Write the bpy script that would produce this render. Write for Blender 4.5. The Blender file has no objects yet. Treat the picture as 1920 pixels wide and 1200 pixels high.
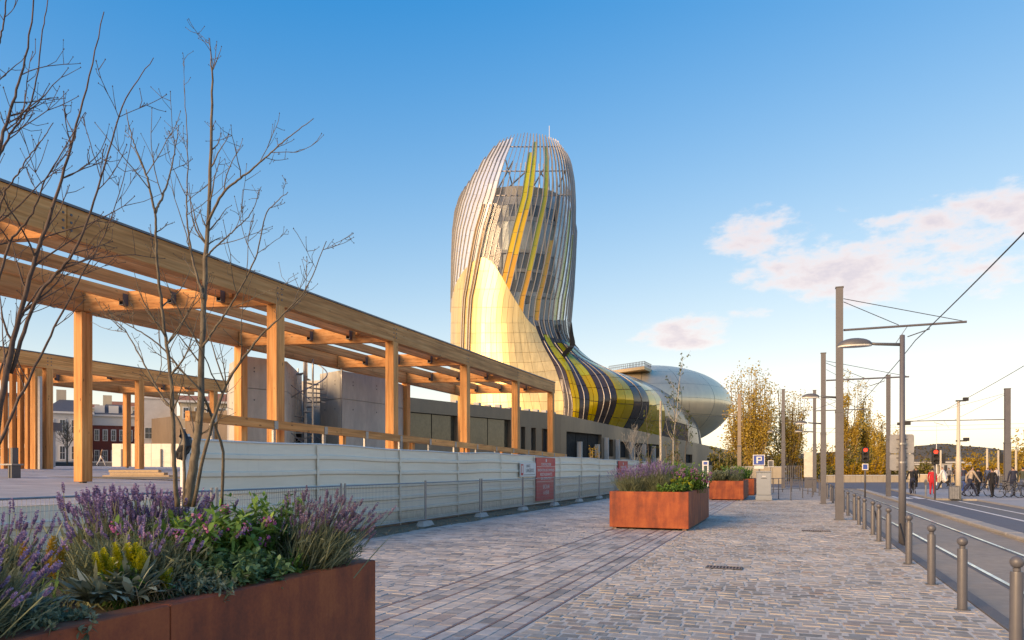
import bpy, bmesh, math
import numpy as np
from mathutils import Vector, Matrix

# ------------------------------------------------------------------ camera
scene = bpy.context.scene
FPX, HZ, EYE = 1350.0, 878.0, 1.65          # focal length and horizon in photo pixels, eye height in metres
YAW = math.atan(522.0 / FPX)                # the street runs along +Y; the camera looks to its left
cam_data = bpy.data.cameras.new('camera')
cam_data.sensor_width = 36.0
cam_data.lens = 36.0 * FPX / 1920.0
cam_data.shift_y = (HZ - 600.0) / 1920.0
cam_data.clip_start = 0.1
cam_data.clip_end = 20000.0
cam = bpy.data.objects.new('camera', cam_data)
scene.collection.objects.link(cam)
cam.location = (0, 0, EYE)
cam.rotation_euler = (math.pi / 2, 0, YAW)
scene.camera = cam

# ------------------------------------------------------------------ sun, sky, exposure
SUN_EL = math.radians(18.0)
SUN_H = Vector((-0.483, -0.876)).normalized()
sun_dir = Vector((SUN_H.x * math.cos(SUN_EL), SUN_H.y * math.cos(SUN_EL), math.sin(SUN_EL)))
sd = bpy.data.lights.new('sun', 'SUN')
sd.energy = 1.2
sd.angle = math.radians(38.0)      # low sun through thin haze: soft shadows
sd.color = (1.0, 0.78, 0.52)
sun = bpy.data.objects.new('sun', sd)
sun.rotation_euler = (-sun_dir).to_track_quat('-Z', 'Y').to_euler()
scene.collection.objects.link(sun)

world = bpy.data.worlds.new('World')
scene.world = world
world.use_nodes = True
wt = world.node_tree
wt.nodes.clear()
def wn(t, **kw):
    n = wt.nodes.new(t)
    for k, v in kw.items():
        setattr(n, k, v)
    return n
def wmath(op, a, b=None, c=None, clamp=False):
    n = wn('ShaderNodeMath', operation=op, use_clamp=clamp)
    for i, s in enumerate((a, b, c)):
        if s is None:
            continue
        if isinstance(s, (int, float)):
            n.inputs[i].default_value = s
        else:
            wt.links.new(s, n.inputs[i])
    return n.outputs[0]
sky = wn('ShaderNodeTexSky', sky_type='NISHITA', sun_disc=False)
sky.sun_elevation = SUN_EL
sky.sun_rotation = math.atan2(SUN_H.x, SUN_H.y)
sky.air_density = 1.0
sky.dust_density = 0.4
sky.ozone_density = 3.5
sky.altitude = 0
tc = wn('ShaderNodeTexCoord')
sep = wn('ShaderNodeSeparateXYZ')
wt.links.new(tc.outputs['Generated'], sep.inputs[0])
az = wmath('ARCTAN2', sep.outputs[0], sep.outputs[1])           # from +Y towards +X
el = wmath('ARCSINE', sep.outputs[2])
comb = wn('ShaderNodeCombineXYZ')
wt.links.new(wmath('MULTIPLY', az, 1.0), comb.inputs[0])
wt.links.new(wmath('MULTIPLY', el, 2.1), comb.inputs[1])
def wnoise(scale, detail, rough, off):
    n = wn('ShaderNodeTexNoise')
    n.inputs['Scale'].default_value = scale
    n.inputs['Detail'].default_value = detail
    n.inputs['Roughness'].default_value = rough
    m = wn('ShaderNodeVectorMath', operation='ADD')
    m.inputs[1].default_value = off
    wt.links.new(comb.outputs[0], m.inputs[0])
    wt.links.new(m.outputs[0], n.inputs['Vector'])
    return n.outputs['Fac']
n_shape = wnoise(9.0, 9.0, 0.62, (0.3, 0.0, 0.0))
n_fine = wnoise(26.0, 5.0, 0.6, (1.7, 0.4, 0.0))
# cloud banks: (azimuth, elevation, half width, half height) all round the sky, low over the horizon
def dirof(px, py):
    lat, up = (px - 960) / FPX, (HZ - py) / FPX
    return math.atan(lat) - YAW, math.atan2(up, math.hypot(1, lat))
BANKS = []
for px, py, hw, hh in [(1290, 622, .115, .028), (1570, 500, .15, .07), (1840, 450, .14, .075), (1410, 440, .085, .036), (1420, 590, .05, .016), (1980, 400, .1, .05)]:
    a_, e_ = dirof(px, py)
    BANKS.append((a_, e_, hw, hh))
for a_, e_, hw, hh in [(0.95, .22, .16, .05), (1.5, .2, .2, .06), (2.2, .25, .2, .06), (-1.6, .2, .2, .05), (-2.3, .24, .18, .05)]:
    BANKS.append((a_, e_, hw, hh))
tot = None
for a_, e_, hw, hh in BANKS:
    dx = wmath('DIVIDE', wmath('SUBTRACT', az, a_), hw)
    dy = wmath('DIVIDE', wmath('SUBTRACT', el, e_), hh)
    r2 = wmath('ADD', wmath('MULTIPLY', dx, dx), wmath('MULTIPLY', dy, dy))
    g = wmath('SUBTRACT', 1.0, wmath('MULTIPLY', r2, 0.5), clamp=True)
    tot = g if tot is None else wmath('MAXIMUM', tot, g)
mass = wmath('ADD', wmath('MULTIPLY', tot, 0.62), wmath('ADD', wmath('MULTIPLY', n_shape, 1.15), wmath('MULTIPLY', n_fine, 0.40)))
mass = wmath('MULTIPLY', mass, wmath('GREATER_THAN', tot, 0.001))
ramp = wn('ShaderNodeMapRange', interpolation_type='SMOOTHSTEP')
wt.links.new(mass, ramp.inputs['Value'])
ramp.inputs['From Min'].default_value = 1.19
ramp.inputs['From Max'].default_value = 1.48
ramp.inputs['To Max'].default_value = 0.88
cl_in = wn('ShaderNodeMapRange')
wt.links.new(mass, cl_in.inputs['Value'])
cl_in.inputs['From Min'].default_value = 1.3
cl_in.inputs['From Max'].default_value = 1.55
cmix = wn('ShaderNodeMixRGB')
wt.links.new(cl_in.outputs[0], cmix.inputs[0])
CLOUD_LIT, CLOUD_DIM = (1.3, 1.42, 1.68, 1), (0.9, 1.02, 1.38, 1)
cmix.inputs[1].default_value = CLOUD_LIT
cmix.inputs[2].default_value = CLOUD_DIM
hsv = wn('ShaderNodeHueSaturation')
hsv.inputs['Saturation'].default_value = 1.7
hsv.inputs['Hue'].default_value = 0.518
# soft shoulder on the sky's brightness (whole sky alike, each channel), so that the horizon keeps its tone
SKY_K = 2.6
vdiv = wn('ShaderNodeVectorMath', operation='SCALE')
wt.links.new(sky.outputs[0], vdiv.inputs[0]); vdiv.inputs['Scale'].default_value = 1.0 / SKY_K
vadd = wn('ShaderNodeVectorMath', operation='ADD')
wt.links.new(vdiv.outputs[0], vadd.inputs[0]); vadd.inputs[1].default_value = (1, 1, 1)
vq = wn('ShaderNodeVectorMath', operation='DIVIDE')
wt.links.new(sky.outputs[0], vq.inputs[0]); wt.links.new(vadd.outputs[0], vq.inputs[1])
wt.links.new(vq.outputs[0], hsv.inputs['Color'])
smix = wn('ShaderNodeMixRGB')
wt.links.new(ramp.outputs[0], smix.inputs[0])
wt.links.new(hsv.outputs[0], smix.inputs[1])
wt.links.new(cmix.outputs[0], smix.inputs[2])
bg = wn('ShaderNodeBackground')
bg.inputs['Strength'].default_value = 0.15
wt.links.new(smix.outputs[0], bg.inputs['Color'])
wo = wn('ShaderNodeOutputWorld')
wt.links.new(bg.outputs[0], wo.inputs['Surface'])

vs = scene.view_settings
vs.view_transform = 'Standard'
vs.look = 'None'
vs.gamma = 1.0
vs.use_curve_mapping = False
vs.exposure = 2.25
vs.use_white_balance = True                # balanced for the open shade, as the photograph is
vs.white_balance_temperature = 9300
vs.white_balance_tint = 20
scene.render.engine = 'CYCLES'
scene.cycles.max_bounces = 6
scene.cycles.diffuse_bounces = 3
scene.cycles.glossy_bounces = 3
scene.cycles.transparent_max_bounces = 24
scene.cycles.transmission_bounces = 4
scene.cycles.caustics_reflective = False
scene.cycles.caustics_refractive = False
scene.cycles.sample_clamp_indirect = 4.0
scene.cycles.use_denoising = True

# ------------------------------------------------------------------ helpers
COL = scene.collection
SA, CA = math.sin(YAW), math.cos(YAW)
def P(px, py, d):
    """world point seen at photo pixel (px, py) at depth d metres"""
    lat = (px - 960.0) / FPX * d
    return np.array([-SA * d + CA * lat, CA * d + SA * lat, EYE + (HZ - py) / FPX * d])
def G(px, py, z=0.0):
    """world point on a level z seen at photo pixel (px, py)"""
    return P(px, py, FPX * (EYE - z) / (py - HZ))
def xat(px, x):
    """point at world x seen in photo column px: returns (y, depth)"""
    k = (px - 960.0) / FPX
    d = x / (-SA + CA * k)
    return CA * d + SA * k * d, d
def rs(seed):
    return np.random.RandomState(seed)

class MB:
    def __init__(self):
        self.v, self.f, self.t, self.m, self.n = [], [], [], [], 0
    def add(self, v, f, tint=0.5, mat=0):
        v = np.asarray(v, float).reshape(-1, 3)
        if isinstance(f, np.ndarray):
            self.f.append((f + self.n, mat))
        else:
            by = {}
            for q in f:
                by.setdefault(len(q), []).append(q)
            for k, l in by.items():
                self.f.append((np.array(l, int) + self.n, mat))
        self.v.append(v)
        self.t.append(np.broadcast_to(np.asarray(tint, float), (len(v),)) if np.ndim(tint) == 0 else np.asarray(tint, float))
        self.n += len(v)
        return self
    def box(self, a, b, tint=0.5, mat=0, bev=0.0):
        a, b = np.minimum(a, b), np.maximum(a, b)
        if bev <= 0:
            x0, y0, z0 = a; x1, y1, z1 = b
            v = [(x0, y0, z0), (x1, y0, z0), (x1, y1, z0), (x0, y1, z0), (x0, y0, z1), (x1, y0, z1), (x1, y1, z1), (x0, y1, z1)]
            f = [(3, 2, 1, 0), (4, 5, 6, 7), (0, 1, 5, 4), (1, 2, 6, 5), (2, 3, 7, 6), (3, 0, 4, 7)]
            return self.add(v, f, tint, mat)
        c, h = (a + b) / 2, (b - a) / 2
        bev = min(bev, h.min() * 0.9)
        v, idx = [], {}
        for sx in (-1, 1):
            for sy in (-1, 1):
                for sz in (-1, 1):
                    s = np.array([sx, sy, sz])
                    for ax in range(3):
                        p = h - bev
                        p = p.copy(); p[ax] = h[ax]
                        idx[(sx, sy, sz, ax)] = len(v)
                        v.append(c + s * p)
        f = []
        for ax in range(3):
            o = [i for i in range(3) if i != ax]
            for s in (-1, 1):
                q = []
                for (p1, p2) in ((-1, -1), (1, -1), (1, 1), (-1, 1)):
                    k = [0, 0, 0]; k[ax] = s; k[o[0]] = p1; k[o[1]] = p2
                    q.append(idx[tuple(k) + (ax,)])
                f.append(q if (s > 0) == (ax != 1) else q[::-1])
        for ax in range(3):
            o = [i for i in range(3) if i != ax]
            for p1 in (-1, 1):
                for p2 in (-1, 1):
                    k0 = [0, 0, 0]; k0[o[0]] = p1; k0[o[1]] = p2
                    ka, kb = list(k0), list(k0); ka[ax] = -1; kb[ax] = 1
                    q = [idx[tuple(ka) + (o[0],)], idx[tuple(kb) + (o[0],)], idx[tuple(kb) + (o[1],)], idx[tuple(ka) + (o[1],)]]
                    f.append(q)
        for sx in (-1, 1):
            for sy in (-1, 1):
                for sz in (-1, 1):
                    f.append([idx[(sx, sy, sz, a_)] for a_ in range(3)])
        # orient outward
        va = np.array(v)
        g = []
        for q in f:
            p = va[q]
            nrm = np.cross(p[1] - p[0], p[2] - p[0])
            g.append(q if np.dot(nrm, p.mean(0) - c) > 0 else q[::-1])
        return self.add(v, g, tint, mat)
    def obox(self, p0, p1, w, h, up=(0, 0, 1), tint=0.5, mat=0):
        """bar of section w x h from p0 to p1"""
        p0, p1 = np.asarray(p0, float), np.asarray(p1, float)
        d = p1 - p0; d = d / np.linalg.norm(d)
        u = np.asarray(up, float)
        if abs(np.dot(u, d)) > 0.95:
            u = np.array([1.0, 0, 0])
        s = np.cross(d, u); s /= np.linalg.norm(s)
        u = np.cross(s, d)
        v = []
        for p in (p0, p1):
            for a_, b_ in ((-1, -1), (1, -1), (1, 1), (-1, 1)):
                v.append(p + s * a_ * w / 2 + u * b_ * h / 2)
        return self.add(v, [(3, 2, 1, 0), (4, 5, 6, 7), (0, 1, 5, 4), (1, 2, 6, 5), (2, 3, 7, 6), (3, 0, 4, 7)], tint, mat)
    def tube(self, pts, r, sides=6, tint=0.5, mat=0, cap=True):
        pts = np.asarray(pts, float); k = len(pts)
        r = np.broadcast_to(np.asarray(r, float), (k,))
        t = np.gradient(pts, axis=0); t /= np.linalg.norm(t, axis=1)[:, None] + 1e-12
        ref = np.array([0, 0, 1.0]) if abs(t[:, 2]).mean() < 0.8 else np.array([1.0, 0.2, 0])
        s = np.cross(t, ref); s /= np.linalg.norm(s, axis=1)[:, None] + 1e-12
        u = np.cross(t, s)
        a = np.arange(sides) / sides * 2 * np.pi
        v = pts[:, None] + r[:, None, None] * (np.cos(a)[None, :, None] * s[:, None] + np.sin(a)[None, :, None] * u[:, None])
        i = np.arange(k - 1)[:, None] * sides; j = np.arange(sides)[None]
        j2 = (j + 1) % sides
        f = np.stack([i + j, i + j2, i + sides + j2, i + sides + j], -1).reshape(-1, 4)[:, ::-1]
        self.add(v.reshape(-1, 3), f, tint, mat)
        if cap:
            b = self.n - k * sides
            self.f.append((np.array([list(range(b, b + sides))]), mat))
            self.f.append((np.array([list(range(b + (k - 1) * sides, b + k * sides))[::-1]]), mat))
        return self
    def lathe(self, prof, c=(0, 0, 0), sides=16, tint=0.5, mat=0):
        prof = np.asarray(prof, float); k = len(prof)
        a = np.arange(sides) / sides * 2 * np.pi
        v = np.stack([prof[:, :1] * np.cos(a), prof[:, :1] * np.sin(a), np.repeat(prof[:, 1:2], sides, 1)], -1).reshape(-1, 3) + np.asarray(c, float)
        i = np.arange(k - 1)[:, None] * sides; j = np.arange(sides)[None]; j2 = (j + 1) % sides
        f = np.stack([i + j, i + j2, i + sides + j2, i + sides + j], -1).reshape(-1, 4)
        self.add(v, f, tint, mat)
        b = self.n - k * sides
        if prof[0, 0] > 1e-4:
            self.f.append((np.array([list(range(b, b + sides))[::-1]]), mat))
        if prof[-1, 0] > 1e-4:
            self.f.append((np.array([list(range(b + (k - 1) * sides, b + k * sides))]), mat))
        return self
    def prism(self, poly, z0, z1, tint=0.5, mat=0):
        n = len(poly)
        v = [(x, y, z0) for x, y in poly] + [(x, y, z1) for x, y in poly]
        f = [tuple(range(n))[::-1], tuple(range(n, 2 * n))] + [(i, (i + 1) % n, n + (i + 1) % n, n + i) for i in range(n)]
        return self.add(v, f, tint, mat)
    def grid(self, V, tint=0.5, mat=0):
        """V: (a, b, 3) array of points"""
        a, b = V.shape[:2]
        i = np.arange(a - 1)[:, None] * b; j = np.arange(b - 1)[None]
        f = np.stack([i + j, i + j + 1, i + b + j + 1, i + b + j], -1).reshape(-1, 4)
        return self.add(V.reshape(-1, 3), f, tint if np.ndim(tint) == 0 else np.asarray(tint).reshape(-1), mat)
    def mesh(self, name, mats, smooth=False):
        me = bpy.data.meshes.new(name)
        v = np.concatenate(self.v) if self.v else np.zeros((0, 3))
        me.vertices.add(len(v))
        me.vertices.foreach_set('co', v.ravel())
        loops = np.concatenate([f.ravel() for f, m in self.f])
        tots = np.concatenate([np.full(len(f), f.shape[1]) for f, m in self.f])
        mi = np.concatenate([np.full(len(f), m) for f, m in self.f])
        me.loops.add(len(loops))
        me.polygons.add(len(tots))
        me.loops.foreach_set('vertex_index', loops.astype(np.int32))
        me.polygons.foreach_set('loop_start', np.concatenate([[0], np.cumsum(tots)[:-1]]).astype(np.int32))
        me.polygons.foreach_set('loop_total', tots.astype(np.int32))
        me.polygons.foreach_set('material_index', mi.astype(np.int32))
        me.polygons.foreach_set('use_smooth', np.full(len(tots), bool(smooth)))
        at = me.attributes.new('tint', 'FLOAT', 'POINT')
        at.data.foreach_set('value', np.concatenate(self.t).astype(np.float32))
        me.update(calc_edges=True)
        for m in (mats if isinstance(mats, (list, tuple)) else [mats]):
            me.materials.append(m)
        return me
    def build(self, name, mats, parent=None, smooth=False, origin=None):
        if origin is not None:
            o_ = np.asarray(origin, float)
            self.v = [v - o_ for v in self.v]
        o = bpy.data.objects.new(name, self.mesh(name, mats, smooth))
        COL.objects.link(o)
        if origin is not None:
            o.location = origin
        if parent is not None:
            o.parent = parent
        return o

def autosmooth(o, ang=40):
    """smooth shading with sharp edges above an angle"""
    me = o.data
    bm = bmesh.new(); bm.from_mesh(me)
    for f in bm.faces:
        f.smooth = True
    for e in bm.edges:
        if len(e.link_faces) == 2 and e.calc_face_angle(0) > math.radians(ang):
            e.smooth = False
    bm.to_mesh(me); bm.free()
    return o
def thing(name, loc, label, cat, group=None, rz=0.0):
    o = bpy.data.objects.new(name, None)
    o.empty_display_size = 0.2
    COL.objects.link(o)
    o.location = loc; o.rotation_euler = (0, 0, rz)
    tag(o, label, cat, group)
    return o
def tag(o, label=None, cat=None, group=None, kind=None):
    if label: o['label'] = label
    if cat: o['category'] = cat
    if group: o['group'] = group
    if kind: o['kind'] = kind
    return o
def kids(o):
    return [c for c in COL.objects if c.parent == o]
def copy_tree(o, ch_map, parent=None):
    c = o.copy(); COL.objects.link(c); c.parent = parent
    for ch in ch_map.get(o.name, []):
        copy_tree(ch, ch_map, c)
    return c
def child_map(root):
    mp, todo = {}, [root]
    while todo:
        o = todo.pop()
        mp[o.name] = kids(o)
        todo += mp[o.name]
    return mp
ORD = ['first', 'second', 'third', 'fourth', 'fifth', 'sixth', 'seventh', 'eighth', 'ninth', 'tenth', 'eleventh', 'twelfth', 'thirteenth', 'fourteenth', 'fifteenth', 'sixteenth', 'seventeenth', 'eighteenth', 'nineteenth', 'twentieth', 'twenty-first', 'twenty-second', 'twenty-third', 'twenty-fourth']

# ------------------------------------------------------------------ materials
MATS = {}
def newmat(name):
    m = bpy.data.materials.new(name); m.use_nodes = True
    nt = m.node_tree
    b = nt.nodes['Principled BSDF']
    MATS[name] = m
    return m, nt, b
def nd(nt, t, ins=None, **kw):
    n = nt.nodes.new(t)
    for k, v in kw.items():
        setattr(n, k, v)
    for k, v in (ins or {}).items():
        if hasattr(v, 'is_linked') or isinstance(v, bpy.types.NodeSocket):
            nt.links.new(v, n.inputs[k])
        else:
            n.inputs[k].default_value = v
    return n
def c4(c):
    return (c[0], c[1], c[2], 1.0)
def ramp2(nt, fac, stops):
    r = nt.nodes.new('ShaderNodeValToRGB')
    while len(r.color_ramp.elements) < len(stops):
        r.color_ramp.elements.new(0.5)
    for e, (p, c) in zip(r.color_ramp.elements, stops):
        e.position = p; e.color = c4(c)
    nt.links.new(fac, r.inputs[0])
    return r.outputs[0]
def coords(nt, scale=(1, 1, 1), world=False):
    if world:
        g = nd(nt, 'ShaderNodeNewGeometry'); src = g.outputs['Position']
    else:
        g = nd(nt, 'ShaderNodeTexCoord'); src = g.outputs['Object']
    mp = nd(nt, 'ShaderNodeMapping', {'Vector': src, 'Scale': scale})
    return mp.outputs[0]
def noise(nt, vec, scale, detail=4, rough=0.55):
    return nd(nt, 'ShaderNodeTexNoise', {'Vector': vec, 'Scale': scale, 'Detail': detail, 'Roughness': rough}).outputs['Fac']
def plain(name, col, rough=0.6, metal=0.0, var=0.25, scale=3.0, stretch=(1, 1, 1), bump=0.0, bscale=40.0, spec=0.5, coat=0.0, world=False, dirt=None):
    """base colour broken up by two noises, optional fine relief"""
    m, nt, b = newmat(name)
    v = coords(nt, stretch, world)
    n1 = noise(nt, v, scale, 5); n2 = noise(nt, v, scale * 7.3, 3)
    mx = nd(nt, 'ShaderNodeMath', {0: n1, 1: n2}, operation='ADD').outputs[0]
    mr = nd(nt, 'ShaderNodeMapRange', {'Value': mx, 'From Min': 0.6, 'From Max': 1.4, 'To Min': 1 - var, 'To Max': 1 + var}).outputs[0]
    c = nd(nt, 'ShaderNodeVectorMath', {0: col, 'Scale': mr}, operation='SCALE').outputs[0]
    if dirt:
        dn = noise(nt, v, scale * 0.6, 6, 0.65)
        df = nd(nt, 'ShaderNodeMapRange', {'Value': dn, 'From Min': 0.48, 'From Max': 0.72}).outputs[0]
        c = nd(nt, 'ShaderNodeMixRGB', {0: df, 1: c, 2: c4(dirt)}).outputs[0]
    nt.links.new(c, b.inputs['Base Color'])
    rr = nd(nt, 'ShaderNodeMapRange', {'Value': n1, 'From Min': 0.3, 'From Max': 0.7, 'To Min': max(rough - 0.1, 0.02), 'To Max': min(rough + 0.1, 1)}).outputs[0]
    nt.links.new(rr, b.inputs['Roughness'])
    b.inputs['Metallic'].default_value = metal
    b.inputs['Specular IOR Level'].default_value = spec
    b.inputs['Coat Weight'].default_value = coat
    if bump > 0:
        bn = noise(nt, v, bscale, 4)
        bp = nd(nt, 'ShaderNodeBump', {'Height': bn, 'Strength': bump, 'Distance': 0.02}).outputs[0]
        nt.links.new(bp, b.inputs['Normal'])
    return m
def leafmat(name, stops, rough=0.6, trans=0.3, tcol=None):
    m, nt, b = newmat(name)
    at = nd(nt, 'ShaderNodeAttribute', attribute_name='tint').outputs['Fac']
    c = ramp2(nt, at, stops)
    nt.links.new(c, b.inputs['Base Color'])
    b.inputs['Roughness'].default_value = rough
    b.inputs['Specular IOR Level'].default_value = 0.25
    if trans > 0:
        tr = nd(nt, 'ShaderNodeBsdfTranslucent', {'Color': c})
        mx = nd(nt, 'ShaderNodeMixShader', {0: trans, 1: b.outputs[0], 2: tr.outputs[0]})
        nt.links.new(mx.outputs[0], nt.nodes['Material Output'].inputs['Surface'])
    return m
def wood(name, axis):
    m, nt, b = newmat(name)
    st = [9.0, 9.0, 9.0]; st[axis] = 0.45
    info = nd(nt, 'ShaderNodeObjectInfo')
    base = nd(nt, 'ShaderNodeNewGeometry').outputs['Position']
    v = nd(nt, 'ShaderNodeMapping', {'Vector': base, 'Scale': st}).outputs[0]
    g1 = noise(nt, v, 1.2, 6, 0.65)
    c = ramp2(nt, g1, [(0.3, (0.40, 0.155, 0.046)), (0.5, (0.63, 0.28, 0.095)), (0.72, (0.76, 0.40, 0.165))])
    # glued laminations
    sp = nd(nt, 'ShaderNodeSeparateXYZ', {0: base})
    lam_ax = {0: 2, 1: 2, 2: 0}[axis]
    lam = nd(nt, 'ShaderNodeMath', {0: nd(nt, 'ShaderNodeMath', {0: sp.outputs[lam_ax], 1: 22.0}, operation='MULTIPLY').outputs[0]}, operation='FLOOR').outputs[0]
    wn_ = nd(nt, 'ShaderNodeTexWhiteNoise', {'W': nd(nt, 'ShaderNodeMath', {0: lam, 1: nd(nt, 'ShaderNodeMath', {0: info.outputs['Random'], 1: 50.0}, operation='MULTIPLY').outputs[0]}, operation='ADD').outputs[0]}, noise_dimensions='1D')
    mr = nd(nt, 'ShaderNodeMapRange', {'Value': wn_.outputs['Value'], 'To Min': 0.86, 'To Max': 1.12}).outputs[0]
    orr = nd(nt, 'ShaderNodeMapRange', {'Value': info.outputs['Random'], 'To Min': 0.86, 'To Max': 1.14}).outputs[0]
    big = noise(nt, base, 0.5, 3)
    bg_ = nd(nt, 'ShaderNodeMapRange', {'Value': big, 'From Min': 0.3, 'From Max': 0.7, 'To Min': 0.85, 'To Max': 1.12}).outputs[0]
    mm = nd(nt, 'ShaderNodeMath', {0: nd(nt, 'ShaderNodeMath', {0: mr, 1: orr}, operation='MULTIPLY').outputs[0], 1: bg_}, operation='MULTIPLY').outputs[0]
    c = nd(nt, 'ShaderNodeVectorMath', {0: c, 'Scale': mm}, operation='SCALE').outputs[0]
    # knots
    st2 = [4.0, 4.0, 4.0]; st2[axis] = 1.6
    v2 = nd(nt, 'ShaderNodeMapping', {'Vector': base, 'Scale': st2}).outputs[0]
    vo = nd(nt, 'ShaderNodeTexVoronoi', {'Vector': v2, 'Scale': 1.0, 'Randomness': 1.0}).outputs['Distance']
    kf = nd(nt, 'ShaderNodeMapRange', {'Value': vo, 'From Min': 0.05, 'From Max': 0.11, 'To Min': 0.75, 'To Max': 0.0}).outputs[0]
    c = nd(nt, 'ShaderNodeMixRGB', {0: kf, 1: c, 2: (0.09, 0.035, 0.014, 1)}).outputs[0]
    nt.links.new(c, b.inputs['Base Color'])
    b.inputs['Roughness'].default_value = 0.62
    b.inputs['Specular IOR Level'].default_value = 0.3
    bp = nd(nt, 'ShaderNodeBump', {'Height': g1, 'Strength': 0.25, 'Distance': 0.01}).outputs[0]
    nt.links.new(bp, b.inputs['Normal'])
    return m
def corten(name):
    m, nt, b = newmat(name)
    v = coords(nt, (5, 5, 0.7), True)
    n1 = noise(nt, v, 1.0, 6, 0.6)
    v2 = coords(nt, (1, 1, 1), True)
    n2 = noise(nt, v2, 2.2, 6, 0.6); n3 = noise(nt, v2, 55, 3, 0.7)
    s = nd(nt, 'ShaderNodeMath', {0: nd(nt, 'ShaderNodeMath', {0: n1, 1: n2}, operation='ADD').outputs[0], 1: nd(nt, 'ShaderNodeMath', {0: n3, 1: 0.35}, operation='MULTIPLY').outputs[0]}, operation='ADD').outputs[0]
    c = ramp2(nt, nd(nt, 'ShaderNodeMapRange', {'Value': s, 'From Min': 0.75, 'From Max': 1.6}).outputs[0],
              [(0.1, (0.115, 0.025, 0.014)), (0.45, (0.26, 0.052, 0.019)), (0.62, (0.335, 0.074, 0.023)), (0.9, (0.42, 0.11, 0.036))])
    sc = nd(nt, 'ShaderNodeTexVoronoi', {'Vector': v2, 'Scale': 2.3}).outputs['Distance']
    sf = nd(nt, 'ShaderNodeMapRange', {'Value': sc, 'From Min': 0.02, 'From Max': 0.05, 'To Min': 0.6, 'To Max': 0.0}).outputs[0]
    c = nd(nt, 'ShaderNodeMixRGB', {0: sf, 1: c, 2: (0.42, 0.33, 0.27, 1)}).outputs[0]
    nt.links.new(c, b.inputs['Base Color'])
    b.inputs['Roughness'].default_value = 0.72
    bp = nd(nt, 'ShaderNodeBump', {'Height': n3, 'Strength': 0.12, 'Distance': 0.004}).outputs[0]
    nt.links.new(bp, b.inputs['Normal'])
    return m
def glassy(name, tint, opac=0.25, body=(0.8, 0.85, 0.9), rough=0.04, refl=0.5):
    """thin printed glass: clear share, printed share, mirror reflection at the surface"""
    m, nt, b = newmat(name)
    b.inputs['Base Color'].default_value = c4(body)
    b.inputs['Roughness'].default_value = 0.25
    tr = nd(nt, 'ShaderNodeBsdfTransparent', {'Color': c4(tint)})
    mx = nd(nt, 'ShaderNodeMixShader', {0: opac, 1: tr.outputs[0], 2: b.outputs[0]})
    gl = nd(nt, 'ShaderNodeBsdfGlossy', {'Color': (1, 1, 1, 1), 'Roughness': rough})
    fr = nd(nt, 'ShaderNodeLayerWeight', {'Blend': 0.25}).outputs['Fresnel']
    fm = nd(nt, 'ShaderNodeMapRange', {'Value': fr, 'To Min': 0.05 if refl > 0.3 else 0.03, 'To Max': refl}).outputs[0]
    m2 = nd(nt, 'ShaderNodeMixShader', {0: fm, 1: mx.outputs[0], 2: gl.outputs[0]})
    nt.links.new(m2.outputs[0], nt.nodes['Material Output'].inputs['Surface'])
    return m
def settmat(name, use_attr, warm):
    m, nt, b = newmat(name)
    if use_attr:
        t = nd(nt, 'ShaderNodeAttribute', attribute_name='tint').outputs['Fac']
    else:
        t = nd(nt, 'ShaderNodeObjectInfo').outputs['Random']
    if warm:
        st = [(0.0, (0.209, 0.193, 0.167)), (0.18, (0.339, 0.297, 0.245)), (0.38, (0.408, 0.351, 0.285)), (0.55, (0.309, 0.297, 0.271)), (0.75, (0.462, 0.403, 0.333)), (0.92, (0.328, 0.251, 0.203)), (1.0, (0.541, 0.490, 0.418))]
    else:
        st = [(0.0, (0.215, 0.210, 0.202)), (0.2, (0.354, 0.341, 0.324)), (0.45, (0.425, 0.403, 0.372)), (0.62, (0.446, 0.395, 0.348)), (0.8, (0.400, 0.393, 0.382)), (0.93, (0.516, 0.480, 0.428)), (1.0, (0.345, 0.278, 0.243))]
    c = ramp2(nt, t, st)
    v = coords(nt, (1, 1, 1), True)
    n1 = noise(nt, v, 9, 6, 0.65); n2 = noise(nt, v, 0.55, 4, 0.6)
    k = nd(nt, 'ShaderNodeMapRange', {'Value': n1, 'From Min': 0.3, 'From Max': 0.7, 'To Min': 0.78, 'To Max': 1.2}).outputs[0]
    k2 = nd(nt, 'ShaderNodeMapRange', {'Value': n2, 'From Min': 0.35, 'From Max': 0.7, 'To Min': 0.74, 'To Max': 1.2}).outputs[0]
    kk = nd(nt, 'ShaderNodeMath', {0: k, 1: k2}, operation='MULTIPLY').outputs[0]
    c = nd(nt, 'ShaderNodeVectorMath', {0: c, 'Scale': kk}, operation='SCALE').outputs[0]
    n3 = noise(nt, v, 1.1, 7, 0.72)
    sf = nd(nt, 'ShaderNodeMapRange', {'Value': n3, 'From Min': 0.50, 'From Max': 0.66, 'To Max': 0.6 if warm else 0.3}).outputs[0]
    c = nd(nt, 'ShaderNodeMixRGB', {0: sf, 1: c, 2: (0.50, 0.45, 0.385, 1)}).outputs[0]
    n4 = noise(nt, v, 0.9, 6, 0.7)
    sf2 = nd(nt, 'ShaderNodeMapRange', {'Value': n4, 'From Min': 0.6, 'From Max': 0.75, 'To Max': 0.45}).outputs[0]
    c = nd(nt, 'ShaderNodeMixRGB', {0: sf2, 1: c, 2: (0.17, 0.15, 0.135, 1)}).outputs[0]
    nt.links.new(c, b.inputs['Base Color'])
    b.inputs['Roughness'].default_value = 0.6
    b.inputs['Specular IOR Level'].default_value = 0.45
    bp = nd(nt, 'ShaderNodeBump', {'Height': n1, 'Strength': 0.22, 'Distance': 0.01}).outputs[0]
    nt.links.new(bp, b.inputs['Normal'])
    return m

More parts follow.
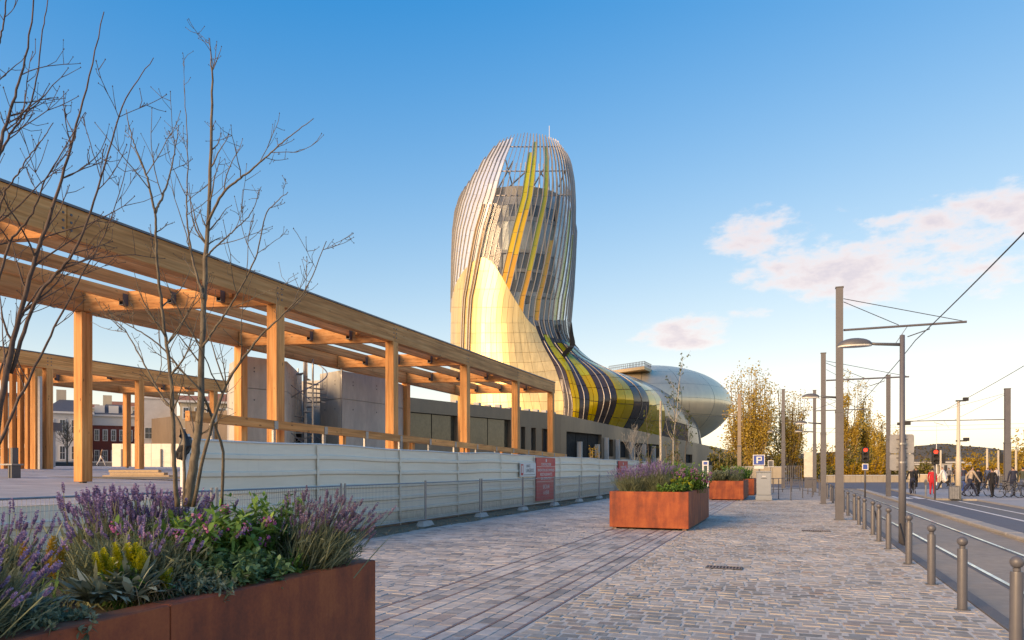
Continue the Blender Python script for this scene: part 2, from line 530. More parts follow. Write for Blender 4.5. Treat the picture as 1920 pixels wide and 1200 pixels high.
M_WX, M_WY, M_WZ = wood('wood_cross', 0), wood('wood_long', 1), wood('wood_post', 2)
M_CORTEN = corten('corten_steel')
M_STEEL = plain('grey_painted_steel', (0.10, 0.10, 0.112), 0.45, 0.0, 0.12, 2.0, spec=0.5)
M_DSTEEL = plain('dark_painted_steel', (0.09, 0.095, 0.105), 0.45, 0.0, 0.12, 2.0)
M_GALV = plain('galvanised_steel', (0.27, 0.275, 0.285), 0.42, 0.6, 0.18, 6.0)
M_WIRE = plain('wire', (0.05, 0.05, 0.055), 0.5, 0.4, 0.1)
M_CAP = plain('dark_flashing', (0.11, 0.12, 0.14), 0.4, 0.5, 0.1)
M_HOARD = plain('cream_painted_sheet', (0.82, 0.735, 0.60), 0.45, 0.0, 0.07, 0.9, stretch=(1, 0.25, 2.2), dirt=(0.70, 0.61, 0.48))
def _mud():
    nt = M_HOARD.node_tree; b = nt.nodes['Principled BSDF']
    src = b.inputs['Base Color'].links[0].from_socket
    z = nd(nt, 'ShaderNodeSeparateXYZ', {0: nd(nt, 'ShaderNodeNewGeometry').outputs['Position']}).outputs[2]
    n1 = noise(nt, coords(nt, (1, 2, 1), True), 3.0, 6, .7)
    h = nd(nt, 'ShaderNodeMath', {0: n1, 1: 0.9}, operation='MULTIPLY').outputs[0]
    f = nd(nt, 'ShaderNodeMapRange', {'Value': nd(nt, 'ShaderNodeMath', {0: h, 1: z}, operation='SUBTRACT').outputs[0], 'From Min': 0.0, 'From Max': 0.3, 'To Max': .55}).outputs[0]
    st = noise(nt, coords(nt, (1, 5, .25), True), 2.0, 5, .7)
    f2 = nd(nt, 'ShaderNodeMapRange', {'Value': st, 'From Min': .58, 'From Max': .8, 'To Max': .35}).outputs[0]
    c = nd(nt, 'ShaderNodeMixRGB', {0: f2, 1: src, 2: (.42, .36, .28, 1)}).outputs[0]
    nt.links.new(nd(nt, 'ShaderNodeMixRGB', {0: f, 1: c, 2: (.34, .25, .17, 1)}).outputs[0], b.inputs['Base Color'])
_mud()
M_CONC = plain('board_marked_concrete', (0.47, 0.455, 0.405), 0.8, 0.0, 0.2, 0.7, stretch=(1, 1, 0.35), bump=0.2, bscale=12, dirt=(0.32, 0.31, 0.30), world=True)
M_CONC2 = plain('pale_concrete', (0.42, 0.41, 0.39), 0.85, 0.0, 0.15, 1.5, bump=0.2, bscale=30)
M_DIRT = plain('dirt_gravel', (0.20, 0.135, 0.085), 0.95, 0.0, 0.45, 6.0, bump=0.8, bscale=25, dirt=(0.30, 0.23, 0.16), world=True)
M_GLASSDK = plain('dark_window_glass', (0.025, 0.03, 0.035), 0.06, 0.0, 0.1, spec=0.8)
M_DARK = plain('dark_void', (0.012, 0.012, 0.013), 0.8, 0.0, 0.1)
M_WHITE = plain('white_paint', (0.72, 0.71, 0.68), 0.55, 0.0, 0.06)
M_BLACK = plain('black_plastic', (0.015, 0.015, 0.016), 0.45, 0.0, 0.1)
M_RED = plain('red_print', (0.62, 0.05, 0.06), 0.45, 0.0, 0.06)
M_BLUE = plain('blue_sign', (0.02, 0.07, 0.33), 0.4, 0.0, 0.05)
M_ROADW = plain('road_paint', (0.68, 0.68, 0.66), 0.7, 0.0, 0.15, 4.0, dirt=(0.45, 0.45, 0.45), world=True)
# ------------------------------------------------------------------ ground, pavement, tram bed, road
M_GROUND = plain('far_ground', (0.20, 0.185, 0.155), 0.95, 0, 0.25, 0.05, bump=0.3, bscale=1.5, dirt=(0.15, 0.155, 0.09), world=True)
M_ASPH = plain('asphalt_blue_grey', (0.115, 0.122, 0.145), 0.8, 0, 0.14, 0.35, bump=0.35, bscale=60, dirt=(0.15, 0.15, 0.16), world=True)
M_ASPH2 = plain('asphalt_old_grey', (0.16, 0.155, 0.15), 0.85, 0, 0.16, 0.5, bump=0.35, bscale=60, dirt=(0.15, 0.145, 0.14), world=True)
M_TRAM = plain('tram_bed_aggregate', (0.30, 0.26, 0.215), 0.85, 0, 0.2, 0.8, bump=0.5, bscale=45, dirt=(0.24, 0.215, 0.18), world=True)
M_PLAZA = plain('plaza_concrete', (0.33, 0.33, 0.335), 0.8, 0, 0.12, 0.4, bump=0.2, bscale=30, dirt=(0.27, 0.27, 0.28), world=True)
M_RAIL = plain('polished_rail', (0.55, 0.56, 0.58), 0.2, 1.0, 0.1)
M_KERB = plain('granite_kerb', (0.34, 0.32, 0.29), 0.8, 0, 0.22, 5.0, bump=0.4, bscale=60, world=True)
M_DKERB = plain('dark_edge', (0.115, 0.115, 0.12), 0.75, 0, 0.2, 4.0, bump=0.3, bscale=50, world=True)
M_STRIP = plain('rusty_strip', (0.29, 0.19, 0.165), 0.6, 0.3, 0.35, 5.0, world=True)

def sheet(name, x0, x1, y0, y1, z, m, thick=0.2, kind='structure', parent=None):
    o = MB().box((x0, y0, z - thick), (x1, y1, z)).build(name, m, parent)
    if parent is None and kind:
        o['kind'] = kind
    return o
# one big sheet to the horizon
g = MB()
n = 24
rr = np.concatenate([[0], np.geomspace(30, 9000, n)])
aa = np.linspace(0, 2 * np.pi, 49)
V = np.stack([rr[:, None] * np.cos(aa)[None], rr[:, None] * np.sin(aa)[None], np.full((n + 1, 49), -0.09)], -1)
g.grid(V)
tag(g.build('ground', M_GROUND), kind='structure')

# joints: sandy bed below the setts, with a running-bond continuation in the material further off
def bedmat(name, near, far):
    m, nt, b = newmat(name)
    pos = nd(nt, 'ShaderNodeNewGeometry').outputs['Position']
    sp = nd(nt, 'ShaderNodeSeparateXYZ', {0: pos})
    v = coords(nt, (1, 1, 1), True)
    n1 = noise(nt, v, 20, 5, 0.7); n2 = noise(nt, v, 0.8, 4, 0.6)
    k = nd(nt, 'ShaderNodeMapRange', {'Value': n1, 'From Min': 0.3, 'From Max': 0.7, 'To Min': 0.75, 'To Max': 1.15}).outputs[0]
    c0 = nd(nt, 'ShaderNodeVectorMath', {0: near, 'Scale': k}, operation='SCALE').outputs[0]
    br = nd(nt, 'ShaderNodeTexBrick', {'Vector': v, 'Color1': c4([q * 0.75 for q in far]), 'Color2': c4([q * 1.2 for q in far]), 'Mortar': c4([q * 0.7 for q in far]), 'Scale': 1.0, 'Mortar Size': 0.012, 'Brick Width': 0.26, 'Row Height': 0.2})
    k2 = nd(nt, 'ShaderNodeMapRange', {'Value': n2, 'From Min': 0.3, 'From Max': 0.7, 'To Min': 0.85, 'To Max': 1.15}).outputs[0]
    c1 = nd(nt, 'ShaderNodeVectorMath', {0: br.outputs['Color'], 'Scale': k2}, operation='SCALE').outputs[0]
    f = nd(nt, 'ShaderNodeMath', {0: sp.outputs[1], 1: 40.0}, operation='GREATER_THAN').outputs[0]
    c = nd(nt, 'ShaderNodeMixRGB', {0: f, 1: c0, 2: c1}).outputs[0]
    nt.links.new(c, b.inputs['Base Color'])
    b.inputs['Roughness'].default_value = 0.85
    bp = nd(nt, 'ShaderNodeBump', {'Height': n1, 'Strength': 0.5, 'Distance': 0.01}).outputs[0]
    nt.links.new(bp, b.inputs['Normal'])
    return m
M_BEDC = bedmat('sand_joint', (0.54, 0.51, 0.455), (0.38, 0.345, 0.305))
M_BEDA = bedmat('grey_joint', (0.30, 0.285, 0.27), (0.36, 0.35, 0.345))
YEND = 66.0
pavement = MB().box((-2.6, -8, -0.3), (2.06, YEND, -0.0055)).build('pavement', M_BEDC)
pavement['kind'] = 'structure'
pave_a = MB().box((-9.35, -8, -0.3), (-2.6, YEND, -0.008)).build('paved_walk', M_BEDA)
pave_a['kind'] = 'structure'
# far part beyond the built setts: lift the surface level with their tops
MB().box((-2.6, 40.05, -0.02), (2.06, YEND, -0.002)).build('far_paving', M_BEDC, pavement)
MB().box((-9.35, 40.05, -0.02), (-2.6, YEND, -0.002)).build('far_paving', M_BEDA, pave_a)

LINES = [-4.51, -4.11, -3.29, -2.95, -2.60]
for i, x in enumerate(LINES):
    MB().box((x - 0.012, -8, -0.03), (x + 0.012, YEND - 0.3, 0.003)).build('steel_strip', M_STRIP, pave_a)

def rows(x0, x1, y0, y1, pitch, wmin, wmax, gap, r, along='x'):
    """running bond with uneven lengths: list of x0, x1, y0, y1"""
    out = []
    a0, a1, b0, b1 = (x0, x1, y0, y1) if along == 'x' else (y0, y1, x0, x1)
    nb = max(1, int(round((b1 - b0) / pitch)))
    p = (b1 - b0) / nb
    for i in range(nb):
        s = a0 - r.uniform(0, wmax)
        off = r.uniform(-0.012, 0.012) if nb > 3 else 0
        while s < a1:
            e = s + r.uniform(wmin, wmax)
            lo, hi = max(s, a0), min(e, a1)
            if hi - lo > 0.05:
                q = (lo + gap / 2, hi - gap / 2, b0 + i * p + off + gap / 2, b0 + (i + 1) * p + off - gap / 2)
                out.append(q if along == 'x' else (q[2], q[3], q[0], q[1]))
            s = e
    return np.array(out)
r = rs(5)
fieldA = rows(-9.33, -4.54, 4.0, 40, 0.195, 0.19, 0.36, 0.010, r)
fieldB = np.concatenate([rows(a + .013, b_ - .013, 4.0, 40, 0.205, 0.22, 0.42, 0.012, r, 'y') for a, b_ in zip(LINES[:-1], LINES[1:])])
fieldC = rows(-2.57, 2.05, 4.0, 40, 0.172, 0.13, 0.26, 0.027, r)
def sett_arrays(Q, r, jit, bev, hvar):
    n = len(Q)
    cx = np.stack([Q[:, 0], Q[:, 1], Q[:, 1], Q[:, 0]], 1); cy = np.stack([Q[:, 2], Q[:, 2], Q[:, 3], Q[:, 3]], 1)
    jx = r.uniform(-jit, jit, (n, 4)); jy = r.uniform(-jit, jit, (n, 4))
    mx, my = cx.mean(1, keepdims=True), cy.mean(1, keepdims=True)
    h = r.uniform(-hvar, hvar, (n, 1)); tl = r.uniform(-0.003, 0.003, (n, 4))
    ring = lambda inset, z: np.stack([cx + jx - np.sign(cx - mx) * inset, cy + jy - np.sign(cy - my) * inset, np.broadcast_to(z, (n, 4))], -1)
    V = np.stack([ring(bev, h + tl), ring(0, h + tl - bev * 0.8), ring(0, np.full((n, 4), -0.045))], 1)   # n, 3, 4, 3
    V = V.reshape(n, 12, 3)
    f = [(0, 1, 2, 3)]
    for lv in (0, 4):
        for k in range(4):
            f.append((lv + k, lv + 4 + k, lv + 4 + (k + 1) % 4, lv + (k + 1) % 4))
    F = (np.array(f)[None] + (np.arange(n) * 12)[:, None, None]).reshape(-1, 4)
    return V, F
SETS = []
for nm, Q, ma, mo, jit, bev, hv, par in (('A', fieldA, settmat('sett_grey', True, False), settmat('sett_grey_single', False, False), 0.006, 0.008, 0.003, pave_a),
                                          ('B', fieldB, MATS['sett_grey'], MATS['sett_grey_single'], 0.003, 0.006, 0.002, pave_a),
                                          ('C', fieldC, settmat('sett_warm', True, True), settmat('sett_warm_single', False, True), 0.013, 0.011, 0.005, pavement)):
    c = np.stack([(Q[:, 0] + Q[:, 1]) / 2, (Q[:, 2] + Q[:, 3]) / 2], 1)
    d = -SA * c[:, 0] + CA * c[:, 1]; lat = CA * c[:, 0] + SA * c[:, 1]
    px = 960 + FPX * lat / d; py = HZ + FPX * EYE / d
    vis = (py < 1205) & (px < 1930) & (px > 700)
    size = (Q[:, 1] - Q[:, 0]) * (Q[:, 3] - Q[:, 2]) / d ** 3
    size[~vis] = 0
    near = np.zeros(len(Q), bool)
    k = {'A': 110, 'B': 190, 'C': 300}[nm]
    near[np.argsort(-size)[:k]] = True
    V, F = sett_arrays(Q, r, jit, bev, hv)
    nV = V[near]; fV = V[~near]
    F1 = F[:9]
    fF = (F1[None] + (np.arange(len(fV)) * 12)[:, None, None]).reshape(-1, 4)
    mb = MB().add(fV.reshape(-1, 3), fF, np.repeat(r.uniform(0, 1, len(fV)), 12))
    o = mb.build('sett_field', ma, par); o['kind'] = 'stuff'
    # nearest ones singly, from a few shared shapes
    shapes = []
    for s in range(10):
        W, L = r.uniform(0.9, 1.1), 1.0
        q = np.array([[-0.5, 0.5, -0.5, 0.5]])
        sv, sf = sett_arrays(q, r, jit * 4, bev * 4.5, 0)
        sv = sv[0].copy(); sv[:, 2] = np.where(sv[:, 2] < -0.04, -0.045, np.where(sv[:, 2] < -0.015, -bev * 0.8, sv[:, 2] * 0.5))
        shapes.append(MB().add(sv, F1).mesh('sett', mo))
    for q in Q[near]:
        o = bpy.data.objects.new('sett', shapes[r.randint(10)])
        o.location = ((q[0] + q[1]) / 2, (q[2] + q[3]) / 2, r.uniform(-hv, hv))
        o.scale = (q[1] - q[0], q[3] - q[2], 1)
        o.parent = par
        COL.objects.link(o)

# dirt strip under the barriers and hoarding
db = MB()
yy = np.linspace(-8, 66, 150)
rr_ = rs(8)
e = -9.3 + 0.09 * np.sin(yy * 1.3) + rr_.uniform(-0.05, 0.05, len(yy))
V = np.stack([np.stack([np.full_like(yy, -10.9), yy, np.full_like(yy, 0.05)], -1), np.stack([np.full_like(yy, -10.1), yy, 0.03 + rr_.uniform(-.02, .03, len(yy))], -1), np.stack([e, yy, np.full_like(yy, 0.004)], -1)], 1)
db.grid(V[:, ::-1])
tag(db.build('dirt_strip', M_DIRT), kind='structure')
# loose stones on it
st = MB()
for i in range(420):
    y = 8 + 45 * rr_.rand() ** 1.6; x = rr_.uniform(-10.0, -9.2); s = rr_.uniform(0.012, 0.04)
    ico = np.array([(1, 0, 0), (-1, 0, 0), (0, 1, 0), (0, -1, 0), (0, 0, 1), (0, 0, -1)]) * s * rr_.uniform(0.6, 1.3, (6, 1))
    st.add(ico + [x, y, 0.03], [(0, 2, 4), (2, 1, 4), (1, 3, 4), (3, 0, 4), (2, 0, 5), (1, 2, 5), (3, 1, 5), (0, 3, 5)])
tag(st.build('gravel', plain('gravel_stone', (0.30, 0.22, 0.15), 0.9, 0, 0.3, 9.0)), 'loose brown gravel along the foot of the hoarding', 'gravel', kind='stuff')

# pavement edge, tram bed, rails, kerb, road
edge = MB().box((2.064, -8, -0.3), (2.22, YEND, 0.012), bev=0).build('edging', M_DKERB); edge['kind'] = 'structure'
tram = sheet('tram_bed', 2.224, 4.98, -8, 64, -0.045, M_TRAM)
for x in (2.95, 4.2):
    MB().box((x - 0.035, -8, -0.06), (x + 0.035, 63.9, -0.032)).build('rail', M_RAIL, tram)
    MB().box((x - 0.1, -8, -0.06), (x - 0.037, 63.9, -0.041)).build('rail_groove', M_DKERB, tram)
kerb = sheet('kerb', 4.984, 5.34, -8, 64, 0.02, M_KERB)
km = MB().box((0.0, 0.006, -0.04), (0.38, 0.994, 0.05), bev=0.02).mesh('kerb_stone', M_KERB)
for i in range(56):
    o = bpy.data.objects.new('kerb_stone', km); o.parent = kerb
    o.location = (4.97 + r.uniform(-.004, .004), 6 + i, 0.012 + r.uniform(-.004, .004)); COL.objects.link(o)
sheet('road', 5.344, 7.2, -8, 46, -0.05, M_ASPH)
sheet('old_lane', 7.2, 9.1, -8, 44, -0.054, M_ASPH2)
sheet('cross_street', -9.35, 90, 66.1, 100, -0.05, M_ASPH)
sheet('junction', 4.99, 7.2, 46, 66.1, -0.05, M_ASPH)
mk = MB()
mk.box((6.95, -8, -0.06), (7.07, 45, -0.044)); 
tag(mk.build('lane_line', M_ROADW), kind='structure')
tag(MB().box((8.05, -8, -0.06), (8.15, 43, -0.046)).build('lane_line', M_ROADW), kind='structure')
for x in (5.45, 6.05, 6.65):
    tag(MB().box((x, 45.6, -0.06), (x + 0.38, 49.0, -0.044)).build('crossing_stripe', M_ROADW), kind='structure')
sheet('plaza', 9.1, 90, -8, 44.004, 0.03, M_PLAZA)
pz = MB().box((7.3, 44.0, -0.2), (90, 64, 0.034)).build('plaza_walk', M_PLAZA); pz['kind'] = 'structure'
MB().box((7.21, 44.0, -0.2), (7.296, 64, 0.05)).build('kerb_edge', M_KERB, pz)
MB().box((7.21, 43.9, -0.2), (9.1, 43.996, 0.05)).build('kerb_edge', M_KERB, pz)

# raised square behind the hoarding: climbs gently to the houses
M_SQ = newmat('square_slabs')[0]
def _sq():
    nt = M_SQ.node_tree; b = nt.nodes['Principled BSDF']
    v = coords(nt, (1, 1, 1), True)
    br = nd(nt, 'ShaderNodeTexBrick', {'Vector': v, 'Color1': (0.30, 0.30, 0.325, 1), 'Color2': (0.40, 0.395, 0.41, 1), 'Mortar': (0.22, 0.22, 0.23, 1), 'Scale': 1.0, 'Mortar Size': 0.012, 'Brick Width': 0.9, 'Row Height': 0.45})
    n1 = noise(nt, v, 0.7, 5, 0.6)
    k = nd(nt, 'ShaderNodeMapRange', {'Value': n1, 'From Min': 0.3, 'From Max': 0.7, 'To Min': 0.82, 'To Max': 1.15}).outputs[0]
    nt.links.new(nd(nt, 'ShaderNodeVectorMath', {0: br.outputs['Color'], 'Scale': k}, operation='SCALE').outputs[0], b.inputs['Base Color'])
    b.inputs['Roughness'].default_value = 0.75
_sq()
def sqz(x):
    return np.interp(-np.asarray(x, float), [10.9, 20, 33, 62, 120], [1.05, 1.2, 1.62, 1.84, 1.9])
xs = np.array([-10.95, -14, -20, -26, -33, -45, -62, -90, -125]); ys = np.linspace(-12, 57, 12)
V = np.stack(np.meshgrid(xs, ys, indexing='ij') + [np.repeat(sqz(xs)[:, None], 12, 1)], -1)
sq = MB().grid(V)
sq.box((-11.05, -12, -0.2), (-10.95, 57, 1.04)); sq.box((-125, 56.9, -0.2), (-10.95, 57, 1.04))
xs2 = np.array([-33.5, -45, -62, -90, -160]); ys2 = np.linspace(56.9, 170, 8)
V = np.stack(np.meshgrid(xs2, ys2, indexing='ij') + [np.repeat(sqz(xs2)[:, None], 8, 1) - 0.01], -1)
sq.grid(V)
tag(sq.build('raised_square', M_SQ), kind='structure')

# drain covers in the setts
def grate(px, py, w, l, label):
    p = G(px, py)
    t = thing('drain_cover', (p[0], p[1], 0.004), label, 'drain')
    MB().box((-w / 2, -l / 2, -0.02), (w / 2, l / 2, 0.004)).build('backing', M_DARK, t)
    m = MB()
    m.box((-w / 2, -l / 2, 0), (w / 2, -l / 2 + .025, .012)).box((-w / 2, l / 2 - .025, 0), (w / 2, l / 2, .012)).box((-w / 2, -l / 2 + .026, 0), (-w / 2 + .025, l / 2 - .026, .012)).box((w / 2 - .025, -l / 2 + .026, 0), (w / 2, l / 2 - .026, .012))
    m.build('frame', M_DKERB, t)
    b = MB()
    k = int(w / 0.05)
    for i in range(1, k):
        b.box((-w / 2 + i * w / k - .011, -l / 2 + .027, 0), (-w / 2 + i * w / k + .011, l / 2 - .027, .01))
    b.build('bars', M_STRIP, t)
grate(1358, 1065, 0.58, 0.3, 'rectangular slotted drain cover in the middle of the warm setts')
grate(1530, 996, 0.7, 0.3, 'slotted drain cover near the foot of the tallest tram pole')
# ------------------------------------------------------------------ the museum: twisted tower flowing into a ring body on a dark plinth
def metalmat(name, col, rough, metal=1.0, var=0.06, streak=(1.2, 1.2, 0.08), objvar=0.1):
    m, nt, b = newmat(name)
    v = coords(nt, streak, True)
    n1 = noise(nt, v, 1.0, 4)
    info = nd(nt, 'ShaderNodeObjectInfo').outputs['Random']
    k = nd(nt, 'ShaderNodeMapRange', {'Value': n1, 'From Min': 0.3, 'From Max': 0.7, 'To Min': 1 - var, 'To Max': 1 + var}).outputs[0]
    k2 = nd(nt, 'ShaderNodeMapRange', {'Value': info, 'To Min': 1 - objvar, 'To Max': 1 + objvar}).outputs[0]
    kk = nd(nt, 'ShaderNodeMath', {0: k, 1: k2}, operation='MULTIPLY').outputs[0]
    nt.links.new(nd(nt, 'ShaderNodeVectorMath', {0: col, 'Scale': kk}, operation='SCALE').outputs[0], b.inputs['Base Color'])
    b.inputs['Metallic'].default_value = metal
    rr = nd(nt, 'ShaderNodeMapRange', {'Value': info, 'To Min': rough * 0.85, 'To Max': rough * 1.2}).outputs[0]
    nt.links.new(rr, b.inputs['Roughness'])
    return m
M_GOLD = metalmat('champagne_metal', (0.74, 0.55, 0.26), 0.34, 0.42, 0.16, (2.4, 2.4, 0.03), objvar=0.05)
M_SILVER = metalmat('brushed_aluminium', (0.84, 0.70, 0.49), 0.34, 0.55, 0.06, objvar=0.03)
M_YBAND = metalmat('yellow_printed_glass', (0.62, 0.40, 0.012), 0.13, 0.25, 0.05)
M_YBAND2 = metalmat('olive_printed_glass', (0.50, 0.46, 0.03), 0.13, 0.25, 0.05)
M_DBAND = metalmat('dark_printed_glass', (0.055, 0.044, 0.044), 0.2, 0.05, 0.1)
M_GBAND = metalmat('grey_printed_glass', (0.15, 0.16, 0.17), 0.15, 0.2, 0.1)
M_SEAM = plain('seam_backing', (0.06, 0.055, 0.05), 0.6, 0.3, 0.1)
M_GSEAM = plain('gold_seam', (0.42, 0.29, 0.12), 0.5, 0.5, 0.1)
M_FIN = metalmat('fin_aluminium', (0.40, 0.37, 0.34), 0.38, 0.5)
M_PGLASS = glassy('pale_printed_glass', (0.9, 0.93, 0.95), 0.78, (0.74, 0.74, 0.73), 0.1, refl=0.35)
M_CGLASS = glassy('clear_glass', (0.86, 0.89, 0.90), 0.10, (0.5, 0.52, 0.53), 0.05, refl=0.3)
M_BGLASS = glassy('blue_grey_glass', (0.7, 0.78, 0.82), 0.45, (0.22, 0.27, 0.31), 0.06)
M_YGLASS = glassy('yellow_glass', (0.85, 0.62, 0.02), 0.8, (0.80, 0.50, 0.005), 0.1, refl=0.2)
M_OGLASS = glassy('olive_glass', (0.8, 0.78, 0.05), 0.8, (0.58, 0.50, 0.008), 0.08, refl=0.2)
M_AGLASS = glassy('amber_glass', (0.9, 0.55, 0.1), 0.82, (0.80, 0.38, 0.008), 0.08, refl=0.2)
M_RUST = plain('bronze_lattice', (0.22, 0.14, 0.06), 0.6, 0.4, 0.5, 3.0)
M_PLINTH = plain('bronze_cladding', (0.21, 0.155, 0.11), 0.45, 0.3, 0.14, 0.25, stretch=(1, 1, 0.3), world=True)

ci = np.interp
D0, YW = 113.0, 600.0
def tw(py):  return ci(py, [250, 270, 370, 460, 530, 560, 600], [.42, .41, .36, .20, .08, .02, 0.])
def xl(py):  return ci(py, [240, 250, 300, 340, 380, 430, 480, 540, 600], [930, 924, 889, 870, 857, 849, 847, 846, 845])
def xr(py):  return ci(py, [240, 250, 300, 340, 380, 430, 480, 540, 600], [1046, 1049, 1068, 1076, 1079, 1080, 1079, 1076, 1071])
def ytop(px):
    return ci(px, [850, 857, 865, 880, 905, 935, 960, 985, 1020, 1045, 1065, 1073, 1079], [410, 382, 360, 338, 300, 264, 252, 248, 252, 262, 290, 315, 365])
def tower_pt(phi, py, off=0.0):
    """pixel-depth point of tower column phi (radians at the waist) at row py"""
    a = phi + tw(py)
    c, rr = (xl(py) + xr(py)) / 2, (xr(py) - xl(py)) / 2
    rm = rr * D0 / FPX
    px = c + (rr + off * FPX / D0) * np.sin(a)
    d = D0 - (rm + off) * np.cos(a)
    return px, py, d
def PV(px, py, d):
    px, py, d = np.broadcast_arrays(np.asarray(px, float), np.asarray(py, float), np.asarray(d, float))
    lat = (px - 960.0) / FPX * d
    return np.stack([-SA * d + CA * lat, CA * d + SA * lat, EYE + (HZ - py) / FPX * d], -1)
def smooth_poly(pts, m):
    pts = np.asarray(pts, float)
    q = np.vstack([2 * pts[0] - pts[1], pts, 2 * pts[-1] - pts[-2]])
    out = []
    for i in range(1, len(q) - 2):
        t = np.linspace(0, 1, 12, endpoint=False)[:, None]
        p0, p1, p2, p3 = q[i - 1:i + 3]
        out.append(0.5 * (2 * p1 + (p2 - p0) * t + (2 * p0 - 5 * p1 + 4 * p2 - p3) * t ** 2 + (3 * p1 - p0 - 3 * p2 + p3) * t ** 3))
    out = np.vstack(out + [pts[-1:]])
    s = np.concatenate([[0], np.cumsum(np.linalg.norm(np.diff(out[:, :2], axis=0), axis=1))])
    u = np.linspace(0, s[-1], m)
    return np.stack([ci(u, s, out[:, k]) for k in range(out.shape[1])], 1)
def seed_phi(px):
    return math.asin((px - 958.0) / 113.0)
RAD = 9.5
def lower(pts, phi, dend, amp):
    c = smooth_poly(pts, 49)
    t = np.linspace(0, 1, 49)
    d0 = D0 - RAD * math.cos(phi)
    d = d0 + (dend - d0) * (t * t * (3 - 2 * t)) + amp * np.sin(2 * np.pi * t) * np.sin(np.pi * t) ** 0.5
    return np.stack([c[:, 0], c[:, 1], d], 1)
BANDC = [
 [(1001,600),(1008,622),(1020,650),(1040,688),(1052,725),(1057,755),(1055,790)],
 [(1012,600),(1017,622),(1026,642),(1042,668),(1060,694),(1070,732),(1074,760),(1072,797)],
 [(1022,600),(1027,622),(1037,645),(1055,668),(1070,692),(1084,732),(1087,760),(1083,800)],
 [(1031,600),(1036,622),(1046,645),(1064,668),(1085,697),(1103,732),(1105,760),(1099,802)],
 [(1039,600),(1044,622),(1055,645),(1075,668),(1103,697),(1120,732),(1121,760),(1109,804)],
 [(1048,600),(1052,622),(1062,643),(1085,667),(1118,687),(1142,707),(1156,737),(1154,765),(1136,807)],
 [(1055,600),(1058,622),(1067,643),(1090,667),(1125,686),(1152,700),(1178,723),(1188,746),(1185,772),(1164,811)],
 [(1061,600),(1063,622),(1070,642),(1093,666),(1130,687),(1171,704),(1203,725),(1217,751),(1213,780),(1192,815)],
 [(1066,600),(1067,622),(1073,642),(1096,666),(1133,688),(1189,711),(1227,732),(1243,757),(1247,785),(1240,820)],
 [(1071,600),(1070,622),(1076,643),(1098,666),(1133,689),(1203,713),(1250,737),(1283,765),(1308,797),(1318,843)]]
BDEND = [101, 100, 100.5, 101.5, 102.5, 105, 109, 114, 122, 142]
BAMP = [0.3, 0.8, 1.0, 1.2, 1.6, 2.4, 2.8, 3.0, 2.6, 0.0]
SEED = [(-180, [(958,600),(958,700),(958,795)], 122.5, 0), (-135, [(878,600),(877,700),(876,795)], 119.7, 0),
        (-90, [(845,600),(844,690),(845,795)], 113, 0), (-68, [(853.2,600),(852,690),(852,795)], 108.8, 0), (-45, [(878.1,600),(876,690),(876,795)], 105.4, 0),
        (-22, [(915.7,600),(917,690),(922,792)], 103, 0), (0, [(958,600),(966,680),(985,790)], 101.6, 0), (12, [(981.5,600),(997,680),(1020,790)], 101.2, 0)]
cols_phi, cols_low = [], []
for ph, pts, de, am in SEED:
    cols_phi.append(math.radians(ph)); cols_low.append(lower(pts, math.radians(ph), de, am))
for pts, de, am in zip(BANDC, BDEND, BAMP):
    ph = seed_phi(min(pts[0][0], 1070.99))
    cols_phi.append(ph); cols_low.append(lower(pts, ph, de, am))
for ph, pts, de in ((135, [(1038,600),(1060,650),(1200,725),(1320,840)], 160), (180, [(958,600),(958,700),(958,795)], 122.5)):
    cols_phi.append(math.radians(ph)); cols_low.append(lower(pts, math.radians(ph), de, 0))
cols_phi = np.array(cols_phi); cols_low = np.array(cols_low)      # K, 49, 3
B_IDX = len(SEED)                                                 # first band column
def low_pt(phi, t):
    """lower skin: column phi, t 0 at the waist .. 1 at the plinth (monotone cubic across columns)"""
    phi = np.asarray(phi, float); t = np.asarray(t, float)
    phi, t = np.broadcast_arrays(phi, t)
    k = np.clip(np.searchsorted(cols_phi, phi, side='right') - 1, 0, len(cols_phi) - 2)
    h = cols_phi[k + 1] - cols_phi[k]
    s = (phi - cols_phi[k]) / h
    ti = t * 48; i0 = np.clip(ti.astype(int), 0, 47); fr = (ti - i0)[..., None]
    C = lambda kk: cols_low[kk, i0] * (1 - fr) + cols_low[kk, i0 + 1] * fr
    km, kp = np.maximum(k - 1, 0), np.minimum(k + 2, len(cols_phi) - 1)
    p0, p1, p2, p3 = C(km), C(k), C(k + 1), C(kp)
    hm = np.maximum(cols_phi[k] - cols_phi[km], 1e-6); hp = np.maximum(cols_phi[kp] - cols_phi[k + 1], 1e-6)
    e = lambda a: a[..., None]
    sl = (p2 - p1) / e(h)
    sm = np.where(e(km == k), sl, (p1 - p0) / e(hm)); sp_ = np.where(e(kp == k + 1), sl, (p3 - p2) / e(hp))
    lim = lambda a, b: np.where(a * b <= 0, 0, 2 * a * b / (a + b + 1e-12 * np.sign(a + b) + 1e-15))
    m1, m2 = lim(sm, sl) * e(h), lim(sl, sp_) * e(h)
    s = e(s)
    q = (2*s**3-3*s**2+1)*p1 + (s**3-2*s**2+s)*m1 + (-2*s**3+3*s**2)*p2 + (s**3-s**2)*m2
    return q
def skin(phi, w):
    """whole skin: w < 0 is tower row py = 600 + w*350 (w -1 .. 0), w 0..1 lower"""
    phi, w = np.broadcast_arrays(np.asarray(phi, float), np.asarray(w, float))
    px, py, d = tower_pt(phi, YW + np.minimum(w, 0) * 350.0)
    q = low_pt(phi, np.clip(w, 0, 1))
    up = w < 0
    return np.stack([np.where(up, px, q[..., 0]), np.where(up, py, q[..., 1]), np.where(up, d, q[..., 2])], -1)
def skinw(phi, w):
    q = skin(phi, w)
    return PV(q[..., 0], q[..., 1], q[..., 2])
AX = P(958, HZ, D0)                          # tower axis foot
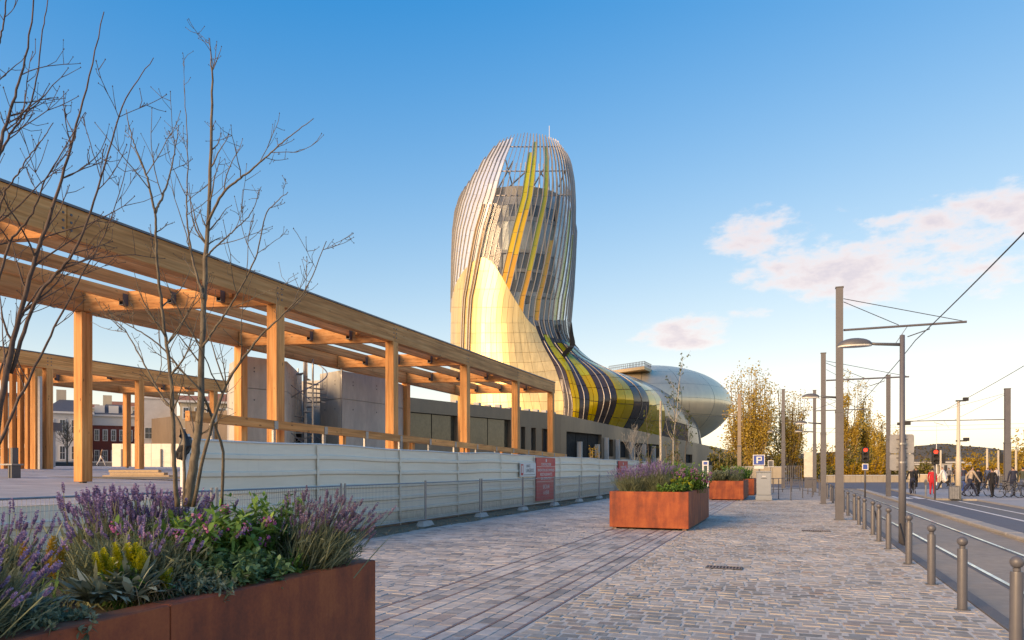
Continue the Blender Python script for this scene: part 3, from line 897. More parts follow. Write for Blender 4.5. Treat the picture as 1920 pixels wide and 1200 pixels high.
BASE = (AX[0], AX[1], 0.0)
museum = thing('museum', BASE, 'museum with twisted ribbed tower flowing into a striped yellow and dark ring body', 'museum')
def mbuild(mb, name, m, parent=museum, smooth=True):
    o = mb.build(name, m, None, smooth)
    o.data.transform(Matrix.Translation((-BASE[0], -BASE[1], 0)))
    o.parent = parent
    return o
def panel(phi0, phi1, w0, w1, na, nw, gap, depth, name, m, lift=0.0, w0b=None):
    """curved panel of the skin with a gap round it and edges of real depth; w0b: start row on the second side"""
    a = np.linspace(0, 1, na); b = np.linspace(0, 1, nw)
    A, B = np.meshgrid(a, b, indexing='ij')
    ph = phi0 + (phi1 - phi0) * A
    ws = w0 + ((w0b if w0b is not None else w0) - w0) * A
    V = skinw(ph, ws + (w1 - ws) * B)
    du = np.gradient(V, axis=0); dv = np.gradient(V, axis=1)
    nrm = np.cross(du, dv); nrm /= np.linalg.norm(nrm, axis=-1, keepdims=True) + 1e-9
    out = V.mean((0, 1)) - np.array([AX[0], AX[1], V[..., 2].mean()])
    cam_v = np.array([0, 0, EYE]) - V.mean((0, 1))
    ref = out / np.linalg.norm(out) + 0.6 * cam_v / np.linalg.norm(cam_v)
    flip = (nrm.mean((0, 1)) @ ref) < 0
    if flip: nrm = -nrm
    lu = np.linalg.norm(V[-1].mean(0) - V[0].mean(0)); lv = np.linalg.norm(V[:, -1].mean(0) - V[:, 0].mean(0))
    gu, gv = min(gap / max(lu, 1e-3), 0.3), min(gap / max(lv, 1e-3), 0.3)
    # pull the border in by the gap
    V2 = V.copy()
    V2[0] = V[0] + (V[1] - V[0]) * min(gu * (na - 1), .6); V2[-1] = V[-1] + (V[-2] - V[-1]) * min(gu * (na - 1), .6)
    V2[:, 0] = V2[:, 0] + (V2[:, 1] - V2[:, 0]) * min(gv * (nw - 1), .6); V2[:, -1] = V2[:, -1] + (V2[:, -2] - V2[:, -1]) * min(gv * (nw - 1), .6)
    V2 = V2 + nrm * lift
    mb = MB()
    G_ = V2 if not flip else V2[::-1]
    mb.grid(G_)
    ring = np.concatenate([V2[:, 0], V2[-1, 1:], V2[-2::-1, -1], V2[0, -2:0:-1]])
    rn = np.concatenate([nrm[:, 0], nrm[-1, 1:], nrm[-2::-1, -1], nrm[0, -2:0:-1]])
    k = len(ring)
    f = [(i, (i + 1) % k, k + (i + 1) % k, k + i) for i in range(k)]
    mb.add(np.vstack([ring, ring - rn * depth]), f)
    return mbuild(mb, name, m)

# gold petal: outline of its upper edge (photo px, py)
GB = np.array([(844, 606), (847, 560), (855, 530), (870, 505), (890, 487), (907, 480), (925, 492), (945, 525), (965, 560), (985, 592), (1001, 615)])
PHI_B1 = cols_phi[B_IDX]
def gold_w(phi):
    """row where column phi meets the petal's edge"""
    ws = np.concatenate([np.linspace(-0.4, 0, 160), np.linspace(0, 0.2, 60)])
    q = skin(np.full_like(ws, phi), ws)
    yb = ci(q[:, 0], GB[:, 0], GB[:, 1])
    ins = q[:, 1] >= yb
    i = np.argmax(ins)
    return ws[i] if ins.any() else 0.0
# dark backing a little behind all panels, so the joints read as joints
ph = np.linspace(math.radians(-150), PHI_B1, 60)
W = np.array([[gold_w(p) + 0.004 + (1 - gold_w(p)) * t for t in np.linspace(0, 1, 40)] for p in ph])
V = skinw(ph[:, None], W)
cxy = np.array([AX[0], AX[1]])
V[..., :2] = cxy + (V[..., :2] - cxy) * 0.992
mbuild(MB().grid(V), 'petal_backing', M_GSEAM)
gphi = np.linspace(math.radians(-104), PHI_B1, 25)
for i in range(24):
    p0, p1 = gphi[i], gphi[i + 1]
    wa, wb = gold_w(p0), gold_w(p1)
    cuts = [wt_ for wt_ in np.linspace(-0.36, 1.0, 15) if wt_ > max(wa, wb) + 0.03] 
    w = None
    for c in cuts:
        if w is None:
            panel(p0, p1, wa, c, 3, 5, 0.02, 0.12, 'gold_panel', M_GOLD, w0b=wb)
        else:
            panel(p0, p1, w, c, 3, 4, 0.02, 0.12, 'gold_panel', M_GOLD)
        w = c
# two bronze lattice ribs running up the petal
for pa in (-52, -43.5):
    p = math.radians(pa)
    ws = np.linspace(-0.62, 0.95, 60)
    V = np.stack([skinw(p - 0.018, ws), skinw(p + 0.018, ws)])
    Vo = V.copy(); Vo[..., :2] = cxy + (Vo[..., :2] - cxy) * 1.012
    mb = MB().grid(Vo[::-1]); mb.grid(np.stack([V[0], Vo[0]])); mb.grid(np.stack([Vo[1], V[1]]))
    mbuild(mb, 'lattice_rib', M_RUST, smooth=False)
    for s in (-0.026, 0.026):
        mb = MB(); q = skinw(p + s, ws); q[:, :2] = cxy + (q[:, :2] - cxy) * 1.018
        mb.tube(q, 0.09, 5); mbuild(mb, 'rib_edge', M_FIN)

# striped body: bands between neighbouring seams, each cut into panels
bmats = [M_DBAND, M_YBAND, M_DBAND, M_YBAND, M_DBAND, M_YBAND, M_DBAND, M_YBAND, M_DBAND]
bsub = [2, 2, 2, 2, 3, 2, 2, 2, 2]
V = skinw(np.linspace(PHI_B1, cols_phi[B_IDX + 9], 70)[:, None], np.linspace(0.0, 1, 60)[None])
inw = np.array([CA * 0.25 - SA * -0.9, 0, 0])
V = V + np.array([-SA, CA, 0]) * 0.16
mbuild(MB().grid(V), 'body_backing', M_SEAM)
for k in range(9):
    a0, a1 = cols_phi[B_IDX + k], cols_phi[B_IDX + k + 1]
    start = [0.06, 0.13, 0.16, 0.2, 0.1, 0.16, 0.1, 0.2, 0.1][k]
    nrow = [8, 8, 8, 8, 9, 9, 9, 9, 10][k]
    for j in range(bsub[k]):
        b0, b1 = a0 + (a1 - a0) * j / bsub[k], a0 + (a1 - a0) * (j + 1) / bsub[k]
        ws = np.concatenate([[0.0], np.linspace(start, 1.0, nrow)])
        for q in range(nrow):
            if q == 0:
                m = M_GBAND if k < 7 else M_BGLASS
            else:
                m = bmats[k]
                if m is M_YBAND and ws[q + 1] < 0.55: m = M_YBAND2
            panel(b0, b1, ws[q], ws[q + 1], 3, 6, 0.05, 0.14, 'body_panel', m)
# fine bright seams on the dark bands
for k in (0, 2, 4, 6):
    a0, a1 = cols_phi[B_IDX + k], cols_phi[B_IDX + k + 1]
    for f in ([0.5] if k != 4 else [0.34, 0.67]):
        q = skinw(np.full(40, a0 + (a1 - a0) * f), np.linspace(0.2, 0.99, 40)) - np.array([-SA, CA, 0]) * 0.06
        mbuild(MB().tube(q, 0.07, 5), 'bright_seam', M_FIN)
# dark fold at the neck of the body
ta = np.linspace(0.0, 1.0, 14)
fold = [(1072, 604, 0.2), (1072, 625, 3), (1074, 645, 4.4), (1066, 655, 5), (1059, 662, 4), (1057, 670, 2.6), (1061, 680, 0.4)]
fd = smooth_poly(fold, 20)
L, R_ = [], []
for x, y, hw in fd:
    dd = 105.8 if y > 650 else 108.0
    L.append(P(x - hw, y, dd - 1.3)); R_.append(P(x + hw, y, dd - 1.0))
L, R_ = np.array(L), np.array(R_)
back = np.array([-SA, CA, 0]) * 1.6
mb = MB().grid(np.stack([L, R_], 1)); mb.grid(np.stack([L + back, L], 1)); mb.grid(np.stack([R_, R_ + back], 1))
mbuild(mb, 'neck_fold', M_DARK, smooth=False)

# tower: fins, glass strips, core
nf = 66
fphi = np.linspace(-math.pi, math.pi, nf, endpoint=False)
def top_w(phi):
    """row of the fin tip"""
    ws = np.linspace(-1.02, 0, 240)
    q = skin(np.full_like(ws, phi), ws)
    back = np.cos(phi + 0.4) < 0
    yt = ytop(q[:, 0]) + (55 if back else 0)
    ok = q[:, 1] >= yt
    return ws[np.argmax(ok)]
TOPW = [top_w(p) for p in fphi]
for p, wt0 in zip(fphi, TOPW):
    right = PHI_B1 < p < 1.6
    wend = 0.16 if right else gold_w(p) if p > -2.2 else 0.05
    ws = np.linspace(wt0, max(wend, wt0 + 0.1), 34)
    q = skinw(np.full(34, p), ws)
    rad = np.zeros_like(q); rad[:, :2] = q[:, :2] - cxy
    rad /= np.linalg.norm(rad, axis=1, keepdims=True)
    if right:
        rad[ws > 0] = np.array([SA, -CA, 0])
    tan = np.gradient(q, axis=0); tan /= np.linalg.norm(tan, axis=1, keepdims=True)
    sd_ = np.cross(tan, rad); sd_ /= np.linalg.norm(sd_, axis=1, keepdims=True)
    h = 0.042
    dep = ci(np.arange(34), [0, 2, 8, 33], [0.06, 0.22, 0.13, 0.10])[:, None]
    A_, B_, C_, D_ = q - sd_ * h - rad * 0.1, q + sd_ * h - rad * 0.1, q + sd_ * h + rad * dep, q - sd_ * h + rad * dep
    mb = MB()
    mb.grid(np.stack([A_, B_, C_, D_, A_], 1))
    mb.f.append((np.array([[0, 1, 2, 3]]), 0))
    mbuild(mb, 'fin', M_FIN, smooth=False)
yel = {}
def nearest(deg):
    return int(np.argmin(np.abs(fphi + math.pi / nf - math.radians(deg))))
yel[nearest(-8) - 1] = (285, 575, M_YGLASS)
yel[nearest(-8)] = (265, 575, M_YGLASS)
yel[nearest(10)] = (275, 600, M_OGLASS)
yel[nearest(23)] = (450, 606, M_AGLASS)
yel[nearest(44)] = (395, 625, M_OGLASS)
yel[nearest(57)] = (440, 610, M_OGLASS)
for i, p in enumerate(fphi):
    p1 = p + 2 * math.pi / nf
    wt0 = max(TOPW[i], TOPW[(i + 1) % nf])
    right = p1 > PHI_B1 and p < 1.5
    mid = (p + p1) / 2
    wg0, wg1 = (0.0, 0.0) if right else (gold_w(p), gold_w(p1)) if p > -2.2 else (0.05, 0.05)
    if i in yel:
        y0, y1, m = yel[i]
        wa = max((y0 - 600) / 350, wt0 + 0.015); we = min((y1 - 600) / 350, max(wg0, wg1) + 0.05 if not right else 1)
        cuts = np.linspace(wa, we, 8)
        for a_, b_ in zip(cuts[:-1], cuts[1:]):
            mm = m
            if m is M_YGLASS: mm = M_OGLASS if a_ < -0.62 else (M_YGLASS if a_ < -0.42 else M_AGLASS)
            elif m is M_OGLASS and i == nearest(10): mm = M_OGLASS if a_ < -0.3 else M_AGLASS
            panel(p, p1, a_, b_, 3, 6, 0.025, 0.06, 'coloured_pane', mm, lift=-0.02)
        continue
    ang = mid + 0.2
    front = math.cos(ang) > 0
    if not front:
        if p < -2.0 or p > 1.9: continue
    side = ang < math.radians(-34)
    if side:
        w0 = wt0 + 0.012; m = M_PGLASS
    elif ang > math.radians(58):
        w0 = wt0 + 0.10; m = M_BGLASS
    else:
        w0 = (368 - 600) / 350.0; m = M_CGLASS
    wend = max(wg0, wg1) + (0.0 if right else 0.03)
    cuts = np.linspace(w0, wend, 7)
    for q in range(6):
        mm = m
        if m is M_CGLASS and cuts[q] > -0.17: mm = M_BGLASS
        last = q == 5
        panel(p, p1, cuts[q], cuts[q + 1] if not last else wend, 3, 6, 0.02, 0.05, 'glass_pane', mm, lift=-0.03)
# ring rails of the crown, inside the fins
for wr in (-0.93, -0.80, -0.67):
    pa = np.array([p for p in np.linspace(-2.0, 1.9, 90) if top_w(p) < wr - 0.01])
    q = skinw(pa, np.full_like(pa, wr))
    q[:, :2] = cxy + (q[:, :2] - cxy) * 0.975
    mbuild(MB().tube(q, 0.09, 5), 'crown_ring', M_FIN)
# braces inside the crown
for a, b in (((950, 355), (990, 318)), ((962, 352), (948, 300)), ((1000, 350), (1022, 312)), ((1030, 345), (1012, 322)), ((935, 352), (962, 302)), ((1048, 350), (1060, 318)))  :
    mbuild(MB().obox(P(a[0], a[1], 112), P(b[0], b[1], 108.5), 0.16, 0.16), 'brace', M_FIN)
# core: stacked floors of concrete and glass
M_CORE = plain('core_concrete', (0.30, 0.30, 0.29), 0.7, 0, 0.12, 0.5, world=True)
M_COREG = plain('core_glass', (0.06, 0.07, 0.08), 0.12, 0.2, 0.2, 0.6, world=True)
M_COREP = plain('core_pale_glass', (0.36, 0.39, 0.38), 0.2, 0.1, 0.3, 0.9, stretch=(1, 1, 0.6), world=True)
CC = P(972, HZ, D0)
lev = [(352, 386, M_CORE, 1.0), (386, 408, M_COREG, 0.985), (408, 416, M_CORE, 1.0), (416, 470, M_COREP, 0.985), (470, 476, M_CORE, 1.01), (476, 506, M_COREG, 0.96), (506, 512, M_CORE, 1.0), (512, 548, M_COREG, 0.96), (548, 556, M_CORE, 1.0), (556, 800, M_SEAM, 0.95)]
for k, (a, b, m, s) in enumerate(lev):
    a, b = HZ - (HZ - a) / 1.062 if a < 700 else a, HZ - (HZ - b) / 1.062 if b < 700 else b
    z1, z0 = EYE + (HZ - a) / FPX * D0, EYE + (HZ - b) / FPX * D0
    mb = MB().lathe([(7.3 * s, z0 + .01), (7.3 * s, z1 - 0.0)], (CC[0], CC[1], 0), 40)
    mbuild(mb, 'core_floor', m, smooth=False)
mb = MB()
for k in range(20):
    a = k / 20 * 2 * math.pi
    mb.box((CC[0] + 7.28 * math.sin(a) - .12, CC[1] + 7.28 * math.cos(a) - .12, EYE + (HZ - 548) / FPX * D0), (CC[0] + 7.28 * math.sin(a) + .12, CC[1] + 7.28 * math.cos(a) + .12, EYE + (HZ - 386) / FPX * D0))
mbuild(mb, 'mullions', M_CORE, smooth=False)
# mast
mbuild(MB().tube([P(1030, 300, 113), P(1030, 236, 113)], 0.05, 5), 'mast', M_WHITE)

# rear bulb of the ring
bc = P(1212, 768, 163)
ux = np.array([CA, SA, 0]); uy = np.array([-SA, CA, 0])
rx, rz, ry = 150 * 163 / FPX, 78 * 163 / FPX, 24.0
nu, nv = 22, 44
def bulb(u, v, s=1.0):
    e = lambda c, p: np.sign(c) * np.abs(c) ** p
    X = rx * np.cos(v) * np.cos(u); Y = ry * np.cos(v) * np.sin(u); Z = rz * np.sin(v)
    sh = np.where(Z < 0, 1 + 0.12 * (Z / rz), 1.0)
    return bc + s * (X[..., None] * sh[..., None] * ux + Y[..., None] * uy + Z[..., None] * np.array([0, 0, 1.0]))
uu = np.linspace(0, 2 * np.pi, 57); vv = np.linspace(-1.45, 1.5, 33)
U, Vv = np.meshgrid(uu, vv, indexing='ij')
mbuild(MB().grid(bulb(U, Vv, 0.997)), 'bulb_backing', M_SEAM)
ucut = np.linspace(-2.75, 0.75, 9); vcut = np.array([-1.35, -0.75, -0.28, 0.05, 0.36, 0.72, 1.1, 1.45])
for i in range(len(ucut) - 1):
    for j in range(len(vcut) - 1):
        e = 0.0018
        U, Vv = np.meshgrid(np.linspace(ucut[i] + e * 1.2, ucut[i + 1] - e * 1.2, 9), np.linspace(vcut[j] + e, vcut[j + 1] - e, 8), indexing='ij')
        mb = MB().grid(bulb(U, Vv)[::1])
        mbuild(mb, 'bulb_panel', M_SILVER)
mb = MB().grid(bulb(*np.meshgrid(np.linspace(0.75, 2 * np.pi - 2.75, 20), np.linspace(-1.45, 1.5, 25), indexing='ij')))
mbuild(mb, 'bulb_rear', M_SILVER)
# roof terrace with railing on the ring
tp = np.array([P(1142, 693, 148), P(1180, 688, 144), P(1208, 683, 141), P(1222, 686, 146)])
zt = tp[:, 2].mean() - 0.5
q = np.vstack([tp[:, :2], tp[::-1, :2] + uy[:2] * 5])
mb = MB().prism([tuple(p) for p in q], zt - 0.5, zt + 0.1)
deck = mbuild(mb, 'terrace_deck', plain('terrace_edge', (0.55, 0.42, 0.26), 0.5, 0.4, 0.1), smooth=False)
mb = MB()
for i in range(3):
    for t in np.linspace(0, 1, 10 if i < 2 else 7, endpoint=False):
        p = tp[i] + (tp[i + 1] - tp[i]) * t
        mb.box((p[0] - .05, p[1] - .05, zt + .2), (p[0] + .05, p[1] + .05, zt + 1.05))
    for z in (0.6, 1.05):
        a, b = tp[i].copy(), tp[i + 1].copy(); a[2] = b[2] = zt + z
        mb.obox(a, b, .07, .07)
o = mbuild(mb, 'railing', M_DSTEEL, smooth=False)

# plinth: long low building with openings along the street
def facade(A, B, z0, zA, zB, opens, depth, parent, wallm, name='wall'):
    """wall from A to B (outer face) with rectangular openings (s0, s1, za, zb) in metres; roof edge from zA to zB. Made of piers, lintels and sills with recessed glass."""
    A, B = np.array(A, float), np.array(B, float)
    L = np.linalg.norm(B - A); t = (B - A) / L; n_ = np.array([t[1], -t[0]])
    zr = lambda s: zA + (zB - zA) * s / L
    def slab(s0, s1, za, zb, o0, o1, mb):
        c = [A + t * s0 + n_ * o1, A + t * s1 + n_ * o1, A + t * s1 + n_ * o0, A + t * s0 + n_ * o0]
        za = [za] * 4 if np.ndim(za) == 0 else za
        zb = [zb] * 4 if np.ndim(zb) == 0 else zb
        v = [(c[i][0], c[i][1], za[i]) for i in range(4)] + [(c[i][0], c[i][1], zb[i]) for i in range(4)]
        mb.add(v, [(3, 2, 1, 0), (4, 5, 6, 7), (0, 1, 5, 4), (1, 2, 6, 5), (2, 3, 7, 6), (3, 0, 4, 7)])
    mb = MB(); e = 0.0
    xs_ = sorted(set([0, L] + [o[0] for o in opens] + [o[1] for o in opens]))
    for s0, s1 in zip(xs_[:-1], xs_[1:]):
        o = [q for q in opens if q[0] <= s0 + 1e-6 and q[1] >= s1 - 1e-6]
        top = [zr(s0), zr(s1), zr(s1), zr(s0)]
        if not o:
            slab(s0, s1, z0, top, -0.6, 0, mb)
        else:
            q = o[0]
            slab(s0, s1, q[3], top, -0.6, 0, mb)
            if q[2] > z0: slab(s0, s1, z0, q[2], -0.6, 0, mb)
    w = mb.build(name, wallm); w.data.transform(Matrix.Translation((-BASE[0], -BASE[1], 0))); w.parent = parent
    for q in opens:
        k = max(1, int(round((q[1] - q[0]) / 3.2)))
        for i in range(k):
            a, b = q[0] + (q[1] - q[0]) * i / k, q[0] + (q[1] - q[0]) * (i + 1) / k
            m2 = MB(); slab(a + .06, b - .06, q[2] + .04, q[3] - .04, -0.52, -0.46, m2)
            g_ = m2.build('pane', M_GLASSDK if len(q) < 5 else q[4]); g_.data.transform(Matrix.Translation((-BASE[0], -BASE[1], 0))); g_.parent = w
        m3 = MB(); slab(q[0], q[1], q[2], q[3], -0.6, -0.56, m3)
        g_ = m3.build('recess', M_DARK); g_.data.transform(Matrix.Translation((-BASE[0], -BASE[1], 0))); g_.parent = w
    return w
FA, FB, FC = np.array([-34.2, 53.5]), np.array([-26.0, 83.8]), np.array([-9.7, 168.9])
def spos(px, A, B):
    """distance along A-B where photo column px meets it"""
    k = (px - 960) / FPX
    dirx, diry = -SA + CA * k, CA + SA * k
    t = B - A
    M_ = np.array([[dirx, -t[0]], [diry, -t[1]]])
    d, s = np.linalg.solve(M_, A)
    return s * np.linalg.norm(t), d
def opening(px0, px1, py0, py1, A, B, m=None):
    s0, d0 = spos(px0, A, B); s1, d1 = spos(px1, A, B)
    d = (d0 + d1) / 2
    z1 = EYE + (HZ - py0) / FPX * d; z0 = EYE + (HZ - py1) / FPX * d
    q = (s0, s1, max(z0, 0.4), z1)
    return q if m is None else q + (m,)
M_GLASSG = plain('bronze_glass', (0.10, 0.085, 0.06), 0.1, 0.3, 0.4, 0.5, world=True)
opl = [opening(770, 858, 776, 826, FA, FB, M_GLASSG), opening(880, 958, 784, 840, FA, FB, M_GLASSG), opening(977, 985, 800, 856, FA, FB), opening(996, 1005, 802, 857, FA, FB), opening(1016, 1030, 804, 858, FA, FB)]
facade(FA, FB, -0.1, 8.2, 8.2, opl, 0.6, museum, M_PLINTH, 'plinth_wall')
opr = [opening(1062, 1128, 812, 858, FB, FC, M_DARK), opening(1142, 1150, 824, 856, FB, FC, M_DARK), opening(1163, 1178, 828, 858, FB, FC, M_DARK), opening(1186, 1236, 832, 858, FB, FC, M_DARK), opening(1285, 1298, 852, 868, FB, FC, M_DARK), opening(1326, 1345, 860, 872, FB, FC, M_DARK)]
facade(FB, FC, -0.1, 8.2, 5.0, opr, 0.6, museum, M_PLINTH, 'plinth_wall')
# lighter pillars in front of the open ground floor
for px in (1085, 1118, 1135, 1156, 1182, 1206, 1224):
    s, d = spos(px, FB, FC); L = np.linalg.norm(FC - FB); t = (FC - FB) / L; c = FB + t * s + np.array([t[1], -t[0]]) * 0.16
    zt_ = 8.2 - 3.2 * s / L - (3.0 if px in (1085, 1118) else 1.9)
    mb = MB().box((c[0] - .28, c[1] - .28, -0.1), (c[0] + .28, c[1] + .28, zt_))
    mbuild(mb, 'pillar', M_CONC2, smooth=False)
# plinth roof and back
rf = [tuple(FA), tuple(FB), tuple(FC), (-30, 175), (-75, 150), (-78, 70)]
mb = MB(); nrf = len(rf); zr_ = [8.1, 8.1, 4.9, 4.9, 8.1, 8.1]
inn = [np.array(p) + (np.array([-45, 115.]) - np.array(p)) * 0.012 for p in rf]
mb.add([(p[0], p[1], z) for p, z in zip(inn, zr_)] + [(-45, 115., 7.9)], [(i, (i + 1) % nrf, nrf) for i in range(nrf)])
for i in range(2, nrf):
    j = (i + 1) % nrf
    mb.add([(inn[i][0], inn[i][1], -.1), (inn[j][0], inn[j][1], -.1), (inn[j][0], inn[j][1], zr_[j]), (inn[i][0], inn[i][1], zr_[i])], [(0, 1, 2, 3)])
mbuild(mb, 'plinth_roof', M_PLINTH, smooth=False)
# small lights and parapet pieces along the plinth roof edge
mb = MB()
for s in np.linspace(12, 30, 11):
    L = np.linalg.norm(FB - FA); t = (FB - FA) / L; c = FA + t * s - np.array([t[1], -t[0]]) * 0.3
    mb.box((c[0] - .3, c[1] - .3, 8.19), (c[0] + .3, c[1] + .3, 8.45 + .1 * math.sin(s * 5)))
mbuild(mb, 'roof_vents', M_CONC2, smooth=False)
# ------------------------------------------------------------------ timber pergolas
def bolts(mb, x, y, z, sx, n=3):
    for i in range(n):
        for s in (-0.09, 0.09):
            zz = z + (i - (n - 1) / 2) * 0.16
            a = np.arange(6) / 6 * 2 * np.pi
            v = [(x + sx * 0.012, y + s + .028 * math.cos(k), zz + .028 * math.sin(k)) for k in a]
            w = [(x, p[1], p[2]) for p in v]
            mb.add(v + w, [tuple(range(6)) if sx > 0 else tuple(range(6))[::-1]] + [(i_, (i_ + 1) % 6, 6 + (i_ + 1) % 6, 6 + i_) for i_ in range(6)])
def pergola(label, xf, xb, yfront, yback, y0, y1, zb, zgf, zgb, front_posts, back_posts, npur, skew, ps=0.36):
    t = thing('pergola', ((xf + xb) / 2, (y0 + y1) / 2, 0), label, 'pergola')
    O = np.array([(xf + xb) / 2, (y0 + y1) / 2, 0.0])
    def pb(mb, name, m):
        o = mb.build(name, m); o.data.transform(Matrix.Translation(-Vector(O))); o.parent = t
        return o
    for y in front_posts:
        pb(MB().box((xf - ps / 2, y - ps / 2, zgf), (xf + ps / 2, y + ps / 2, zb - 0.002), bev=0.012), 'post', M_WZ)
        pb(MB().box((xf - ps / 2 + .06, y - ps / 2 + .06, zgf - .2), (xf + ps / 2 - .06, y + ps / 2 - .06, zgf + .003)), 'post_foot', M_DSTEEL)
    for y in back_posts:
        pb(MB().box((xb - ps / 2, y - ps / 2, zgb + .07), (xb + ps / 2, y + ps / 2, zb - 0.002), bev=0.012), 'post', M_WZ)
        pb(MB().box((xb - .07, y - .07, zgb - .1), (xb + .07, y + .07, zgb + .068)), 'post_foot', M_DSTEEL)
    cuts = [y0] + [y for y in yfront if y0 + 2 < y < y1 - 2][::2] + [y1]
    for x, zt, nm in ((xf, zb + 0.66, 'front_beam'), (xb, zb + 0.6, 'rear_beam')):
        for a, b in zip(cuts[:-1], cuts[1:]):
            o = pb(MB().box((x - .14, a + .006, zb), (x + .14, b - .006, zt), bev=0.01), nm, M_WY)
        pb(MB().box((x - .17, y0 - .02, zt + .002), (x + .17, y1 + .02, zt + .05)), 'flashing', M_CAP)
    for y in yfront:
        bm = MB(); bolts(bm, xf + .141, y, zb + .33, 1)
        pb(bm, 'bolts', M_DSTEEL)
    for y in yfront:
        a, b = np.array([xf - .142, y, zb + .29]), np.array([xb + .142, y - skew, zb + .29])
        pb(MB().obox(a, b, 0.22, 0.56), 'cross_beam', M_WX)
    for i in range(npur):
        f = (i + 1) / (npur + 1)
        x = xf + (xb - xf) * f
        yy_ = [y0] + [y - skew * f for y in yfront] + [y1]
        for a, b in zip(yy_[:-1], yy_[1:]):
            if b - a < 0.5: continue
            pb(MB().box((x - .07, a + .115, zb + .24), (x + .07, b - .115, zb + .56)), 'purlin', M_WY)
            for q in (a, b):
                s = 1 if q == a else -1
                if q in (y0, y1): continue
                m = MB().box((x - .085, q + s * .118, zb + .14), (x - .072, q + s * .30, zb + .46)); m.box((x + .072, q + s * .118, zb + .14), (x + .085, q + s * .30, zb + .46))
                m.box((x - .085, q + s * .118, zb + .12), (x + .085, q + s * .30, zb + .138))
                pb(m, 'hanger', M_DSTEEL)
    # diagonal struts in the roof plane near the front
    for y in yfront[1:]:
        pb(MB().obox((xf - .15, y - 1.7, zb + .42), (xf + (xb - xf) / (npur + 1) + .09, y - 0.25, zb + .36), .09, .2), 'strut', M_WX)
    return t
YF = [14 * k for k in (1.2213, 1.690, 2.157, 2.626, 3.069)]
pergola('long timber pergola crossing behind the cream hoarding, with its high front beam', -14.0, -20.1, [10.5] + YF, None, 3.0, 43.4, 6.39, 0.9, 1.17,
        YF, [15.75, 22.5, 35.5, 42.8], 3, 1.35)
YF2 = [18.6, 24.0, 29.2, 34.6]
pergola('lower timber pergola further back across the raised square, in front of the houses', -33.0, -39.5, YF2, None, 8.0, 38.0, 6.39, 1.60, 1.68, YF2[1:], [16.0, 22.6, 28.5, 34.0], 3, 1.2, 0.34)

# timber screen of close-set posts at the end of the far pergola
t = thing('timber_screen', P(42, 878, 33.5) * [1, 1, 0], 'screen of close-set timber posts with dark lower boards at the far pergola', 'screen')
for k, px in enumerate((8, 24, 39, 53, 68)):
    p = P(px, 878, 33.5); w = 0.10 if k < 4 else 0.17
    o = MB().box((p[0] - w, p[1] - w, 1.6), (p[0] + w, p[1] + w, 6.3)).build('post', M_WZ); o.location = -Vector(t.location); o.parent = t
    if k in (1, 3):
        q = P(px + 5, 878, 33.7)
        o = MB().box((q[0] - .18, q[1] - .05, 1.6), (q[0] + .2, q[1] + .05, 4.0)).build('dark_board', M_DARK); o.location = -Vector(t.location); o.parent = t
q = P(75, 878, 33.3)  # pale strip paints the light along the widest post's edge
o = MB().box((q[0] - .07, q[1] - .06, 1.6), (q[0] + .07, q[1] + .06, 5.9)).build('lit_edge_strip', M_CONC2); o.location = -Vector(t.location); o.parent = t

# timber hand rail on steel stanchions along the pergola's street side
t = thing('timber_handrail', (-13.4, 28, 0), 'long timber hand rail on steel stanchions just above the hoarding', 'railing')
def zrail(y): return float(np.interp(y, [14, 44], [2.9, 2.42]))
yy = np.linspace(13.2, 44.2, 6)
for a, b in zip(yy[:-1], yy[1:]):
    o = MB().obox((-13.4, a + .01, zrail(a)), (-13.4, b - .01, zrail(b)), .14, .24).build('rail', M_WY); o.location = (13.4, -28, 0); o.parent = t
for y in np.arange(14, 44.1, 2.3):
    m = MB().box((-13.44, y - .05, .9), (-13.38, y - .02, zrail(y) - .12)); m.box((-13.44, y + .02, .9), (-13.38, y + .05, zrail(y) - .12))
    m.box((-13.33, y - .08, zrail(y) - .13), (-13.318, y + .08, zrail(y) + .1))
    o = m.build('stanchion', M_GALV); o.location = (13.4, -28, 0); o.parent = t
for y in np.arange(15.2, 44, 4.6):
    o = MB().box((-13.62, y - .09, .9), (-13.48, y + .09, zrail(y) - .02)).build('timber_stub', M_WZ); o.location = (13.4, -28, 0); o.parent = t
o = MB().obox((-13.42, 13.2, 1.95), (-13.42, 44.2, 1.72), .05, .05).build('lower_rail', M_GALV); o.location = (13.4, -28, 0); o.parent = t

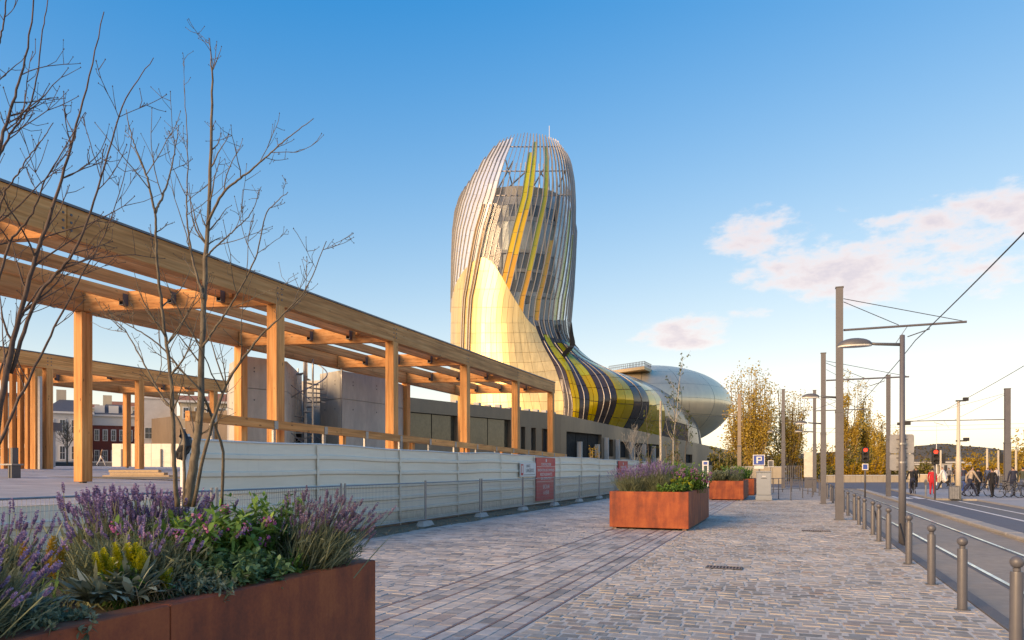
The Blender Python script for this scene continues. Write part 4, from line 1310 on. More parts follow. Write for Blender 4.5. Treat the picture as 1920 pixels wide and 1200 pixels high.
# ------------------------------------------------------------------ concrete volumes in the pergola, with the stair between them
def conc_block(name, label, pts, zt, faces):
    poly = [tuple(P(px, 878, d)[:2]) for px, d in pts]
    c = np.mean(poly, 0)
    t = thing(name, (c[0], c[1], 0), label, 'concrete block')
    def pb(mb, nm, m):
        o = mb.build(nm, m); o.data.transform(Matrix.Translation((-c[0], -c[1], 0))); o.parent = t
    inn = [tuple(c + (np.array(p) - c) * 0.985) for p in poly]
    pb(MB().prism(inn, 0.5, zt - .03), 'core', M_CONC2)
    for i in faces:
        a, b = np.array(poly[i]), np.array(poly[(i + 1) % len(poly)])
        L = np.linalg.norm(b - a); tt = (b - a) / L; nn = np.array([tt[1], -tt[0]])
        if np.dot(nn, a - c) < 0: nn = -nn
        k = max(1, int(round(L / 3.0)))
        for j in range(k):
            for z0, z1 in ((0.6, 4.95), (4.98, zt)):
                p0, p1 = a + tt * (L * j / k + .012), a + tt * (L * (j + 1) / k - .012)
                q = [p0, p1, p1 - nn * .16, p0 - nn * .16]
                pb(MB().prism([tuple(w) for w in q], z0, z1), 'wall_panel', M_CONC)
                mb = MB()
                for fx in (0.25, 0.75):
                    for z in (z0 + .7, z1 - .45):
                        w = p0 + (p1 - p0) * fx + nn * 0.002
                        mb.obox((w[0] - nn[0] * .03, w[1] - nn[1] * .03, z), (w[0] + nn[0] * .004, w[1] + nn[1] * .004, z), .06, .06)
                pb(mb, 'tie_holes', M_DKERB)
    return t
conc_block('concrete_volume', 'grey concrete volume left of the metal stair, behind the pergola posts', [(430, 32), (455, 29.6), (538, 31.2), (566, 36), (500, 43), (425, 39)], 6.28, (0, 1, 2))
conc_block('concrete_volume', 'grey concrete volume right of the metal stair, with an angled corner', [(600, 35.5), (638, 34.2), (727, 37.6), (766, 41.2), (740, 48), (640, 47), (600, 43)], 6.3, (0, 1, 2, 6))
c = P(580, 878, 41)
MB_ = MB().box((c[0] - 2.5, c[1] - .2, .5), (c[0] + 2.5, c[1] + .2, 6.6)).build('recess_wall', M_CONC)
tag(MB_, 'plain concrete wall closing the recess behind the metal stair', 'wall')
# stair: zigzag flights with rails and a caged post
t = thing('metal_stair', P(572, 878, 33.5) * [1, 1, 0], 'galvanised spiral stair tower between the two concrete volumes', 'stair')
c = P(572, 878, 33.5)
mb = MB().tube([(0, 0, 1), (0, 0, 6.6)], .09, 8); mb.build('newel', M_GALV, t)
for i in range(22):
    a = i * 0.42; z = 1.2 + i * .235
    u = np.array([math.cos(a), math.sin(a), 0]); v = np.array([-u[1], u[0], 0])
    MB().add([u * .1 + [0, 0, z], u * 1.0 - v * .16 + [0, 0, z], u * 1.0 + v * .16 + [0, 0, z], u * .1 + [0, 0, z - .05], u * 1.0 - v * .16 + [0, 0, z - .05], u * 1.0 + v * .16 + [0, 0, z - .05]], [(0, 1, 2), (5, 4, 3), (0, 3, 4, 1), (1, 4, 5, 2), (2, 5, 3, 0)]).build('tread', M_GALV, t)
    if i % 2 == 0:
        MB().tube([u * 1.0 + [0, 0, z], u * 1.0 + [0, 0, z + 1.0]], .018, 5).build('baluster', M_GALV, t)
aa = np.linspace(0, 21 * .42, 60)
MB().tube(np.stack([np.cos(aa), np.sin(aa), 2.2 + aa / .42 * .235], 1), .03, 5).build('handrail', M_GALV, t)
for sx in (-1.25, 1.25):
    for sy in (-1.1, 1.1):
        MB().box((sx - .03, sy - .03, 1), (sx + .03, sy + .03, 6.5)).build('mast', M_GALV, t)
mb = MB()
for z in np.arange(1.4, 6.5, .42):
    mb.obox((-1.25, -1.1, z), (-.75, -1.1, z), .03, .03)
    mb.obox((-1.25, -1.1, z), (-.75, -1.1, z + .42), .02, .02)
mb.box((-.78, -1.13, 1), (-.72, -1.07, 6.5)); mb.build('ladder_rungs', M_GALV, t)
for a, b in (((-1.25, -1.1, 4.2), (1.25, -1.1, 2.4)), ((-1.25, -1.1, 6.3), (1.25, -1.1, 4.6)), ((-1.25, -1.1, 2.4), (1.25, -1.1, 3.1))):
    MB().tube([a, b], .022, 5).build('cross_brace', M_GALV, t)
for (px, d, hx, hz) in ((557, 34, .22, 2.4),):
    q = P(px, 878, d) - c
    MB().box((q[0] - hx, q[1] - .05, 1.0), (q[0] + hx, q[1] + .05, 1 + hz)).build('dark_door', M_DARK, t)

# bank of rubble at the foot of the concrete
r = rs(21)
mb = MB()
for i in range(900):
    px = r.uniform(455, 735); d = np.interp(px, [455, 735], [29, 37]) - r.uniform(0.3, 2.0)
    p = P(px, 878, d); s = r.uniform(.08, .2)
    z = 1.2 + r.rand() ** 2 * 1.3
    ico = np.array([(1, 0, 0), (-1, 0, 0), (0, 1, 0), (0, -1, 0), (0, 0, 1), (0, 0, -1)]) * s * r.uniform(.6, 1.3, (6, 1))
    mb.add(ico + [p[0], p[1], z], [(0, 2, 4), (2, 1, 4), (1, 3, 4), (3, 0, 4), (2, 0, 5), (1, 2, 5), (3, 1, 5), (0, 3, 5)], r.rand())
tag(mb.build('rubble', plain('rubble_stone', (0.30, 0.24, 0.18), .9, 0, .4, 3.0, world=True)), 'bank of brown rubble at the foot of the concrete volumes', 'rubble', kind='stuff')
M_PALEW = plain('pale_timber', (.46, .33, .20), .75, 0, .2, 2.0)
# stack of timber and planks on the square
t = thing('timber_stack', (*P(270, 885, 27)[:2], 1.3), 'low stack of timber baulks lying on the raised square', 'timber stack', rz=0.35)
for j in range(3):
    for k in range(4 - j):
        MB().box((-1.3 + .2 * j + r.uniform(-.2, .2), -.5 + k * .28, j * .1), (1.2 - .2 * j + r.uniform(-.3, .3), -.27 + k * .28, j * .1 + .09)).build('baulk', M_PALEW, t)
MB().box((-2.6, -1.6, -.02), (2.4, -1.0, .05)).build('plank', M_DKERB, t)
# bench / trestle at the picture's edge
t = thing('trestle_bench', (*P(12, 882, 24)[:2], 1.33), 'grey metal bench standing on the raised square beside the timber screen', 'bench')
MB().box((-1.3, -.2, .42), (.55, .2, .47)).build('seat', M_GALV, t)
for x in (.42, .3): MB().box((x, -.15, 0), (x + .06, .15, .42)).build('leg', M_DSTEEL, t)
MB().box((.34, -.1, .47), (.44, .1, 1.0)).build('backrest', M_DSTEEL, t)

# ------------------------------------------------------------------ hoarding
XH = -10.35
hd = thing('hoarding', (XH, 32, 0), 'long cream corrugated steel hoarding running along the walkway', 'hoarding')
def hoard_panel(y0, y1, ztop, parent, seed):
    r = rs(seed)
    zs, xs_ = [], []
    z = 0.06
    pitch = (2.17 - 0.06) / 6
    k = 0
    while z < ztop - .01:
        for dz, dx in ((0, 0), (.03, .045), (.10, .045), (.13, 0.006), (pitch - .001, 0.0)):
            zz = min(z + dz, ztop)
            zs.append(zz); xs_.append(dx)
        z += pitch
    zs.append(ztop); xs_.append(0.012)
    zs, xs_ = np.array(zs), np.array(xs_)
    ny = 9
    ys_ = np.linspace(y0 + .004, y1 - .004, ny)
    wob = 0.014 * np.sin(ys_ * 1.7 + seed) + 0.008 * np.sin(ys_ * 4.1)
    V = np.zeros((len(zs), ny, 3))
    V[..., 0] = xs_[:, None] + wob[None] * np.sin(np.linspace(0, 3, len(zs)))[:, None]
    V[..., 1] = ys_[None] - 32
    hgt = 1 + 0.010 * np.sin(ys_ * 0.55) + 0.006 * np.sin(ys_ * 1.31 + 1)
    V[..., 2] = zs[:, None] * hgt[None]
    mb = MB().grid(V[:, ::1])
    B = V.copy(); B[..., 0] -= 0.03
    mb.grid(B[::-1])
    mb.grid(np.stack([V[-1], B[-1]]))
    o = mb.build('sheet_panel', M_HOARD, parent)
    c_ = MB().box((.05, y1 - .035 - 32, .05), (.06, y1 + .035 - 32, ztop)); c_.box((.061, y1 - .02 - 32, ztop * .3), (.075, y1 + .02 - 32, ztop * .34)); c_.box((.061, y1 - .02 - 32, ztop * .75), (.075, y1 + .02 - 32, ztop * .79))
    c_.build('cover_strip', M_HOARD, o)
    return o
ys_ = np.linspace(10.25, 56, 13)
for i, (a, b) in enumerate(zip(ys_[:-1], ys_[1:])):
    hoard_panel(a, b, 2.17, hd, i)
mb = MB()
mb.box((-.05, 10.25 - 32, 2.165), (.06, 56 - 32, 2.20))
top = MB()
yy = np.linspace(10.25, 56, 90)
q = np.stack([np.full_like(yy, .012), yy - 32, 2.185 * (1 + 0.010 * np.sin(yy * .55) + 0.006 * np.sin(yy * 1.31 + 1))], 1)
top.tube(q, .022, 6); top.build('capping', M_WHITE, hd)
MB().tube([(-.02, 10.17 - 32, 0), (-.02, 10.17 - 32, 2.28)], .085, 10).build('end_post', M_WHITE, hd)
lh = thing('low_hoarding', (XH, 2, 0), 'low cream corrugated sheeting below the raised square, left of the trees', 'hoarding')
yl = np.linspace(-8, 10.05, 5)
for i, (a, b) in enumerate(zip(yl[:-1], yl[1:])):
    o = hoard_panel(a, b, 1.12, lh, 40 + i); o.location = (0, 30, 0)
# black sack tied to the end post
r = rs(4)
u = np.linspace(0, 2 * np.pi, 13)[:-1]
prof = [(.03, .36), (.05, .28), (.09, .2), (.12, .08), (.11, -.05), (.06, -.14), (.01, -.16)]
mb = MB().lathe([(p[0], p[1]) for p in prof][::-1], (0, 0, 0), 12)
mb.v[0] = mb.v[0] * (1 + .25 * r.uniform(-1, 1, (len(mb.v[0]), 1))) + np.array([.05, 0, 0]) * np.sin(mb.v[0][:, 2:3] * 12)
o = mb.build('plastic_sack', M_BLACK); o.location = (XH + .1, 10.02, 1.98)
tag(o, 'crumpled black sack tied to the white post at the hoarding end', 'sack')

# wire barriers in front, each a frame with mesh and concrete feet
def barrier_proto(L):
    t = thing('wire_barrier', (0, 0, 0), 'x', 'barrier', 'wire barriers along the hoarding')
    for y in (0.03, L - .03):
        MB().tube([(0, y, .02), (0, y, 1.30)], .026, 8).build('upright', M_GALV, t)
    MB().tube([(0, .05, 1.24), (0, L - .05, 1.24)], .018, 6).build('top_tube', M_GALV, t)
    MB().tube([(0, .05, .2), (0, L - .05, .2)], .018, 6).build('bottom_tube', M_GALV, t)
    mb = MB()
    for y in np.arange(.1, L - .05, .065): mb.box((-.002, y - .0022, .2), (.002, y + .0022, 1.24))
    for z in np.arange(.3, 1.2, .15): mb.box((.003, .04, z - .003), (.008, L - .04, z + .003))
    o = mb.build('wire_mesh', M_GALV, t); o['kind'] = 'stuff'
    v = [(-.13, -.35, 0), (.13, -.35, 0), (.13, .35, 0), (-.13, .35, 0), (-.08, -.25, .15), (.08, -.25, .15), (.08, .25, .15), (-.08, .25, .15)]
    MB().add(v, [(3, 2, 1, 0), (4, 5, 6, 7), (0, 1, 5, 4), (1, 2, 6, 5), (2, 3, 7, 6), (3, 0, 4, 7)]).build('foot', M_CONC2, t)
    return t
L = 3.98
bp = barrier_proto(L); bm_ = child_map(bp)
by = [2.2 + 4.02 * i for i in range(11)]
for i, y in enumerate(by):
    o = bp if i == 0 else copy_tree(bp, bm_)
    o.location = (-9.72 + r.uniform(-.03, .03), y, 0); o.rotation_euler.z = r.uniform(-.008, .008)
    o['label'] = '%s wire mesh barrier from the camera end, in front of the cream hoarding' % ORD[i]

# signs on the hoarding
def text(body, parent, y, z, size, m, x=0.0, name='lettering', wscale=1.0):
    cu = bpy.data.curves.new(name, 'FONT'); cu.body = body; cu.size = size; cu.align_x = 'CENTER'; cu.align_y = 'CENTER'; cu.extrude = 0.002
    tmp = bpy.data.objects.new(name, cu); COL.objects.link(tmp); cu.materials.append(m)
    me = bpy.data.meshes.new_from_object(tmp.evaluated_get(bpy.context.evaluated_depsgraph_get()))
    bpy.data.objects.remove(tmp)
    o = bpy.data.objects.new(name, me); COL.objects.link(o)
    o.rotation_euler = (math.pi / 2, 0, math.pi / 2); o.location = (x, y, z); o.scale = (wscale, 1, 1); o.parent = parent
    return o
y0, _ = xat(1006, XH + .1); y1, _ = xat(1041, XH + .1)
W = y1 - y0
t = thing('site_sign', (XH + .08, (y0 + y1) / 2, 0), 'tall red construction notice with white lettering fixed to the hoarding', 'sign')
MB().box((-.02, -W / 2, .22), (.02, W / 2, 2.12)).build('board', M_RED, t)
for z in (1.72, 1.06): MB().box((.021, -W / 2 + .02, z - .008), (.024, W / 2 - .02, z + .008)).build('rule', M_WHITE, t)
MB().box((.021, -.07, 1.93), (.024, .07, 2.06)).build('emblem', M_WHITE, t)
for body, z, s, ws in (('CONSTRUCTIONS', 1.82, .17, 1.0), ('RENOVATION DES COMMERCES', 1.56, .17, .95), ('RESTAURANTS', 1.37, .19, 1.35), ('SUR OPERATION', 1.19, .15, 1.3), ('BACALAN', .82, .26, .8), ('A VENIR', .55, .26, .8)):
    text(body, t, 0, z, s, M_WHITE, .022, wscale=ws)
y0, _ = xat(975, XH + .1); y1, _ = xat(1004, XH + .1)
W2 = y1 - y0
t = thing('company_sign', (XH + .1, (y0 + y1) / 2, 0), 'small white company sign with a red emblem beside the tall red notice', 'sign')
MB().box((-.02, -W2 / 2, 1.30), (.02, W2 / 2, 1.88)).build('board', M_WHITE, t)
MB().box((.021, -W2 / 2 + .05, 1.36), (.024, -W2 / 2 + .33, 1.82)).build('emblem', M_RED, t)
MB().box((.025, -W2 / 2 + .12, 1.46), (.027, -W2 / 2 + .26, 1.76)).build('emblem_mark', M_WHITE, t)
text('ANGC', t, .0, 1.74, .17, M_DSTEEL, .022); text('LANGEDOC', t, .2, 1.55, .22, M_DSTEEL, .022, wscale=.85)
MB().box((.021, -W2 / 2 + .4, 1.37), (.023, W2 / 2 - .1, 1.39)).build('rule', M_DSTEEL, t)
y0, _ = xat(1160, XH + .1); y1, _ = xat(1177, XH + .1); W3 = y1 - y0
t = thing('site_sign', (XH + .08, (y0 + y1) / 2, 0), 'further red notice on the hoarding, half hidden by lavender', 'sign')
MB().box((-.02, -W3 / 2, .4), (.02, W3 / 2, 2.12)).build('board', M_RED, t)
MB().box((.021, -W3 / 2 + .02, 1.55), (.024, W3 / 2 - .02, 1.57)).build('rule', M_WHITE, t)
MB().box((.021, -.1, 1.88), (.024, .1, 2.02)).build('emblem', M_WHITE, t)
text('CONSTRUCTIONS', t, 0, 1.72, .2, M_WHITE, .022, wscale=1.0)

# ------------------------------------------------------------------ weathering-steel planters
def planter(x0, x1, y0, y1, h, cuts, label):
    c = np.array([(x0 + x1) / 2, (y0 + y1) / 2, 0])
    t = thing('planter', c, label, 'planter', 'rusty steel planters along the walk')
    def pb(mb, nm, m):
        o = mb.build(nm, m); o.data.transform(Matrix.Translation(-Vector(c))); o.parent = t
    th, rim, zf = 0.012, 0.14, 0.05
    ys_ = [y0] + cuts + [y1]
    for x, s in ((x0, 1), (x1, -1)):
        for a, b in zip(ys_[:-1], ys_[1:]):
            pb(MB().box((x, a + .003, zf), (x + s * th, b - .003, h), bev=0.003), 'side_panel', M_CORTEN)
            pb(MB().box((x + s * (th + .001), a + .003 + (.0 if a > y0 else .0), h - th), (x + s * rim, b - .003, h + .002), bev=0.003), 'rim', M_CORTEN)
    for y, s in ((y0, 1), (y1, -1)):
        pb(MB().box((x0 + th + .001, y + s * .001, zf), (x1 - th - .001, y + s * th, h), bev=0.003), 'end_panel', M_CORTEN)
        pb(MB().box((x0 + rim + .001, y + s * (th + .001), h - th), (x1 - rim - .001, y + s * rim, h + .001), bev=0.003), 'rim', M_CORTEN)
    pb(MB().box((x0 + .03, y0 + .03, .06), (x1 - .03, y1 - .03, h - .09)), 'soil', M_SOIL)
    for x in (x0 + .12, x1 - .12):
        for y in (y0 + .12, y1 - .12):
            pb(MB().box((x - .05, y - .05, 0), (x + .05, y + .05, .058)), 'foot', M_STRIP)
    return t
M_SOIL = plain('soil', (0.035, 0.026, 0.018), .95, 0, .4, 8, bump=.6, bscale=30)
planter(-4.84, -2.74, -0.6, 4.41, 1.0, [0.8, 2.6], 'rusty steel planter at the bottom corner, full of lavender and pink flowers')
planter(-4.62, -2.5, 19.35, 24.4, 1.02, [21.9], 'rusty steel planter standing alone in the middle of the walk')
planter(-4.0, -2.24, 38.6, 43.4, 1.0, [41.0], 'rusty steel planter beside the grey cabinet, second down the walk')
planter(-3.9, -2.05, 46.0, 50.5, 1.0, [], 'farthest rusty steel planter, mostly hidden behind the one before it')
# ------------------------------------------------------------------ plants
def unit(v):
    return v / (np.linalg.norm(v, axis=-1, keepdims=True) + 1e-12)
def blades(mb, base, dirs, L, w, droop, r, prof=(1, .8, .5, .08), tint=None, mat=0, flat=0.0):
    n = len(base); k = len(prof)
    dirs = unit(dirs)
    s = np.linspace(0, 1, k)
    side = unit(np.cross(dirs, np.array([0, 0, 1.0]) + r.normal(0, .5, (n, 3)) * (1 - flat)))
    L, w, droop = (np.broadcast_to(np.asarray(a, float), (n,)) for a in (L, w, droop))
    c = base[:, None] + dirs[:, None] * (L[:, None] * s)[..., None]
    c[..., 2] -= (droop * L)[:, None] * s ** 2
    hw = (w[:, None] * np.asarray(prof)[None] / 2)[..., None] * side[:, None]
    V = np.stack([c - hw, c + hw], 2).reshape(n, k * 2, 3)
    f = np.array([(2 * i, 2 * i + 1, 2 * i + 3, 2 * i + 2) for i in range(k - 1)])
    F = (f[None] + (np.arange(n) * k * 2)[:, None, None]).reshape(-1, 4)
    if tint is None: tint = r.uniform(0, 1, n)
    mb.add(V.reshape(-1, 3), F, np.repeat(tint, k * 2), mat)
    return c[:, -1]
def rhombs(mb, c, a, b, tint, mat=0):
    """quads c-a, c-b, c+a, c+b"""
    n = len(c)
    V = np.stack([c - a, c - b, c + a, c + b], 1)
    F = np.arange(n * 4).reshape(-1, 4)
    mb.add(V.reshape(-1, 3), F, np.repeat(tint, 4), mat)
def spikes(mb, base, dirs, L, rad, r, whorls=6, petals=5, mat=0, petal=1.0):
    n = len(base); dirs = unit(dirs)
    k = np.tile(np.repeat(np.arange(whorls), petals), n); ix = np.repeat(np.arange(n), whorls * petals)
    s = (k + r.uniform(-.3, .3, len(k))) / whorls
    d = dirs[ix]
    rv = unit(r.normal(0, 1, (len(k), 3))); rv = unit(rv - d * (rv * d).sum(1, keepdims=True))
    rr_ = np.asarray(rad)[ix] * (0.55 + 0.6 * np.sin(np.pi * np.clip(s * .85 + .15, 0, 1)))
    c = base[ix] + d * (np.asarray(L)[ix] * s)[:, None] + rv * (rr_ * (.6 if petal == 1 else r.uniform(.3, 1, len(rr_))))[:, None]
    tg = np.cross(d, rv)
    rhombs(mb, c, (rv * .7 + d * .7) * (rr_ * .75 * petal)[:, None], tg * (rr_ * .65 * petal)[:, None], np.clip(r.uniform(0, 1, len(k)) * .6 + .4 * s, 0, 1), mat)
def dome_dirs(n, r, spread=1.0, lean=(0, 0)):
    a = r.uniform(0, 2 * np.pi, n); q = np.sqrt(r.uniform(0, 1, n)) * spread
    return unit(np.stack([q * np.cos(a) + lean[0], q * np.sin(a) + lean[1], np.ones(n)], 1))
M_LAVF = leafmat('lavender_leaf', [(0, (.09, .11, .06)), (.5, (.20, .235, .135)), (1, (.33, .365, .235))], .7, .35)
M_LAVP = leafmat('lavender_flower', [(0, (.15, .11, .23)), (.5, (.28, .21, .39)), (1, (.44, .36, .55))], .7, .25)
M_LAVP2 = leafmat('faded_lavender_flower', [(0, (.15, .11, .17)), (.5, (.26, .20, .29)), (1, (.38, .31, .41))], .7, .25)
M_GREEN = leafmat('fresh_leaf', [(0, (0.041, 0.101, 0.022)), (.5, (0.101, 0.223, 0.046)), (1, (0.203, 0.351, 0.081))], .55, .3)
M_MINT = leafmat('mint_leaf', [(0, (0.047, 0.115, 0.047)), (.5, (0.101, 0.209, 0.088)), (1, (0.189, 0.317, 0.149))], .6, .3)
M_SILV = leafmat('silver_leaf', [(0, (0.144, 0.174, 0.126)), (.5, (0.252, 0.300, 0.216)), (1, (0.408, 0.456, 0.348))], .75, .2)
M_PINK = leafmat('pink_flower', [(0, (0.360, 0.084, 0.264)), (.5, (0.552, 0.168, 0.432)), (1, (0.744, 0.408, 0.660))], .6, .3)
M_YELF = leafmat('lime_flower', [(0, (.26, .27, .012)), (.5, (.42, .42, .022)), (1, (.55, .52, .06))], .6, .3)
M_ORGF = leafmat('ochre_flower', [(0, (.30, .17, .02)), (.5, (.42, .26, .03)), (1, (.52, .36, .08))], .6, .3)
M_TWIG = leafmat('dry_stem', [(0, (.10, .07, .04)), (1, (.22, .17, .11))], .8, 0)
def lavender(x, y, z, R, H, nf, ns, seed, label, lean=(0, 0), pm=None, spread=.9, wh=7):
    r = rs(seed)
    t = thing('lavender', (x, y, z), label, 'lavender', 'lavender clumps in the planters')
    mb = MB()
    b = np.stack([r.normal(0, R * .22, nf), r.normal(0, R * .22, nf), np.zeros(nf)], 1)
    d = dome_dirs(nf, r, spread * 1.15, lean)
    blades(mb, b, d, H * r.uniform(.5, .86, nf), r.uniform(.006, .012, nf), r.uniform(.0, .25, nf), r, (1, .9, .7, .1))
    # leafy side shoots give the clump body
    tips = b + d * (H * r.uniform(.25, .62, nf))[:, None]
    for q in range(2):
        blades(mb, tips + r.normal(0, .02, (nf, 3)), unit(d + r.normal(0, .5, (nf, 3))), H * r.uniform(.1, .2, nf), r.uniform(.006, .011, nf), .1, r, (.6, 1, .1))
    mb.build('foliage', M_LAVF, t)
    m2 = MB()
    b = np.stack([r.normal(0, R * .25, ns), r.normal(0, R * .25, ns), np.zeros(ns)], 1)
    d = dome_dirs(ns, r, spread, lean)
    L = H * r.uniform(.72, 1.08, ns)
    dr = r.uniform(0, .08, ns)
    tip = blades(m2, b, d, L, .006, dr, r, (1, 1, .9, .8), np.full(ns, .35))
    m2.build('flower_stems', M_LAVF, t)
    m3 = MB()
    spikes(m3, tip, d, r.uniform(.05, .10, ns) * (H / .55), r.uniform(.0075, .0115, ns) * (H / .55) ** .5, r, wh + 1, 6)
    o = m3.build('flower_spikes', pm or M_LAVP, t); o['kind'] = 'stuff'
    return t
def bushy(name, x, y, z, R, H, n, seed, label, cat, leafm, flower=None, nflower=0, leaf=(.05, .025), fsize=.03, flat=True):
    """leafy stems with paired leaves, optional flower heads"""
    r = rs(seed)
    t = thing(name, (x, y, z), label, cat)
    mb = MB(); sm = MB()
    b = np.stack([r.normal(0, R * .3, n), r.normal(0, R * .3, n), np.zeros(n)], 1)
    d = dome_dirs(n, r, R / H * 1.1); L = H * r.uniform(.5, 1.0, n)
    tip = blades(sm, b, d, L, .007, .05, r, (1, .9, .7), np.full(n, .3))
    for q in range(9):
        f = (q + 1.0) / 9
        p = b + d * (L * (.25 + .75 * f))[:, None]
        for s in range(3):
            dd = unit(r.normal(0, 1, (n, 3)) + d * .5 + [0, 0, .1])
            blades(mb, p, dd, leaf[0] * r.uniform(.7, 1.4, n), leaf[1] * r.uniform(.7, 1.3, n), .25, r, (.3, 1, .8, .05), np.clip(r.normal(.25 + .5 * f, .2, n), 0, 1), flat=.6)
    sm.build('stems', leafm, t); mb.build('foliage', leafm, t)
    if nflower:
        fm = MB()
        ix = r.choice(n, nflower, replace=nflower > n)
        k = 26
        c = np.repeat(tip[ix], k, 0) + unit(r.normal(0, 1, (nflower * k, 3))) * fsize * r.uniform(.5, 1, (nflower * k, 1))
        c[:, 2] += .01
        a = unit(r.normal(0, 1, (len(c), 3))); bb = unit(np.cross(a, r.normal(0, 1, (len(c), 3))))
        rhombs(fm, c, a * fsize * .28, bb * fsize * .28, r.uniform(0, 1, len(c)))
        fm.build('flower_heads', flower, t)
    return t
ZS = 0.92
# nearest planter
lavender(-3.02, 3.98, ZS, .36, .52, 900, 170, 1, 'lavender clump at the planter corner, its thin flower stems leaning over the edge', lean=(.38, .25), pm=M_LAVP2, spread=.62, wh=7)
lavender(-3.42, 2.98, ZS, .46, .50, 2100, 60, 2, 'broad grey-green lavender clump in the middle of the near planter', lean=(.12, -.05), spread=.95)
lavender(-3.95, 3.30, ZS, .40, .56, 900, 150, 3, 'tall purple lavender behind the broad clump, below the bare tree', spread=.42)
lavender(-3.85, 3.62, ZS, .30, .56, 500, 110, 4, 'purple lavender close against the bare tree stems', lean=(.1, 0), spread=.5)
lavender(-3.2, 1.88, ZS, .36, .48, 1100, 80, 5, 'lavender with bright violet spikes at the picture edge', lean=(.2, .1), spread=.8)
lavender(-3.85, 2.55, ZS, .30, .50, 500, 40, 6, 'small lavender with dark spikes behind the lime spurge', spread=.5)
lavender(-3.30, 1.55, ZS, .36, .5, 500, 60, 16, 'lavender cut by the lower picture edge', spread=.8)
bushy('verbena', -3.36, 3.52, ZS, .36, .50, 170, 7, 'bushy green verbena with pink flower heads beside the bare tree', 'flower', M_GREEN, M_PINK, 34, (.075, .026), .04)
bushy('shrub', -3.30, 3.95, ZS, .22, .58, 60, 17, 'upright leafy green shrub with dark sprigs behind the verbena', 'shrub', M_GREEN, None, 0, (.05, .022))
bushy('mint', -3.02, 3.32, ZS, .26, .27, 190, 8, 'low mound of fresh green mint at the planter rim', 'herb', M_MINT, M_PINK, 3, (.042, .026), .022)
bushy('lantana', -2.98, 3.72, ZS, .14, .2, 40, 18, 'small plant with pink and yellow flower dots by the rim', 'flower', M_GREEN, M_PINK, 4, (.04, .02), .02)
bushy('lantana', -2.97, 3.86, ZS, .08, .2, 20, 19, 'single yellow flowered sprig by the planter rim', 'flower', M_GREEN, M_YELF, 2, (.035, .016), .024)
lavender(-3.02, 1.72, ZS, .3, .42, 700, 60, 20, 'low lavender tumbling over the rim at the lower picture corner', lean=(.3, .1), spread=1.0)
bushy('thyme', -2.95, 2.16, ZS, .2, .16, 160, 21, 'low grey-green herb carpet along the near planter rim', 'herb', M_LAVF, None, 0, (.03, .012))
bushy('thyme', -2.96, 2.98, ZS, .2, .2, 140, 22, 'low herb carpet below the broad lavender', 'herb', M_LAVF, None, 0, (.03, .012))
# lime spurge, ochre plume, silver sage
def plume(name, x, y, z, stems, seed, label, m, H, whorl, rad):
    r = rs(seed)
    t = thing(name, (x, y, z), label, 'flower')
    n = stems
    b = r.normal(0, .05, (n, 3)); b[:, 2] = 0
    d = dome_dirs(n, r, .55); L = H * r.uniform(.7, 1.0, n)
    sm = MB(); tip = blades(sm, b, d, L, .012, .02, r, (1, 1, .9), np.full(n, .4)); 
    for q in range(6):
        blades(sm, b + d * (L * (.15 + .12 * q))[:, None], unit(r.normal(0, 1, (n, 3)) + [0, 0, .2]), .06, .018, .3, r, (.4, 1, .1))
    sm.build('stems', M_GREEN, t)
    fm = MB(); spikes(fm, tip - d * .06, d, np.full(n, whorl), np.full(n, rad), r, 14, 26, petal=.34); o = fm.build('flower_spikes', m, t); o['kind'] = 'stuff'
plume('spurge', -3.08, 2.62, ZS, 12, 9, 'lime yellow spurge heads in front of the broad lavender', M_YELF, .38, .10, .021)
plume('spurge', -3.00, 2.78, ZS, 4, 10, 'yellow spurge with dry trailing stems at the planter rim', M_YELF, .24, .09, .02)
plume('celosia', -3.28, 2.40, ZS, 4, 11, 'ochre plume flower left of the lime spurge', M_ORGF, .40, .12, .022)
r = rs(31)
t = thing('silver_sage', (-2.99, 2.46, ZS + .06), 'rosettes of long silver-grey leaves spilling over the near planter rim', 'herb')
mb = MB()
for q in range(9):
    c = np.array([r.uniform(-.16, .1), r.uniform(-.26, .24), r.uniform(0, .05)])
    n = 26
    blades(mb, np.repeat(c[None], n, 0), dome_dirs(n, r, 1.5), r.uniform(.16, .30, n), r.uniform(.028, .05, n), r.uniform(.1, .6, n), r, (.25, .8, 1, .75, .05), flat=.7)
mb.build('leaves', M_SILV, t)
t = thing('dry_stalks', (-2.96, 2.72, ZS), 'tangle of pale dry flower stalks over the planter rim', 'stalks')
mb = MB()
for q in range(26):
    a = r.uniform(0, 6.28); p0 = np.array([r.normal(0, .05), r.normal(0, .08), 0])
    pts = [p0, p0 + [.03 * math.cos(a), .05 * math.sin(a), .1], p0 + [.08 * math.cos(a), .1 * math.sin(a), r.uniform(.1, .2)], p0 + [.12 * math.cos(a), .14 * math.sin(a), r.uniform(.02, .16)]]
    mb.tube(smooth_poly(pts, 8), .0022, 4, r.rand())
mb.build('stalks', M_TWIG, t)

